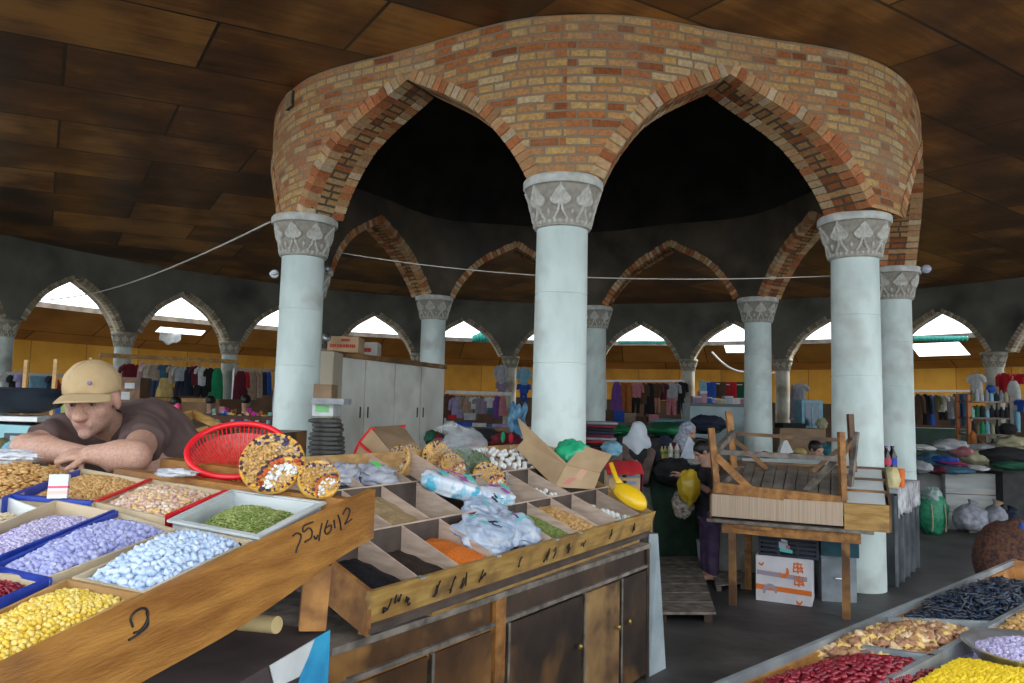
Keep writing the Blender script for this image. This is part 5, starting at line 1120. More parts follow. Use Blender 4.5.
# ================================================================ PEOPLE
def nrm(v): v = Vector(v); v.normalize(); return v
SKINT = attr_mat('skin', rough=.55, bump=.12, bscale=120, spec=.4)
def head_fns(c, fwd, up, s=1.0):
    """distance fields of a head: skull, jaw, nose, brow, cheeks, lips, ears"""
    c = Vector(c); f = nrm(fwd); r = f.cross(Vector(up)).normalized(); u = r.cross(f).normalized()   # r: the figure's own right
    R = Matrix((r, f, u)).transposed()
    def P(x, y, z): return c+(r*x+f*y+u*z)*s
    fs = [elp(P(0, -.012, .028), (.074*s, .094*s, .090*s), R), elp(P(0, .022, -.045), (.056*s, .066*s, .068*s), R), cap(P(0, .062, -.088), P(0, .070, -.094), .026*s, .022*s)]
    fs += [cap(P(0, .088, .012), P(0, .114, -.032), .0095*s, .0175*s), cap(P(-.014, .098, -.034), P(.014, .098, -.034), .010*s, .010*s)]
    fs += [cap(P(-.045, .072, .028), P(.045, .072, .028), .014*s, .014*s), elp(P(-.042, .050, -.024), (.022*s, .026*s, .024*s), R), elp(P(.042, .050, -.024), (.022*s, .026*s, .024*s), R)]
    fs += [cap(P(-.022, .082, -.057), P(.022, .082, -.057), .0065*s, .0065*s), cap(P(-.018, .081, -.067), P(.018, .081, -.067), .007*s, .007*s)]
    for sg in (-1, 1): fs += [elp(P(sg*.078, -.008, -.004), (.010*s, .020*s, .032*s), R)]
    base = uni(fs, .015*s)
    for sg in (-1, 1): base = carve(base, elp(P(sg*.031, .092, .004), (.016*s, .013*s, .008*s), R), .010*s)
    return base, P, R
def hand_fns(w, d, palm_n, s=1.0, curl=.5, side=1):
    """palm, four unequal bent fingers and a thumb; w wrist, d direction, palm_n normal of the palm (fingers curl to it)"""
    d = nrm(d); n = nrm(palm_n); n = nrm(n-d*n.dot(d)); a = d.cross(n)*side; w = Vector(w); fs = []
    R = Matrix((a, d, n)).transposed()
    fs.append(elp(w+d*.045*s, (.038*s, .052*s, .017*s), R))
    for k, (x, L_) in enumerate(((-.028, .062), (-.010, .074), (.009, .070), (.027, .055))):
        b = w+d*.082*s+a*x*s; e1 = b+(d*cos(curl*.5)+n*sin(curl*.5))*L_*.5*s; e2 = e1+(d*cos(curl*1.5)+n*sin(curl*1.5))*L_*.32*s; e3 = e2+(d*cos(curl*2.4)+n*sin(curl*2.4))*L_*.24*s
        fs += [cap(b-d*.02*s, e1, .0098*s, .0088*s), cap(e1, e2, .0088*s, .008*s), cap(e2, e3, .008*s, .007*s)]
    b = w+d*.022*s-a*.034*s; e1 = b+(d*.6-a*.75+n*.3)*.036*s; e2 = e1+(d*.85-a*.3+n*.4)*.03*s
    fs += [cap(b, e1, .0125*s, .0105*s), cap(e1, e2, .0105*s, .0085*s)]
    return fs
def both(*f): return lambda p: np.maximum.reduce([g(p) for g in f])
def below(P, n): P = A3(P); n = A3(nrm(n)); return lambda p: (p-P)@n     # keeps the side against n
SK, SK2, LIPC, STB = np.array((.50, .29, .21)), np.array((.44, .22, .16)), np.array((.42, .15, .13)), np.array((.36, .25, .21))

# ---- the vendor leaning on folded arms
Hc = at(92, 400.5, 2.66); Fd = V3(.13, -.95, -.21); Up = V3(-.03, -.22, .97)
man = thing('person', 'person in a tan cap and brown polo shirt leaning on folded arms', 'person', (-1.35, 3.05, .2))
hd, HP, HR = head_fns(Hc, Fd, Up, 1.04)
neck = (HP(0, -.03, -.06), at(118, 436, 2.84))
shR, shL = at(64, 437, 2.78), at(150, 428, 2.86); elR, elL = at(26, 457, 2.60), at(134, 461, 2.47)
wrR, wrL = at(84, 458, 2.50), at(91, 457.5, 2.44); chest = at(112, 447, 2.92); back = at(146, 443, 3.12); hip = V3(-1.22, 3.42, 1.02)
elR.z = max(elR.z, 1.415); elL.z = 1.405; wrR.z = 1.405; wrL.z = 1.412
armf = [cap(shR, elR, .056, .046), cap(elR, lerp(elR, wrR, .35), .046, .047), cap(lerp(elR, wrR, .35), wrR, .047, .030), cap(shL, elL, .058, .048), cap(elL, lerp(elL, wrL, .35), .048, .048), cap(lerp(elL, wrL, .35), wrL, .048, .031)]
haR = hand_fns(wrR, wrR-elR+V3(0, .02, -.02), (0, .1, -1), .95, .35, 1); haL = hand_fns(wrL, wrL-elL+V3(0, .0, -.01), (0, .5, -1), .86, 1.15, -1)
tor = [cap(neck[0], neck[1], .054, .062), cap(neck[1], chest, .075, .12), cap(chest, hip, .13, .13), cap(shR, shL, .05, .05)]
legs = []
for sg in (-1, 1):
    h0 = hip+V3(sg*.10, .02, -.04); kn = h0+V3(sg*.02, -.12, -.46); an = V3(kn.x, kn.y+.18, .06); legs += [cap(h0, kn, .085, .06), cap(kn, an, .058, .04), cap(an, an+V3(0, -.14, -.02), .038, .035)]
def skin_body(hd_, tors, arms, hands, k1=.03):
    A_ = uni(tors, .04); B_ = uni(arms, .022); H_ = [uni(h, .006) for h in hands] if hands else []
    def f(p):
        d = smin(hd_(p), A_(p), k1); d = smin(d, B_(p), .025)
        for h in H_: d = smin(d, h(p), .008)
        return d
    return f
def facecol(P, s=1.0, base=SK, old=True):
    L_, C0 = A3(P(0, .09, -.061)), A3(P(0, .05, -.075)); E_ = [A3(P(sg*.082, -.008, 0)) for sg in (-1, 1)]; N_ = A3(P(0, .115, -.03)); EY = [A3(P(sg*.031, .085, .004)) for sg in (-1, 1)]
    def f(V):
        C = np.tile(base, (len(V), 1))
        def mixin(c, r, col, k):
            nonlocal C
            w_ = (np.clip(1-np.linalg.norm(V-c, axis=1)/r, 0, 1)*k)[:, None]; C = C*(1-w_)+col*w_
        mixin(C0, .07*s, STB if old else base, .7 if old else 0); mixin(L_, .022*s, LIPC, .9)
        for e in E_: mixin(e, .04*s, SK2, .9)
        mixin(N_, .03*s, SK2, .7)
        for e in EY: mixin(e, .02*s, np.array((.12, .07, .05)), 1.3)
        return np.clip(C, 0, 1)
    return f
fb_ = skin_body(hd, tor+legs[:0], armf, [haR, haL])
body = sdf_obj('body', fb_, (-1.92, 2.22, 1.22), (-1.0, 3.1, 1.78), .0055, SKINT, man, facecol(HP, 1.04))
# shirt
BR = mk('brown cotton', (.060, .036, .032), (.100, .062, .056), scale=7, rough=.9, bump=.5, bscale=9)
slR, slL = lerp(shR, elR, .62), lerp(shL, elL, .60)
sh = uni([cap(shR, slR, .085, .068), cap(shL, slL, .092, .072), cap(neck[1]+V3(0, .01, -.02), chest, .085, .155), cap(chest, back, .155, .165), cap(back, hip, .175, .165), cap(lerp(shR, shL, .15), lerp(shR, shL, .9), .078, .085)], .05)
wr = lambda p: .0035*np.sin(p[..., 0]*55+p[..., 2]*70+6*np.sin(p[..., 1]*16))+.003*np.sin(p[..., 1]*60-p[..., 2]*45)
cutR, cutL = below(slR, slR-shR), below(slL, slL-shL)
def shirt(p):
    d = sh(p)+wr(p)
    inn = uni([cap(shR, elR, .060, .054), cap(shL, elL, .062, .054)], .01)
    nearR = np.linalg.norm(p-A3(slR), axis=-1) < .12; nearL = np.linalg.norm(p-A3(slL), axis=-1) < .12
    d = np.where(nearR, np.maximum(d, cutR(p)), d); d = np.where(nearL, np.maximum(d, cutL(p)), d)
    nk = cap(neck[0], neck[1]+V3(0, .0, .015), .056, .066)(p)
    return np.maximum(np.maximum(d, -nk), -(hd(p)-.004))
sdf_obj('polo_shirt', shirt, (-1.95, 2.35, .95), (-.95, 3.72, 1.75), .0085, BR, man)
cn_ = nrm(neck[0]-neck[1]); m = M(); e_ = cn_.orthogonal().normalized(); g_ = cn_.cross(e_); nb = neck[1]+cn_*.012
def cring(a, t): 
    d = e_*cos(a)+g_*sin(a); return nb+d*(.076-.010*t+.012*max(0, -d.y))+cn_*(.034*t-.02)-V3(0, 0, .02)*max(0, -d.y)
m.sheet(lambda u, v: cring(2*pi*u*.97+pi*1.02, v), 30, 4, .005); m.build('collar', mk('dark brown collar', (.045, .028, .026), (.08, .05, .045), scale=20), man, smooth='all')
m = M()
for k in range(4): m.sheet(lambda u, v: chest+V3(-.01+.02*u, -.158-.002*k, .10-.10*v), 3, 6, .003) if k == 0 else None
m.build('placket', MATS['dark brown collar'], man)
tr = uni([cap(hip, hip+V3(0, 0, -.05), .16, .16)]+[cap(a, b, ra, rb) for a, b, ra, rb in [(hip+V3(s_*.09, 0, -.05), hip+V3(s_*.11, -.08, -.50), .105, .085) for s_ in (-1, 1)]+[(hip+V3(s_*.11, -.08, -.5), hip+V3(s_*.11, .06, -.94), .085, .07) for s_ in (-1, 1)]], .04)
sdf_obj('trousers', tr, (-1.55, 3.1, .02), (-.9, 3.75, 1.2), .02, mk('dark trousers', (.02, .02, .025), (.04, .04, .05)), man)
# cap
TAN = mk('tan cotton', (.38, .265, .13), (.50, .365, .20), scale=6, rough=.85, bump=.35, bscale=16)
cpc = elp(HP(0, -.010, .050), (.090, .112, .090), HR); cpt = below(HP(0, .0, .029), -Vector(HP(0, -.05, .99)-HP(0, 0, 0)))
def capf(p): return np.maximum(np.maximum(cpc(p)+.0018*np.sin(p[..., 0]*90)*np.sin(p[..., 2]*80), cpt(p)), -elp(HP(0, -.012, .04), (.078, .098, .078), HR)(p))
lo = [v-.17 for v in Hc]; hi = [v+.19 for v in Hc]
cpo = sdf_obj('cap', capf, lo, hi, .0042, TAN, man)
m = M()
def brim(u, v):
    a = (u-.5)*2.35; r = .098+.070*v*cos(a*.72); x = sin(a)*(.080+.012*v)*1.02; y = .000+cos(a)*r*1.0+.012*v
    return HP(x, y, .042-.004*v-.022*abs(x/.085)**2-.008*v*v)
m.sheet(brim, 28, 8, .004); m.build('brim', TAN, cpo, smooth='all')
m = M(); m.ell(HP(0, -.02, .139), (.007, .007, .004)); m.build('button', TAN, cpo, smooth='all')
m = M(); c_ = HP(-.032, .085, .075); m.ell(c_, (.008, .008, .008)); m.build('badge', mk('grey violet badge', (.22, .18, .28)), cpo, smooth='all')
m = M()
for k in range(6):
    a = pi*k/3
    m.tube([HP(.0875*cos(a)*cos(t), -.012+.1075*sin(a)*cos(t), .052+.0855*sin(t)) for t in [radians(-10+20*j) for j in range(6)]], .0012, 4)
m.build('seam_stitching', mk('tan thread', (.34, .22, .10)), cpo)
for sg in (-1, 1):
    m = M(); m.ell(HP(sg*.031, .071, .003), (.0105, .0105, .0062), n=14, k=10); e = m.build('eye', mk('brim shaded eye white', (.20, .17, .15), rough=.25), man, smooth='all')  # eye white darkened to carry the shade under the cap brim
    m = M(); m.ell(HP(sg*.031, .0805, .002), (.0048, .0025, .0048)); m.build('iris', mk('dark iris', (.03, .02, .015), rough=.1), e, smooth='all')
    m = M(); m.tube([HP(sg*.014, .089, .020), HP(sg*.031, .091, .026), HP(sg*.048, .080, .020)], [.002, .0035, .002], 6); m.build('eyebrow', mk('grey brow', (.16, .12, .10)), man, smooth='all')
m = M(); cr2 = elp(HP(0, -.030, .010), (.080, .094, .062), HR)
hairf = both(cr2, below(HP(0, .0, .034), HP(0, 0, 1)-HP(0, 0, 0)), below(HP(0, -.012, 0), Vector(Fd)))
sdf_obj('hair', hairf, lo, hi, .006, mk('short grey hair', (.14, .10, .085), (.28, .22, .18), scale=90, bump=.6), man)
bl = at(41, 466, 2.34); m = M(); m.hexa([bl+V3(-.022, -.008, -.006), bl+V3(.024, -.008, -.010), bl+V3(.024, .006, -.010), bl+V3(-.022, .006, -.006), bl+V3(-.022, -.008, .012), bl+V3(.018, -.008, .010), bl+V3(.018, .006, .010), bl+V3(-.022, .006, .012)])
tag(m.build('small_device', mk('black plastic', (.012, .012, .014), rough=.4)), 'small black plastic object lying in front of the vendor’s bare forearm', 'device')

# ---- other people
def person(label, head, fwd, sh_w, joints, cols, s=1.0, h=.014, scarf=None, hair=None, skirt=True, base=SK, floor_z=0.0):
    """a smaller figure; joints: dict neck, chest, hip, elL, haL, elR, haR (world)"""
    hd_, P, R = head_fns(head, fwd, (0, 0, 1), s); J_ = {k: Vector(v) for k, v in joints.items()}
    f = nrm((fwd[0], fwd[1], 0)); r = f.cross(V3(0, 0, 1)); ch = J_['chest']; hp = J_['hip']; nk = J_.get('neck', ch+V3(0, 0, .17*s))
    t = thing('person', label, 'person', (hp.x, hp.y, floor_z))
    sR = J_.get('shR', nk+r*sh_w/2+V3(0, 0, -.05*s)); sL = J_.get('shL', nk-r*sh_w/2+V3(0, 0, -.05*s))
    arms = []; hands = []
    for S_, e, hn, side in ((sR, J_['elR'], J_['haR'], 1), (sL, J_['elL'], J_['haL'], -1)):
        arms += [cap(S_, e, .042*s, .036*s), cap(e, hn, .036*s, .025*s)]; hands.append(hand_fns(hn, hn-e, (0, 0, -1), s, .5, side))
    tors = [cap(P(0, -.03, -.07), nk, .045*s, .05*s), cap(nk, ch, .06*s, .11*s), cap(ch, hp, .11*s, .12*s)]
    lg = []
    for sg in (-1, 1):
        a = hp+r*sg*.08*s; kx = a*.5+V3(hp.x, hp.y, floor_z)*.5+r*sg*.045*s; an = V3(hp.x, hp.y, floor_z+.07*s)+r*sg*.09*s
        if 'knee' in J_: kx = J_['knee']+r*sg*.09*s; an = V3(J_['knee'].x, J_['knee'].y, floor_z+.07*s)+r*sg*.09*s
        lg += [cap(a, kx, .07*s, .05*s), cap(kx, an, .05*s, .035*s), cap(an, an+f*.13*s-V3(0, 0, .03*s), .036*s, .03*s)]
    pts = [Vector(head), nk, ch, hp, sR, sL, J_['elR'], J_['elL'], J_['haR'], J_['haL'], V3(hp.x, hp.y, floor_z+.05)]+([J_['knee']] if 'knee' in J_ else [])
    lo = [min(p[i] for p in pts)-.20 for i in range(3)]; hi = [max(p[i] for p in pts)+.20 for i in range(3)]
    sdf_obj('body', skin_body(hd_, tors+lg, arms, hands), lo, hi, h, SKINT, t, facecol(P, s, base, False))
    top = uni([cap(sR, J_['elR'], .062*s, .052*s), cap(sL, J_['elL'], .062*s, .052*s), cap(nk-V3(0, 0, .05*s), ch, .09*s, .145*s), cap(ch, hp, .145*s, .155*s), cap(sR, sL, .055*s, .055*s)]+([cap(J_['elR'], lerp(J_['elR'], J_['haR'], .85), .05*s, .04*s), cap(J_['elL'], lerp(J_['elL'], J_['haL'], .85), .05*s, .04*s)] if cols.get('long') else []), .04*s)
    sdf_obj('top', lambda p: top(p)+.004*np.sin(p[..., 0]*40+p[..., 2]*60), lo, hi, h, cols['top'], t)
    if skirt:
        g = V3(hp.x, hp.y, floor_z+.12); fsk = uni([cap(hp, lerp(hp, g, .5), .15*s, .19*s), cap(lerp(hp, g, .5), g, .19*s, .22*s)]+([cap(hp, J_['knee'], .16*s, .15*s)] if 'knee' in J_ else []), .05)
    else: fsk = uni([cap(hp, hp-V3(0, 0, .02), .15*s, .15*s)]+[cap(hp+r*sg*.08*s, V3(hp.x, hp.y, floor_z+.1)+r*sg*.09*s, .095*s, .065*s) for sg in (-1, 1)], .03)
    sdf_obj('skirt' if skirt else 'trousers', fsk, [v-.25 if i < 2 else v for i, v in enumerate(lo)], [v+.25 if i < 2 else v for i, v in enumerate(hi)], .022, cols['low'], t)
    if scarf: 
        fs = [elp(P(0, -.015, .025), (.088*s, .108*s, .104*s), R), cap(P(0, -.05, -.06), nk+V3(0, 0, -.04*s), .085*s, .13*s)]+[cap(nk-f*.05*s, nk-f*(.11*s)+V3(0, 0, -.24*s), .10*s, .03*s), cap(nk-r*.09*s-V3(0, 0, .05*s), nk+r*.09*s-V3(0, 0, .05*s), .085*s, .085*s)]
        sc = uni(fs, .04*s); hole = elp(P(0, .09, -.02), (.055*s, .07*s, .085*s), R)
        sdf_obj('headscarf', lambda p: np.maximum(sc(p)+.004*np.sin(p[..., 2]*50+p[..., 0]*30), -hole(p)), lo, hi, h*.8, scarf, t)
    if hair:
        hf = both(elp(P(0, -.018, .035), (.083*s, .100*s, .094*s), R), lambda p: -elp(P(0, .085, -.03), (.075*s, .06*s, .085*s), R)(p), below(P(0, 0, -.045), (0, 0, -1)))
        sdf_obj('hair', hf, lo, hi, h*.8, hair, t)
    return t, P, t
BLKC = mk('black cloth', (.008, .008, .010), (.022, .022, .026), scale=8, rough=.9, bump=.4)
BLKH = mk('black hair', (.006, .005, .005), (.02, .017, .015), scale=60, rough=.45)
WSC = mk('white scarf', (.42, .48, .54), (.60, .66, .72), scale=4, rough=.8, bump=.5, bscale=7)
h_ = at(638.5, 433, 8.0); b_ = V3(h_.x-.02, h_.y, 0)
wt, _, _ = person('person seen from behind in a white headscarf and dark cloak', h_, (.15, 1, -.12), .36, dict(chest=b_+V3(0, 0, 1.12), hip=b_+V3(0, .02, .82), neck=b_+V3(0, -.01, 1.28), elR=b_+V3(.24, .10, 1.02), haR=at(660, 474, 8.2), elL=b_+V3(-.24, .10, .98), haL=b_+V3(-.12, .32, .95)), dict(top=BLKC, low=mk('grey green skirt', (.08, .10, .08), (.2, .23, .19), scale=14), long=True), s=.98, scarf=WSC)
FUR = mk('brown shawl', (.075, .05, .04), (.17, .12, .10), scale=9, rough=1, bump=.6)
f1 = uni([cap(b_+V3(-.13, -.02, 1.17), b_+V3(-.02, -.15, .96), .07, .05), cap(b_+V3(.13, -.02, 1.17), b_+V3(.05, -.16, .88), .075, .055), cap(b_+V3(-.13, 0, 1.18), b_+V3(.13, 0, 1.18), .06, .06)], .05)
sdf_obj('shawl', f1, (b_.x-.35, b_.y-.3, .8), (b_.x+.35, b_.y+.2, 1.4), .012, FUR, wt)
h_ = at(688, 432, 9.0); b_ = V3(h_.x-.05, h_.y, 0); MAR = mk('maroon dress', (.07, .008, .014), (.15, .02, .03), scale=10, rough=.85)
t_, P_, _ = person('person in a maroon dress and patterned grey headscarf sitting behind the table of bottles', h_, (.62, -.7, -.28), .36, dict(chest=b_+V3(0, 0, 1.02), hip=b_+V3(0, .02, .66), neck=b_+V3(0, 0, 1.20), knee=b_+V3(.1, -.36, .55), elR=b_+V3(-.22, -.10, .92), haR=b_+V3(-.05, -.32, .92), elL=b_+V3(.24, -.08, .95), haL=b_+V3(.20, -.32, .97)), dict(top=MAR, low=BLKC, long=True), s=.95, scarf=mk('patterned scarf', (.16, .18, .24), (.42, .45, .52), scale=34, rough=.8))
m = M(); c = b_+V3(.0, -.03, 1.19); m.tube([c+V3(.085*cos(a), .08*sin(a)-.01, .012*sin(a)) for a in [2*pi*k/20 for k in range(20)]], .013, 6, closed=True); m.build('neckline', mk('crimson trim', (.42, .02, .06)), t_, smooth='all')
h_ = at(702, 452, 7.25); b_ = V3(h_.x+.05, h_.y+.02, 0)
person('child in a black shirt reaching out beside the upturned table frame', h_, (-.75, -.1, -.5), .28, dict(chest=b_+V3(0, 0, .92), hip=b_+V3(.03, 0, .62), neck=b_+V3(0, 0, 1.05), elR=b_+V3(-.02, .16, .86), haR=at(682, 478, 7.4), elL=b_+V3(.0, -.18, .84), haL=at(683, 476, 7.05)), dict(top=BLKC, low=mk('purple trousers', (.04, .02, .06), (.09, .05, .12), scale=10)), s=.84, h=.012, hair=BLKH, skirt=False)
h_ = at(816, 450, 8.2); b_ = V3(h_.x, h_.y+.08, 0); TEAL = mk('teal cloth', (.01, .09, .12), (.03, .18, .22), scale=10)
person('small child with dark hair and a teal top sitting behind the upturned table frame', h_, (.5, -.8, -.3), .26, dict(chest=b_+V3(-.02, 0, .95), hip=b_+V3(-.02, .1, .66), neck=b_+V3(0, 0, 1.08), knee=b_+V3(0, -.22, .5), elR=b_+V3(-.17, -.05, .88), haR=b_+V3(-.08, -.22, .92), elL=b_+V3(.17, -.05, .88), haL=b_+V3(.08, -.22, .92)), dict(top=TEAL, low=BLKC), s=.82, h=.014, hair=BLKH)
for (px, py, Y, col, lb) in ((211, 402.5, 13.2, mk('blue shirt', (.03, .14, .34), (.06, .22, .48)), 'small far figure in a blue shirt with dark hair, below the rail of clothes'), (246, 402, 12.6, BLKC, 'small far figure in a black shirt, just left of the front left drum column'), (176, 404, 12.0, BLKC, 'dark-haired far figure behind the pink balloons')):
    h_ = at(px, py, Y); b_ = V3(h_.x, h_.y, 0); z = h_.z
    person(lb, h_, (.3, .9, -.2), .36, dict(chest=b_+V3(0, 0, z-.40), hip=b_+V3(0, 0, z-.75), neck=b_+V3(0, 0, z-.20), elR=b_+V3(.22, .05, z-.52), haR=b_+V3(.15, .25, z-.55), elL=b_+V3(-.22, .05, z-.52), haL=b_+V3(-.15, .25, z-.55)), dict(top=col, low=BLKC), s=1, h=.03, hair=BLKH)
# ================================================================ BACKGROUND GOODS
CC = dict(darkred=(.16, .012, .02), pink=(.50, .28, .32), cream=(.55, .50, .40), beige=(.42, .33, .25), teal=(.04, .13, .19), yellow=(.70, .52, .18), white=(.62, .63, .62), navy=(.012, .02, .045), maroon=(.12, .01, .025),
          black=(.010, .010, .012), green=(.01, .30, .12), red=(.48, .012, .02), tan=(.34, .24, .17), blue=(.02, .09, .42), skyblue=(.22, .45, .58), orange=(.38, .12, .02), purple=(.16, .06, .28), brown=(.10, .05, .03), rose=(.52, .20, .22), grey=(.25, .26, .28),
          lilac=(.36, .32, .52), denim=(.03, .08, .16), olive=(.14, .14, .06), khaki=(.38, .36, .22), dgreen=(.01, .10, .05), salmon=(.48, .22, .16), lightgrey=(.42, .44, .46), mauve=(.28, .22, .30), mint=(.25, .55, .42), magenta=(.60, .03, .32))
def cm(n): return solid('cloth '+n, CC[n], .9, bump=.4, bscale=12, scale=10)
HOOK = mk('hanger wire', (.4, .4, .4), metal=.6, rough=.4)
def garment(kind, colr, px, py0, py1, wpx, Y, label, group, low=None, rz=None, swing=0):
    """a garment on its hanger: py0 top, py1 hem, wpx width in the photo"""
    top = at(px, py0, Y); bot = at(px, py1, Y); H = top.z-bot.z; Wd = wpx*1.22*Y/FPX; sd = random.random()*10
    rz = -phi_of(top) if rz is None else rz
    t = thing('hanging_'+kind, label, {'shirt': 'shirt', 'dress': 'dress', 'trousers': 'trousers', 'coat': 'coat', 'outfit': 'outfit', 'towel': 'towel'}[kind], top, rz, group)
    def tubeform(z0, z1, wf, dp, cx=0, n=24, k=10):
        m = M()
        def fn(u, v):
            a = 2*pi*u; z = z0+(z1-z0)*v; w_ = wf(v); x = cos(a); y = sin(a); rip = 1+.10*sin(a*5+sd+z*8)*v
            return (cx+w_/2*math.copysign(abs(x)**.8, x)*rip+swing*v, dp*(.6+.5*v)*y*rip, z)
        m.grid(fn, n, k, cu=True); b = len(m.v)
        m.f.append(tuple(range(n))); m.mi.append(0); m.col.append((1, 1, 1)); m.uv.append(None)
        m.f.append(tuple(range(b-n, b))); m.mi.append(0); m.col.append((1, 1, 1)); m.uv.append(None); return m
    D = .045
    if kind in ('shirt', 'coat', 'outfit'):
        Hs = H*(.5 if kind == 'outfit' else 1); bw = Wd*.70
        m = tubeform(0, -Hs, lambda v: bw*(.42+.58*min(1, v*6)) if v < .17 else bw*(1+.06*sin(v*3)), D)
        for sg in (-1, 1):
            L_ = .5 if kind == 'shirt' else .85
            m.tube([(sg*bw*.36, 0, -.03*Hs-.02), (sg*Wd*.46, 0, -Hs*.2), (sg*Wd*.52, .01, -Hs*L_*.75)], [D*.95, D*1.0, D*.8], 8)
        m.build('garment', cm(colr), t, smooth=60, local=True)
        if kind == 'outfit':
            m = M(); z0 = -Hs*.96
            for sg in (-1, 1): m.tube([(sg*bw*.16, 0, z0), (sg*bw*.22, 0, z0-H*.2), (sg*bw*.26, .005, -H)], [bw*.24, bw*.20, bw*.15], 10)
            m.build('trousers', cm(low or colr), t, smooth=60, local=True)
        elif low:
            m = tubeform(-Hs*.93, -Hs*1.0-H*.0, lambda v: bw*.9, D*.9); m.build('lower_hem', cm(low), t, smooth=60, local=True)
    elif kind == 'dress': tubeform(0, -H, lambda v: Wd*(.42+.3*min(1, v*5)+.28*v), D).build('garment', cm(colr), t, smooth=60, local=True)
    elif kind == 'trousers':
        m = M()
        for sg in (-1, 1): m.tube([(sg*Wd*.12, 0, 0), (sg*Wd*.20, 0, -H*.3), (sg*Wd*.25, 0, -H)], [Wd*.24, Wd*.24, Wd*.17], 10)
        m.build('garment', cm(colr), t, smooth=60, local=True)
    elif kind == 'towel': tubeform(0, -H, lambda v: Wd, .018).build('cloth', cm(colr), t, smooth=60, local=True)
    if kind != 'towel':
        m = M(); m.tube([(-Wd*.22, 0, -.012), (0, 0, .035), (Wd*.22, 0, -.012)], .006, 5); m.tube([(0, 0, .035), (0, 0, .07), (.018, 0, .088), (.03, 0, .07)], .004, 5); m.build('hanger', HOOK, t, local=True)
    return t
def rail(p, q, label, r=.02, nm='clothes_rail', mt=None, posts=True):
    t = thing(nm, label, 'rail', ((p.x+q.x)/2, (p.y+q.y)/2, 0)); m = M(); m.beam(p, q, r*2, r*2.6); m.build('bar', mt or WOODL, t)
    if posts:
        for a in (p, q): m = M(); m.beam(V3(a.x, a.y, 0), V3(a.x, a.y, a.z), .04, .04, up=(1, 0, 0)); m.build('post', mt or WOODL, t)
    return t
def boxy(nm, label, cat, px0, py0, px1, py1, Y, depth, mt, z0=None, group=None, rz=0, parts=(), bev=.0):
    """a carton, case or counter: its front face spans the given corners in the photo, at depth Y"""
    a = at(px0, py1, Y); b = at(px1, py1, Y); t_ = at(px0, py0, Y); zb = (a.z+b.z)/2 if z0 is None else z0; c = V3((a.x+b.x)/2, Y+depth/2, zb); Wd = b.x-a.x; H = t_.z-zb
    t = thing(nm, label, cat, c, rz, group); m = M(); m.box((0, 0, H/2), (Wd, depth, H)); m.build('body', mt, t, local=True)
    for (nm2, x0, z0_, x1, z1_, mt2, out_) in parts:
        m = M(); m.box(((x0+x1)/2*Wd-Wd/2, -depth/2-out_/2, (z0_+z1_)/2*H), ((x1-x0)*Wd, out_+.002, (z1_-z0_)*H)); m.build(nm2, mt2, t, local=True)
    return t
def bundle(nm, label, cat, px, py, Y, r, mt, seed, group=None, amp=.3, rz=0, fl=None):
    c = at(px, py, Y); m = M(); crumple(m, c, r, seed, R=rotm(0, 0, rz), amp=amp, n=30, k=18, flatb=fl); return tag(m.build(nm, mt, smooth=65), label, cat, group)

# -- clothes on the long rail at the back, left bay
pa, pb = at(100, 355, 15.3), at(238, 362, 17.3)
rail(pa, pb, 'long pale wooden clothes rail crossing in front of the outer columns', .035)
G = 'clothes on the long rail'
for k, (kd, c, px, y0, y1, w_, low, lb) in enumerate((('shirt', 'darkred', 131, 364, 389, 18, None, 'dark red shirt at the near end of the long rail'), ('dress', 'pink', 142, 363, 397, 9, None, 'long pale pink dress next to the dark red shirt'), ('shirt', 'cream', 149, 364, 385, 13, None, 'cream shirt beside the pale pink dress'),
     ('outfit', 'beige', 156.5, 365, 397, 14, 'denim', 'beige top over blue denim, in the middle of the long rail'), ('shirt', 'teal', 165.5, 365, 378, 12, None, 'short teal top hanging above a yellow skirt'), ('dress', 'yellow', 166, 377, 397, 15, None, 'yellow skirt under the short teal top'),
     ('shirt', 'beige', 173, 366, 384, 10, None, 'beige top between the yellow skirt and the pale blue shirt'), ('outfit', 'lightgrey', 180.5, 367, 396, 13, 'navy', 'pale grey shirt over dark trousers on the long rail'), ('dress', 'navy', 189, 367, 396, 10, None, 'narrow navy dress on the long rail'),
     ('shirt', 'maroon', 196, 366, 386, 10, None, 'maroon shirt next to the navy dress'), ('shirt', 'white', 202.5, 367, 386, 12, None, 'white shirt between the maroon and the black one'), ('trousers', 'black', 201, 386, 397, 14, None, 'black trousers under the white shirt'), ('shirt', 'black', 210.5, 368, 392, 10, None, 'black shirt beside the green dress'), ('dress', 'green', 217.5, 368, 399, 12, None, 'bright green dress at the far end of the long rail'))):
    f_ = (px-100)/138; garment(kd, c, px, y0, y1, w_, 15.15+2*f_, lb, G, low)
pa, pb = at(234, 369, 16.8), at(275, 371, 17.6); rail(pa, pb, 'short clothes rail between the outer column and the drum column', .02, mt=HOOK)
for kd, c, px, y0, y1, w_, lb in (('dress', 'maroon', 241, 371, 403, 13, 'long maroon dress on the short rail'), ('dress', 'red', 247, 372, 388, 6, 'narrow red dress on the short rail'), ('coat', 'tan', 253.5, 371, 400, 10, 'tan coat on the short rail'), ('dress', 'beige', 260, 371, 398, 7, 'beige dress on the short rail'), ('dress', 'navy', 264.5, 372, 395, 6, 'navy dress on the short rail'), ('dress', 'blue', 268.5, 372, 395, 7, 'bright blue dress on the short rail, against the drum column')):
    garment(kd, c, px, y0, y1, w_, 16.7+(px-234)/41*.8, lb, 'clothes on the short rail')
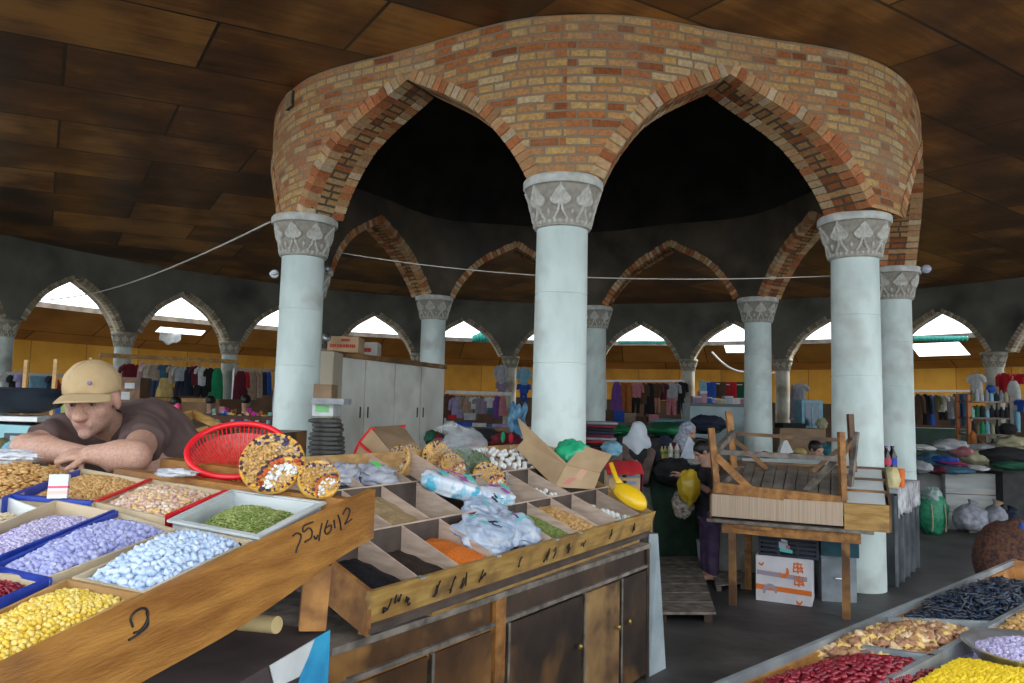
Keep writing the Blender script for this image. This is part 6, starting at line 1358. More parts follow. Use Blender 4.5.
# far left stall goods
pa, pb = at(-8, 373, 11.5), at(68, 376, 12.3); rail(pa, pb, 'low clothes rail behind the black pan', .02, mt=HOOK)
for kd, c, px, y0, y1, w_, lb in (('outfit', 'white', 4, 374, 399, 13, 'white printed top hanging at the very edge'), ('shirt', 'black', 14, 375, 396, 9, 'black top next to the white printed one'), ('shirt', 'lilac', 20, 374, 394, 9, 'lilac top on the low rail'), ('towel', 'skyblue', 40, 376, 398, 20, 'pale blue cloth hanging between the two wooden posts'), ('dress', 'red', 57, 380, 398, 8, 'small red dress beside the second wooden post'), ('shirt', 'navy', 52, 376, 394, 8, 'navy top beside the pale blue cloth')):
    garment(kd, c, px, y0, y1, w_, 11.4+(px+8)/76*.8, lb, 'clothes on the low rail')
for px, y0, lb in ((27, 360, 'upright square wooden post behind the pan, closer to the edge'), (56.5, 359, 'upright square wooden post beside the brim of the tan cap')):
    a = at(px, y0, 4.6); m = M(); m.beam(V3(a.x-.012, a.y, 0), a, .021, .021, up=(1, 0, 0)); tag(m.build('wooden_post', WOODL), lb, 'post')
# brown long counter far behind the vendor
boxy('long_counter', 'long brown wooden counter below the rail of clothes', 'counter', 136, 397, 230, 412, 13.6, .7, mk('brown panel', (.16, .08, .025), (.26, .14, .05), scale=2, rough=.5), z0=0, rz=-.25, parts=[('top_edge', 0, .96, 1, 1.0, WOODL, .04), ('plinth', 0, 0, 1, .06, WOODD, .02)])
boxy('notice_box', 'dark brown box with two white notices behind the tan cap', 'box', 117, 377, 139, 404, 13.0, .4, WOODM, z0=0, parts=[('notice', .08, .80, .55, .87, WHITE, .004), ('notice', .3, .90, .75, .95, WHITE, .004)])
# pink and orange balls, packets
rnd = random.Random(3)
boxy('goods_table', 'cloth-covered table of small packets behind the red basket', 'table', 160, 414, 272, 430, 9.2, .9, cm('brown'), z0=0)
for k in range(16):
    c = at(163+rnd.random()*17, 406+rnd.random()*8, 9.2+rnd.random()*.4); m = M(); m.ell(c, (.045, .045, .045), n=12, k=8); tag(m.build('toy_ball', mk(*[('pink ball', (.75, .08, .20)), ('orange ball', (.80, .22, .03)), ('red ball', (.70, .03, .05))][k % 3], rough=.35), smooth='all'), ['pink toy ball in the pile', 'orange toy ball in the pile', 'red toy ball in the pile'][k % 3]+' behind the empty wooden frame', 'ball', ['pink toy balls', 'orange toy balls', 'red toy balls'][k % 3])
pal = ['skyblue', 'orange', 'yellow', 'rose', 'blue', 'white', 'magenta', 'mint']
for k in range(44):
    px = 214+rnd.random()*56; py = 410+rnd.random()*14; c = at(px, py, 9.1+(424-py)*.05); n_ = pal[k % 8]; m = M(); s = rnd.uniform(.03, .055); m.box(c, (s*1.3, s, s*1.5), rotm(rnd.uniform(-.3, .3), 0, rnd.uniform(0, 3))); tag(m.build('packet', cm(n_)), f'small {n_} packet among the packets on the cloth-covered table', 'packet', f'{n_} packets')
# black pan on the weighing scale, vendor's side shelf
sf = M(); z0 = 1.36; c = at(25, 446, 3.15)
sh_ = thing('side_table', 'brown wooden side table behind the almonds, carrying the scale', 'table', (c.x, c.y, 0)); m = M(); m.box((c.x-.1, c.y+.05, z0), (1.15, .55, .04)); m.build('tabletop', WOODM, sh_)
for sx in (-.6, .4):
    for sy in (-.15, .25): m = M(); m.beam((c.x+sx, c.y+sy, 0), (c.x+sx, c.y+sy, z0), .05, .05, up=(1, 0, 0)); m.build('leg', WOODM, sh_)
sc = at(30, 428, 3.1); t = thing('weighing_scale', 'light blue and white weighing scale with a dark display, under the black pan', 'scale', (sc.x, sc.y, z0+.02))
TQ_ = mk('turquoise plastic', (.16, .38, .42), (.26, .50, .54), scale=5, rough=.4); DKP = mk('dark display', (.01, .015, .02), rough=.15)
m = M(); X = sc.x; Yc = sc.y
m.prism([(X-.22, Yc-.15, z0+.02), (X+.23, Yc-.15, z0+.02), (X+.23, Yc-.15, z0+.07), (X+.14, Yc-.15, z0+.115), (X-.22, Yc-.15, z0+.125)], (0, .3, 0)); m.build('housing', TQ_, t)
m = M(); m.box((X-.06, Yc, z0+.142), (.36, .30, .018)); m.build('platform', WHITE, t)
m = M(); m.box((X+.06, Yc-.152, z0+.065), (.12, .006, .045)); m.build('display', DKP, t); m = M(); m.box((X+.06, Yc-.156, z0+.065), (.07, .004, .025)); m.build('readout', mk('pale readout', (.35, .42, .4)), t)
for (x, mt) in ((-.14, REDT), (-.10, mk('green stripe', (.03, .4, .25))), (-.17, WHITE)): m = M(); m.prism([(X+x, Yc-.153, z0+.06), (X+x+.03, Yc-.153, z0+.06), (X+x+.06, Yc-.153, z0+.11), (X+x+.03, Yc-.153, z0+.11)], (0, -.003, 0)); m.build('stripe', mt, t)
pc = at(14, 399, 3.15); m = M(); m.lathe([(.10, -.075), (.17, -.05), (.205, .0), (.215, .022), (.222, .026), (.219, .030), (.208, .026), (.198, .003), (.165, -.042), (.10, -.066)], 48, c=(pc.x, pc.y, z0+.235))
tag(m.build('frying_pan', mk('black enamel', (.008, .012, .022), (.02, .03, .045), scale=9, rough=.25), smooth=40), 'wide black enamelled pan standing on the weighing scale', 'pan')
boxy('small_box', 'yellow-green and white box beside the vendor’s cheek', 'box', 60, 404, 72, 420, 3.5, .08, mk('yellow green print', (.42, .55, .10), (.6, .7, .3), scale=20), z0=z0+.02)
boxy('small_packet', 'small dark blue packet between the pan and the cap brim', 'packet', 55, 398, 63, 412, 3.6, .05, cm('blue'), z0=z0+.02)
for k, (px, py, cl_) in enumerate(((6, 452, 'grey'), (12, 448, 'skyblue'), (3, 445, 'olive'))): bundle('cloth_rag', f'crumpled {cl_} rag at the edge behind the almonds', 'rag', px, py, 2.95, (.05, .04, .025), cm(cl_), 80+k)
# empty wooden display frame
fr_ = thing('empty_tray', 'empty tilted wooden tray with a dark inside, behind the vendor’s back', 'tray', at(192, 430, 4.5))
Yk = 4.5
def qd(P, mt, nm, th=.02): m = M(); slab(m, [at(*p) for p in P], th); m.build(nm, mt, fr_)
qd([(165, 417, 4.6), (192, 410, 4.9), (194, 419, 4.9), (168, 428, 4.6)], WOODY, 'side_board'); qd([(192, 410, 4.9), (219, 423, 4.7), (217, 429, 4.7), (194, 419, 4.9)], WOODY, 'side_board')
qd([(168, 428, 4.6), (194, 419, 4.9), (217, 429, 4.7), (178, 437, 4.3)], DARKW, 'bottom'); qd([(166, 425, 4.55), (178, 434, 4.25), (178, 438, 4.25), (166, 429, 4.55)], WOODY, 'side_board'); qd([(178, 433, 4.25), (208, 426, 4.5), (209, 429, 4.5), (178, 437.5, 4.25)], WOODY, 'side_board')
boxy('storage_chest', 'dark chest under the empty tilted tray', 'chest', 156, 433, 262, 470, 4.25, .9, WOODD, z0=0)

# -- white wardrobe and what stands on it
P0, P1 = V3(-2.13, 8.9, 0), V3(-1.03, 11.6, 0); wd = (P1-P0); wn = V3(-wd.y, wd.x, 0).normalized()*.5
WW = mk('aged white laminate', (.60, .60, .54), (.78, .78, .70), scale=1.8, rough=.6, c3=(.52, .50, .42), s3=1.5)
t = thing('wardrobe', 'tall aged white wardrobe with four doors and a brown top board', 'wardrobe', (P0+P1)/2+wn/2)
def WB(s0, s1, d0, d1, z0_, z1_, mt, nm, p=None): m = M(); q = [P0+wd*s0+wn*d0, P0+wd*s1+wn*d0, P0+wd*s1+wn*d1, P0+wd*s0+wn*d1]; m.hexa([v+V3(0, 0, z0_) for v in q]+[v+V3(0, 0, z1_) for v in q]); return m.build(nm, mt, p or t)
WB(0, 1, .06, 1, 0, 2.14, WW, 'body'); WB(-.01, 1.01, -.06, 1.02, 2.14, 2.20, WOODM, 'top_board')
for k in range(4):
    d = WB(k/4+.004, (k+1)/4-.004, 0, .06, .08, 2.12, WW, 'door'); x = (k+1)/4-.03 if k % 2 == 0 else k/4+.03
    WB(x-.003, x+.003, -.02, 0, 1.40, 1.54, mk('dark handle', (.03, .03, .03)), 'handle', d)
    WB(k/4+.02, (k+1)/4-.02, -.008, 0, 1.98, 2.06, WW, 'top_strip', d)
boxy('side_cabinet', 'beige end panel cabinet against the front left drum column', 'cabinet', 313, 351, 331, 430, 8.6, .45, mk('beige laminate', (.42, .37, .27), (.52, .46, .35), scale=2), z0=0, parts=[('door', .05, .03, .95, .97, mk('beige laminate', (.42, .37, .27)), .015)])
REDL = mk('red lettering', (.55, .05, .04)); 
def redtext(t, Wd, depth, H, rows, seed):
    rr = random.Random(seed)
    for (x0, x1, z, h_) in rows:
        x = x0
        while x < x1:
            w_ = rr.uniform(.035, .06); m = M()
            for kx in (0, 1): m.box(((x+kx*w_*.6-.5)*Wd, -depth/2-.003, z*H), (.010, .004, h_*H))
            m.box(((x+w_*.3-.5)*Wd, -depth/2-.003, (z+rr.choice((-.4, 0, .4))*h_)*H), (w_*.6*Wd, .004, .010)); m.build('red_letter', REDL, t, local=True); x += w_*1.45
t = boxy('marked_carton', 'brown carton with red letters standing on top of the white wardrobe', 'carton', 327, 336, 358, 352, 9.15, .38, CARD, z0=2.2); redtext(t, 31*9.15/FPX, .38, .2, ((.1, .9, .38, .2), (.45, .7, .75, .16)), 5)
t = boxy('marked_carton', 'smaller greyish carton with red print, beside the brown one on the wardrobe', 'carton', 360, 342, 377, 355, 9.9, .3, mk('greyish carton', (.36, .33, .28), (.46, .43, .37), scale=5), z0=2.2); redtext(t, 17*9.9/FPX, .3, .17, ((.1, .6, .5, .3),), 6)
# small spotlights
def spot(c, R, label, r=.05):
    t = thing('spotlight', label, 'lamp', c); m = M(); m.lathe([(r*.4, -r), (r*.9, 0), (r, r*.9), (r*.95, r*.95), (r*.8, r*.6)], 18, c=c, R=R); m.build('housing', STEEL, t, smooth=40)
    m = M(); m.ell(Vector(c)+R @ V3(0, 0, r*.45), (r*.75, r*.75, r*.4)); m.build('bulb', mk('frosted glass', (.7, .72, .74), rough=.2), t, smooth='all')
    m = M(); m.tube([Vector(c)+R @ V3(0, 0, -r), Vector(c)+R @ V3(0, 0, -r*1.8)], r*.2, 6); m.build('bracket', STEEL, t); return t
spot(at(327, 338, 9.0), rotm(-1.2, 0, .5), 'small spotlight beside the brown marked carton', .055)
spot(at(274, 274, 8.0), rotm(1.7, 0, .4), 'small spotlight fixed to the outer side of the front left drum column', .05)
spot(at(328.5, 269, 7.9), rotm(1.9, 0, -.6), 'small spotlight fixed to the inner side of the front left drum column', .035)
c = at(926, 269, 8.3); m = M(); m.ell(c, (.055, .055, .05)); tag(m.build('round_bulb', mk('pale violet bulb', (.45, .48, .60), rough=.2), smooth='all'), 'round pale bulb at the rim of the right column capital', 'bulb')
# wires
def wire(pts, label, r=.006, mt=None, nm='wire', sag=.1):
    P = [Vector(p) for p in pts]; out_ = []
    for a, b in zip(P, P[1:]):
        for k in range(12): u = k/12; out_.append(lerp(a, b, u)-V3(0, 0, sag*4*u*(1-u)))
    m = M(); m.tube(out_+[P[-1]], r, 5); tag(m.build(nm, mt or mk('pale cord', (.55, .53, .46)), smooth='all'), label, 'wire')
wire([at(270, 222, 7.75), at(95, 293, 13.8), at(-20, 301, 16)], 'pale cord slanting from the front left drum capital towards the outer arches', .011, sag=.08)
wire([at(336, 252, 7.9), at(548, 276, 6.9), at(830, 276, 7.2)], 'thin wire slung between the drum columns', .005, sag=.03)
wire([at(712, 352, 22), at(745, 372, 22), at(790, 366, 22)], 'white cable sagging below the roof opening', .03, mk('white cable', (.5, .5, .5)), sag=.15)
# stack by the front left column
PAPER = mk('grey sacks', (.05, .048, .045), (.13, .125, .115), scale=9, rough=.85)
boxy('goods_stand', 'low stand carrying the stack of dark folded sacks', 'stand', 309, 460, 345, 500, 6.5, .5, WOODD, z0=0)
for k in range(9):
    y = 456-4.4*k; p = at(327+rnd.uniform(-2, 2), y, 6.6); m = M(); m.ell(p, (.150-.003*k+rnd.uniform(-.012, .012), .13, .024), R=rotm(0, 0, rnd.uniform(-.1, .1)), n=24, k=8, fn=lambda d: (abs(d.x)**4+abs(d.y)**4+abs(d.z)**4)**-.25*(1+.03*sin(d.x*9+d.y*7))); tag(m.build('folded_sack', PAPER, smooth=60), 'dark folded sack in the stack beside the front left drum column', 'sack', 'stack of dark folded sacks')
boxy('lidded_carton', 'white and green carton on the stack of dark folded sacks', 'carton', 312, 403, 333, 413, 6.6, .28, WHITE, z0=at(320, 416, 6.6).z, parts=[('print', .15, .3, .8, .85, mk('light green print', (.25, .6, .25)), .004)])
boxy('brown_box', 'open brown box on top of the white and green carton', 'box', 313, 384, 331, 402, 6.7, .25, CARDD, z0=at(320, 403, 6.6).z)
boxy('paper_sheaf', 'grey papers lying across the white and green carton', 'papers', 311, 398, 344, 402, 6.5, .3, cm('lightgrey'), z0=at(320, 404, 6.5).z)
# patterned fabrics right behind the spice box
boxy('fabric_table', 'table of dark red patterned fabrics behind the spice box', 'table', 425, 446, 520, 480, 6.6, .7, WOODD, z0=0)
for k, (px, py, c_, w_) in enumerate(((440, 441, 'darkred', 20), (455, 438, 'black', 24), (476, 441, 'maroon', 26), (498, 439, 'darkred', 24), (512, 441, 'maroon', 16), (484, 436, 'black', 30), (432, 438, 'dgreen', 12))):
    bundle('fabric_bundle', f'{c_} fabric bundle, {["first", "second", "third", "fourth", "fifth", "sixth", "seventh"][k]} of those behind the spice box', 'fabric', px, py, 6.7, (w_*6.7/FPX/2*1.2, .2, .07), cm(c_), 100+k, 'fabric bundles', amp=.2)
bundle('toy_bottle', 'small green plastic bottle among the dark red fabrics', 'bottle', 503, 437, 6.3, (.018, .018, .045), cm('green'), 120, amp=.05); bundle('toy_bottle', 'small crimson plastic bottle among the dark red fabrics', 'bottle', 511, 438, 6.3, (.02, .02, .042), cm('red'), 121, amp=.05)

# -- centre bay goods between the wardrobe and the front centre column
pa, pb = at(446, 392, 17.5), at(512, 394, 17.5); rail(pa, pb, 'white clothes rail seen between the wardrobe and the front centre column', .03, mt=WHITE)
for k, (kd, c, px, y0, y1, w_) in enumerate((('dress', 'brown', 447, 394, 418, 7), ('dress', 'maroon', 452, 395, 416, 6), ('coat', 'lilac', 458, 397, 418, 13), ('coat', 'tan', 468, 396, 417, 12), ('shirt', 'white', 475, 397, 409, 8), ('shirt', 'grey', 479, 398, 414, 9), ('coat', 'mauve', 484.5, 398, 415, 10), ('shirt', 'white', 490, 397, 408, 7), ('dress', 'teal', 491.5, 407, 415, 8), ('dress', 'purple', 497, 396, 418, 7), ('dress', 'rose', 503, 396, 416, 7))):
    o_ = ['first', 'second', 'third', 'fourth', 'fifth', 'sixth', 'seventh', 'eighth', 'ninth', 'tenth', 'last'][k]; garment(kd, c, px, y0, y1, w_, 17.4, f'{c} garment, {o_} along the white rail counted from the wardrobe', 'clothes on the white rail')
garment('coat', 'lightgrey', 501, 365, 384, 9, 18.2, 'pale coat hanging high beside the outer column', 'high hanging clothes'); garment('coat', 'mauve', 502, 381, 393, 8, 18.2, 'mauve top hanging below the pale coat', 'high hanging clothes'); garment('coat', 'skyblue', 524, 368, 385, 10, 18.2, 'pale blue coat hanging high beside the front centre column', 'high hanging clothes'); garment('outfit', 'blue', 524, 384, 402, 10, 18.2, 'blue outfit hanging below the pale blue coat', 'high hanging clothes')
boxy('long_table', 'long table of cloth stacks in front of the white clothes rail', 'table', 440, 426, 540, 445, 12.0, .8, WOODD, z0=0)
for k, (x0, x1, y0, y1, c_) in enumerate(((444, 452, 421, 426, 'white'), (456, 472, 422, 427, 'blue'), (472, 486, 423, 427, 'white'), (486, 492, 424, 428, 'teal'), (491, 512, 424, 430, 'lilac'), (477, 492, 414, 424, 'brown'), (448, 455, 415, 419, 'red'), (464, 476, 413, 420, 'lightgrey'))):
    boxy('folded_stack', f'{c_} folded cloth on the long table, {["first","second","third","fourth","fifth","sixth","seventh","eighth"][k]} of its row', 'cloth', x0, y0, x1, y1, 12.0+.05*k, .35, cm(c_), group='cloths on the long table')
p = at(509, 404, 8.2); m = M(); m.sheet(lambda u, v: p+V3(.19*u+.015*sin(v*9), .04*sin(u*8+v*4)+.03*sin(v*11), -.33*v+.02*sin(u*7)-.02*sin(u*19)), 22, 22, .004); tag(m.build('plastic_sheet_bag', mk('blue plastic sheet', (.07, .20, .34), (.20, .40, .56), scale=8, rough=.3, bump=.6, bscale=16), smooth='all'), 'crumpled blue plastic sheet hanging left of the front centre column', 'plastic sheet')
# -- bay right of the front centre column
pa, pb = at(606, 381, 19.0), at(684, 381, 19.0); rail(pa, pb, 'clothes rail between the back drum column and the next outer column', .02, mt=HOOK)
for k, (kd, c, px, y0, y1, w_, lw) in enumerate((('dress', 'purple', 617, 382, 411, 10, None), ('trousers', 'orange', 626, 383, 412, 11, None), ('outfit', 'rose', 636, 383, 413, 11, 'black'), ('coat', 'brown', 643.5, 383, 404, 8, None), ('dress', 'black', 649.5, 383, 416, 9, None), ('outfit', 'brown', 657, 383, 413, 9, 'salmon'), ('shirt', 'maroon', 663.5, 383, 400, 7, None), ('outfit', 'lightgrey', 671.5, 383, 415, 14, 'rose'), ('outfit', 'black', 681, 382, 414, 10, 'navy'))):
    garment(kd, c, px, y0, y1, w_, 18.9, f'{c} garment, {["first","second","third","fourth","fifth","sixth","seventh","eighth","ninth"][k]} along the rail left of the coloured cloths', 'clothes behind the white headscarf', lw)
for k, (px, py, c_, w_, h_) in enumerate(((619, 416, 'blue', 11, 10), (630, 417, 'tan', 12, 8), (641, 419, 'brown', 12, 6), (654, 418, 'rose', 10, 7), (610, 415, 'brown', 8, 10))): boxy('goods_box', f'small {c_} goods box below the hanging clothes, {["first","second","third","fourth","fifth"][k]} of five', 'box', px-w_/2, py-h_/2, px+w_/2, py+h_/2+1, 16.5, .4, cm(c_), z0=0 if False else None, group='goods boxes')
boxy('stall_bench', 'dark bench under the small goods boxes', 'bench', 602, 422, 700, 440, 16.4, .9, WOODD, z0=0)
for k, (x0, x1, lb) in enumerate(((600, 640, 'left of the white headscarf'), (646, 712, 'behind the patterned headscarf'))):
    boxy('market_table', f'dark market table {lb}', 'table', x0, 438, x1, 470, 10.6, 1.0, mk('near black cloth', (.01, .012, .01), (.03, .03, .03)), z0=0)
GT = mk('green tarpaulin', (.005, .09, .035), (.01, .20, .07), scale=5, rough=.6, bump=.5, bscale=8)
for k, (px, py, w_, h_, lb) in enumerate(((616, 430, 34, 9, 'green tarpaulin over goods left of the white headscarf'), (668, 430, 46, 10, 'green tarpaulin over goods between the two headscarves'), (704, 428, 30, 8, 'green tarpaulin over goods right of the patterned headscarf'))): bundle('tarpaulin', lb, 'tarpaulin', px, py, 10.9, (w_*.0075, .45, h_*.0105), GT, 140+k, amp=.18)
bundle('white_sheet', 'pale blue sheet lying on the green tarpaulin', 'sheet', 670, 421, 11.2, (.28, .3, .035), cm('skyblue'), 150, amp=.15); bundle('navy_blanket', 'navy blanket heap behind the upturned frame leg', 'blanket', 708, 424, 10.6, (.24, .4, .12), cm('navy'), 151, amp=.25)
# light blue counter with goods and hanging coloured cloths
boxy('pale_counter', 'pale blue panelled counter left of the back right drum column', 'counter', 690, 403, 748, 440, 13.6, .6, mk('pale blue panel', (.30, .40, .42), (.42, .52, .53), scale=3), z0=0, parts=[('top_edge', 0, .97, 1, 1, mk('dark grey edge', (.15, .16, .16)), .05)])  # grey strip along the counter's top edge, darker than its panel
wl_ = at(700, 380, 15.5), at(750, 384, 15.5); wire([*wl_], 'line holding the row of coloured cloths', .012, sag=.05)
for k, (c_, x0, x1, lb) in enumerate((('skyblue', 700, 706, 'turquoise'), ('blue', 705, 715, 'blue'), ('brown', 715, 725, 'dark brown'), ('red', 725, 735.5, 'red'), ('dgreen', 735.5, 750, 'dark green'))): garment('towel', c_, (x0+x1)/2, 382, 398, x1-x0, 15.5, f'{lb} cloth hanging in the row above the pale counter', 'row of coloured cloths')
for k, (x0, x1, y0, y1, c_) in enumerate(((693, 701, 396, 403, 'mauve'), (700, 707, 391, 403, 'pink'), (707, 712, 397, 403, 'blue'), (711, 717, 398, 403, 'lilac'), (716, 725, 399, 404, 'khaki'), (725, 733, 396, 404, 'lightgrey'), (733, 741, 398, 404, 'white'), (740, 746, 398, 404, 'rose'))):
    boxy('small_case', f'small {c_} case on the pale blue counter, {["first","second","third","fourth","fifth","sixth","seventh","eighth"][k]} along it', 'case', x0, y0, x1, y1, 13.65, .2, cm(c_), group='cases on the pale counter', parts=[('lid', -.02, .8, 1.02, 1.0, cm('white'), .01)])
# -- bay between the back right and front right drum columns
garment('shirt', 'lightgrey', 800, 384, 402, 13, 15.6, 'pale grey shirt hanging beside the blue framed cabinet', 'clothes by the cabinet'); garment('dress', 'grey', 797, 390, 418, 9, 15.5, 'dark grey dress below the pale grey shirt', 'clothes by the cabinet'); garment('dress', 'mauve', 793, 386, 420, 6, 15.6, 'narrow mauve dress next to the stained outer column', 'clothes by the cabinet')
BF = mk('blue frame', (.14, .32, .42), (.24, .44, .54), scale=6); t = boxy('glass_cabinet', 'small blue framed cabinet with dark glass door', 'cabinet', 802, 400, 823, 428, 13.0, .35, BF, parts=[('glass', .15, .08, .80, .9, mk('dark blue glass', (.01, .05, .09), rough=.15), .01), ('mullion', .44, .08, .50, .9, BF, .018)])
boxy('cabinet_stand', 'brown cardboard-clad stand under the blue framed cabinet', 'stand', 780, 428, 826, 456, 12.5, .9, CARDD, z0=0); bundle('yellow_bag', 'yellow-green bag beside the blue framed cabinet', 'bag', 822, 424, 12.6, (.09, .09, .09), cm('khaki'), 160)
boxy('dark_tray', 'dark flat tray on the cardboard-clad stand', 'tray', 783, 423, 806, 428, 12.6, .4, cm('black'), z0=at(790, 428, 12.6).z)
bundle('cloth_bag', 'teal cloth bundle with colourful print, beside the small child', 'cloth', 826, 452, 8.5, (.10, .12, .10), TEAL, 161); bundle('cloth_bag', 'yellow and pink wrapped bundle next to the teal one', 'cloth', 800, 452, 8.5, (.07, .07, .04), cm('yellow'), 162)
boxy('child_bench', 'pale covered bench in front of the small child', 'bench', 742, 458, 830, 468, 7.7, .35, mk('pale cover', (.40, .46, .46), (.55, .6, .6), scale=4), z0=0)
m = M(); a = at(787, 457, 7.8); m.prism([a+V3(-.09, 0, 0), a+V3(.09, 0, 0), a+V3(.015, .03, .17), a+V3(-.02, .03, .16)], (0, .08, 0)); tag(m.build('paper_cone', WHITE), 'white folded paper cone standing behind the frame stretcher', 'paper')
for k, (px, py, c_, w_) in enumerate(((765, 455, 'maroon', 12), (776, 456, 'white', 10), (795, 456, 'teal', 12), (752, 456, 'rose', 10))): bundle('small_bundle', f'small {c_} bundle on the pale covered bench', 'bundle', px, py, 7.8, (w_*.0052, .08, .035), cm(c_), 165+k)
# wire of yellow cloth by the column
# -- table of bottles, white pillow, pot
boxy('bottle_table', 'dark cloth-covered table with yellow and white bottles', 'table', 652, 459, 702, 500, 8.1, .5, mk('dark green cover', (.008, .03, .018), (.02, .06, .035)), z0=0)
for k in range(7):
    p = at(655+3.4*k, 457, 8.2+.06*(k % 2)); bottle((p.x, p.y, at(660, 459, 8.1).z), .13, .022, cm('yellow'), mk('cream cap', (.6, .55, .4)), mk('green label', (.1, .35, .1)), 'small yellow bottle in the row in front of the maroon dress', 'yellow bottles')
for px, lb in ((670.5, 'white bottle with a yellow cap, in the middle of the bottle table'), (677, 'white bottle right of the one with the yellow cap')): p = at(px, 457, 8.15); bottle((p.x, p.y, at(660, 459, 8.1).z), .17, .028, mk('white bottle', (.65, .66, .6), rough=.3), cm('yellow'), mk('pale label', (.5, .5, .4)), lb, 'white bottles')
m = M(); a = at(693, 457, 8.0); m.prism([a+V3(-.14, 0, -.02), a+V3(.12, 0, -.05), a+V3(.10, .04, .03), a+V3(-.03, .06, .22)], (.02, .06, 0)); tag(m.build('white_cushion', mk('white cushion', (.40, .44, .52), (.55, .6, .68), scale=8)), 'pointed pale cushion in front of the maroon dress', 'cushion')
bundle('blue_pot', 'dark blue pot between the two headscarves', 'pot', 665, 443, 8.6, (.08, .08, .09), cm('navy'), 171, amp=.04); bundle('red_white_cloth', 'white cloth with a red corner under the pale cushion', 'cloth', 692, 462, 7.9, (.10, .1, .03), cm('white'), 172); bundle('black_cloth', 'black cloth heap below the bottles', 'cloth', 676, 472, 7.9, (.22, .2, .14), BLKC, 173)
bundle('yellow_sack', 'yellow plastic bag held by the child in black', 'plastic bag', 689, 487, 7.0, (.10, .08, .15), mk('mustard plastic', (.40, .26, .01), (.62, .44, .03), scale=6, rough=.4, bump=.6, bscale=12), 174, amp=.22); bundle('patterned_bag', 'patterned white and brown bag under the yellow one', 'bag', 683, 503, 7.2, (.10, .09, .14), mk('spotted cloth', (.12, .07, .05), (.55, .5, .44), scale=30), 175, amp=.2)
# folded textiles stack right of the front centre column
boxy('textile_stand', 'dark stand under the stack of striped textiles', 'stand', 582, 452, 622, 500, 7.0, .6, WOODD, z0=0)
for k, c_ in enumerate(('navy', 'maroon', 'black', 'red', 'grey', 'maroon', 'navy', 'black', 'darkred', 'grey')):
    p = at(600+rnd.uniform(-1.5, 1.5), 451-3.1*k, 7.1); m = M(); m.ell(p, (.15+rnd.uniform(-.015, .015), .14, .0185), n=24, k=8, fn=lambda d: (abs(d.x)**4+abs(d.y)**4+abs(d.z)**4)**-.25*(1+.03*sin(d.x*9+d.y*7))); tag(m.build('folded_textile', cm(c_), smooth=60), f'{c_} folded textile, number {"one two three four five six seven eight nine ten".split()[k]} from the bottom of the stack', 'textile', 'stack of folded textiles')
bundle('teal_bag', 'pale turquoise plastic bag in front of the folded textiles', 'plastic bag', 612, 449, 6.8, (.09, .08, .07), cm('skyblue'), 181)
bundle('white_bag', 'white plastic bag at the foot of the front centre column', 'plastic bag', 585, 432, 7.4, (.06, .06, .10), cm('white'), 182)
# cartons with a red lid
t = boxy('printed_box', 'pale brown carton with blue print under a red cloth, behind the yellow scoop', 'carton', 609, 473, 640, 500, 5.75, .3, CARD, z0=.9, parts=[('blue_print', .3, .62, .88, .74, mk('grey blue print', (.18, .24, .36)), .003), ('tape', .42, .45, .56, 1, mk('parcel tape', (.46, .30, .12)), .003), ('dark_band', 0, .15, 1, .38, cm('navy'), .004), ('side_tape', 0, .86, 1, .93, mk('grey blue print', (.18, .24, .36)), .003)])
boxy('box_plinth', 'dark crate under the printed carton', 'crate', 606, 503, 644, 560, 5.75, .45, WOODD, z0=0)
m = M(); p, q_ = at(607, 471, 5.7), at(643, 470, 5.7); m.sheet(lambda u, v: lerp(p, q_, u)+V3(0, -.03+.36*min(1, v*1.4)+.0, .045-.075*max(0, .3-v)*3.3+.006*sin(u*17)), 16, 12, .008); tag(m.build('red_cloth', cm('red'), smooth='all'), 'orange-red cloth lying over the printed carton', 'cloth')
m = M(); p = at(641, 470, 5.75); m.sheet(lambda u, v: p+V3(.012+.015*sin(v*6), .05+.2*u, .02-.42*v), 8, 14, .01); tag(m.build('strap_cloth', cm('maroon'), smooth='all'), 'dark red cloth hanging down beside the printed carton', 'cloth')

# -- right side: crate counter, heaps, racks
CRW = mk('whitewashed planks', (.26, .27, .26), (.46, .47, .45), scale=3, rough=.85, stretch=(.4, 1, 3))
t = boxy('crate_counter', 'whitewashed plank crate counter carrying heaps of clothes', 'counter', 954, 473, 1004, 530, 10.8, 1.0, CRW, z0=0, rz=-.15, parts=[('plank_gap', 0, y_, 1, y_+.015, WOODD, .003) for y_ in (.3, .62)])
boxy('grey_counter', 'grey side of a counter between the right column and the whitewashed crate', 'counter', 914, 474, 953, 530, 11.0, 1.0, mk('grey counter paint', (.10, .105, .10), (.2, .2, .19), scale=3), z0=0, rz=-.15)
wb = atz(933, 534, 0); t = thing('woven_bag', 'tall green woven bag with yellow stripes standing on the floor near the right column', 'bag', wb)
GRB = mk('green woven plastic', (.01, .16, .08), (.03, .30, .15), scale=20, rough=.5, bump=.5)
m = M(); crumple(m, wb+V3(0, 0, .28), (.20, .17, .30), 190, amp=.12, flatb=.0); m.build('body', GRB, t, smooth=60)
for x in (-.10, .08): m = M(); m.tube([wb+V3(x, -.165-.02*sin(k), .06+.09*k) for k in range(5)], .010, 5); m.build('stripe', cm('khaki'), t)
m = M(); crumple(m, wb+V3(-.02, -.02, .50), (.13, .11, .13), 191, amp=.35); m.build('clear_lining', mk('grey lining', (.12, .2, .18), (.35, .45, .42), scale=9, rough=.3), t, smooth=60)
pp = atz(985, 530, 0); t = thing('floor_pallet', 'low wooden pallet under the grey sacks', 'pallet', pp)
for k in range(4): m = M(); m.box(pp+V3(0, -.22+.15*k, .10), (.85, .12, .02)); m.build('plank', WOODG, t)
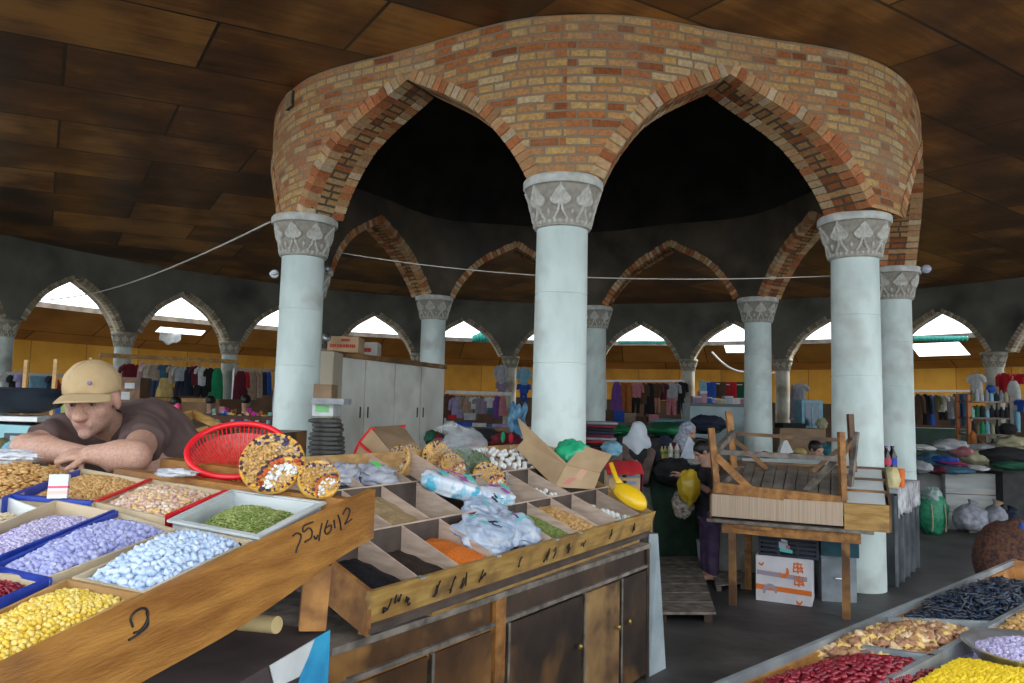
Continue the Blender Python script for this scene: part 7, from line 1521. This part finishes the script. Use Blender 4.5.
for x in (-.35, .3): m = M(); m.box(pp+V3(x, 0, .045), (.10, .6, .09)); m.build('bearer', WOODG, t)
GSK = mk('grey sack', (.16, .17, .20), (.32, .33, .38), scale=14, rough=.85, bump=.5)
for k, (px, Y, rx, rz_2, lb) in enumerate(((970, 10.15, .22, .17, 'large grey sack, first on the pallet'), (995, 10.2, .13, .17, 'grey sack with a brown twisted top, second on the pallet'), (1009, 10.25, .11, .13, 'dark grey sack at the end of the pallet'))):
    c = at(px, 516, Y); t = thing('sack', lb, 'sack', (c.x, c.y, .11), group='sacks on the pallet'); mt = GSK if k < 2 else cm('navy')
    m = M(); crumple(m, (c.x, c.y, .11+rz_2*.9), (rx, .15, rz_2), 200+k, amp=.15, flatb=.112); m.build('body', mt, t, smooth=60)
    m = M(); m.tube([(c.x+.02, c.y, .11+rz_2*1.6), (c.x+.03, c.y, .11+rz_2*1.9), (c.x+.05, c.y, .11+rz_2*2.2)], [.06, .035, .07], 10); m.build('tied_top', cm('tan') if k == 1 else mt, t, smooth=60)
bundle('patterned_sack', 'large dark brown sack with orange flecks in front of the pallet', 'sack', 1012, 566, 6.3, (.30, .22, .37), mk('flecked brown cloth', (.03, .012, .02), (.13, .055, .022), scale=40, rough=.9, bump=.5), 210, amp=.10)
bundle('blue_toy', 'small bright blue object on the flecked sack', 'toy', 1022, 534, 6.2, (.035, .03, .09), cm('blue'), 211, amp=.1)
for k, (px, py, Y, rx, rz_2, c_, lb) in enumerate(((930, 462, 10.9, .22, .13, 'teal', 'dark teal cloth heap next to the right column'), (922, 448, 11.2, .18, .05, 'white', 'white cloth lying above the dark teal heap'), (950, 446, 11.1, .24, .10, 'lightgrey', 'pale grey cloth heap with folded stripes'), (962, 452, 10.9, .12, .08, 'rose', 'dusty rose cloth in the middle of the heaps'), (944, 460, 10.7, .16, .06, 'blue', 'blue cloth under the pale grey heap'), (952, 463, 10.5, .16, .018, 'magenta', 'flat bright magenta cloth'), (950, 470, 10.4, .32, .05, 'teal', 'teal folded blanket along the front of the heaps'), (974, 458, 10.8, .16, .10, 'khaki', 'pale khaki cloth heap'), (988, 448, 11.2, .30, .06, 'lightgrey', 'long pale grey cloth behind the khaki heaps'), (1004, 456, 10.7, .36, .12, 'black', 'black cloth heap at the edge of the picture'), (1012, 443, 11.0, .22, .10, 'khaki', 'knotted khaki cloth heap on the black one'), (1000, 447, 11.1, .10, .06, 'khaki', 'small khaki bundle beside the knotted heap'), (920, 467, 10.4, .13, .08, 'lightgrey', 'grey-white rolled cloth at the foot of the teal heap'), (936, 470, 10.4, .11, .06, 'maroon', 'dark maroon rolled cloth beside the grey-white roll'), (975, 468, 10.4, .14, .04, 'white', 'white patterned cloth at the front corner of the crate counter'), (1014, 466, 10.4, .30, .06, 'dgreen', 'dark green folded cloth at the edge of the picture'))):
    bundle('cloth_heap', lb, 'cloth', px, py, Y, (rx, .22, rz_2), cm(c_), 220+k, 'heaps on the crate counter', amp=.25)
boxy('far_heap_table', 'table of dark cloth heaps at the edge behind the sacks', 'table', 1004, 472, 1060, 520, 10.6, 1.0, mk('near black cloth', (.01, .012, .01)), z0=0)
boxy('green_draped_table', 'dark green draped table below the rail of jeans', 'table', 912, 428, 975, 450, 14.0, .9, mk('dark green drape', (.008, .03, .02), (.02, .055, .035), scale=4), z0=0)
pa, pb = at(910, 391, 16.0), at(970, 391, 16.0); rail(pa, pb, 'clothes rail with jeans right of the right column', .015, mt=HOOK)
for k, (kd, c, px, y0, y1, w_) in enumerate((('coat', 'brown', 918, 394, 424, 9), ('coat', 'black', 925, 394, 425, 9), ('dress', 'blue', 931, 395, 425, 5), ('coat', 'olive', 936, 395, 410, 8), ('shirt', 'cream', 942, 395, 412, 9), ('trousers', 'black', 943, 410, 420, 8), ('coat', 'grey', 949, 396, 419, 10), ('dress', 'denim', 955, 394, 425, 7), ('trousers', 'denim', 961, 394, 426, 8), ('trousers', 'denim', 967, 394, 426, 7))):
    garment(kd, c, px, y0, y1, w_, 16.0, f'{c} garment, {["first","second","third","fourth","fifth","sixth","seventh","eighth","ninth","last"][k]} along the rail right of the right column', 'clothes on the rail of jeans')
garment('shirt', 'white', 976, 374, 396, 13, 13.8, 'white shirt hanging against the last outer column', 'clothes at the edge'); garment('coat', 'red', 1004, 373, 394, 11, 14.2, 'bright red coat right of the last outer column', 'clothes at the edge'); garment('dress', 'white', 1013, 381, 410, 14, 13.0, 'white long-sleeved dress in front of the red clothes', 'clothes at the edge'); garment('coat', 'red', 1020, 374, 384, 12, 14.2, 'bright red top at the very edge', 'clothes at the edge'); garment('trousers', 'skyblue', 1015, 410, 432, 9, 13.0, 'pale blue trousers under the white dress', 'clothes at the edge'); garment('shirt', 'blue', 1022, 400, 412, 10, 12.8, 'blue and yellow top at the very edge below the red one', 'clothes at the edge')
# goods rack
ra, rb_ = at(970, 396, 12.0), at(1012, 396, 12.0); Zs = [at(990, y, 12.0).z for y in (438, 424, 413, 405)]
t = thing('goods_rack', 'open rack with an orange-brown upright, crowded with small goods', 'rack', ((ra.x+rb_.x)/2, 12.2, 0))
for x, mt in ((ra.x, mk('orange upright', (.40, .14, .05))), (rb_.x, WOODD)):
    for y in (12.05, 12.35): m = M(); m.beam((x, y, 0), (x, y, 1.95), .05, .05, up=(1, 0, 0)); m.build('upright', mt, t)
zr = [1.05, 1.32, 1.58, 1.84]
for z in zr+[.5]: m = M(); m.box(((ra.x+rb_.x)/2, 12.2, z), (rb_.x-ra.x, .45, .025)); m.build('shelf', WOODD, t)
cols_ = ['black', 'mint', 'khaki', 'skyblue', 'lightgrey', 'navy', 'green', 'grey', 'dgreen', 'olive']
for i, z in enumerate(zr):
    for k in range(8):
        c_ = rnd.choice(cols_) if i == 3 or rnd.random() < .5 else 'black'; x = ra.x+.06+k*(rb_.x-ra.x-.1)/7.3; m = M(); hh = rnd.uniform(.12, .2); m.lathe([(.028, 0), (.034, .01), (.034, hh*.7), (.016, hh*.85), (.016, hh)], 10, c=(x, 12.05, z+.0135)); tag(m.build('small_container', cm(c_), smooth=50), f'{c_} small container on the {["lowest","second","third","top"][i]} shelf of the goods rack', 'container', f'{c_} containers, {["lowest","second","third","top"][i]} shelf')
bundle('orange_bag', 'orange bag hanging below the goods rack', 'bag', 973, 440, 11.7, (.05, .05, .13), cm('orange'), 240, amp=.2); bundle('round_hat', 'black rounded hat on the heap beside the goods rack', 'hat', 1008, 429, 11.6, (.12, .12, .09), cm('black'), 241, amp=.1); bundle('blue_round_box', 'round blue tub on top of the goods rack', 'tub', 991, 389, 12.1, (.07, .07, .06), cm('blue'), 242, amp=.02)
# -- bits along the roof openings: green corrugated sheet, tarp
GCOR = mk('green translucent sheet', (.02, .30, .24), (.04, .42, .34), scale=5, rough=.4)
for (x0, x1, y0, y1, lb) in ((472, 494, 326, 342, 'green corrugated roof sheet seen through the arch left of the front centre column'), (618, 678, 340.5, 343.5, 'narrow strip of green roof sheet seen through the arch'), (914, 968, 337, 341, 'green roof sheet strip seen through the arch at the right')):
    p0, p1 = oncyl(x0, y1, 12.5), oncyl(x1, y1, 12.5); hh = (y1-y0)*22/FPX; n = max(6, int((p1-p0).length/.09)*2); m = M()
    m.sheet(lambda u, v: lerp(p0, p1, u)+V3(.0, .025*sin(u*n*pi/1.0), hh*v*(1-.6*(1-u) if hh > .2 else 1)), n*2, 3, .004); tag(m.build('roof_sheet', GCOR, smooth='all'), lb, 'roof sheet')
p = oncyl(168, 332, 13.3); m = M(); m.sheet(lambda u, v: p+V3((u-.4)*.55, .02*sin(u*9), -.02-.32*v*(1-.8*abs(u-.5))+.02*sin(u*13)), 12, 6, .006); tag(m.build('torn_tarp', cm('white'), smooth='all'), 'torn white tarpaulin hanging from the roof opening above the clothes rail', 'tarpaulin')
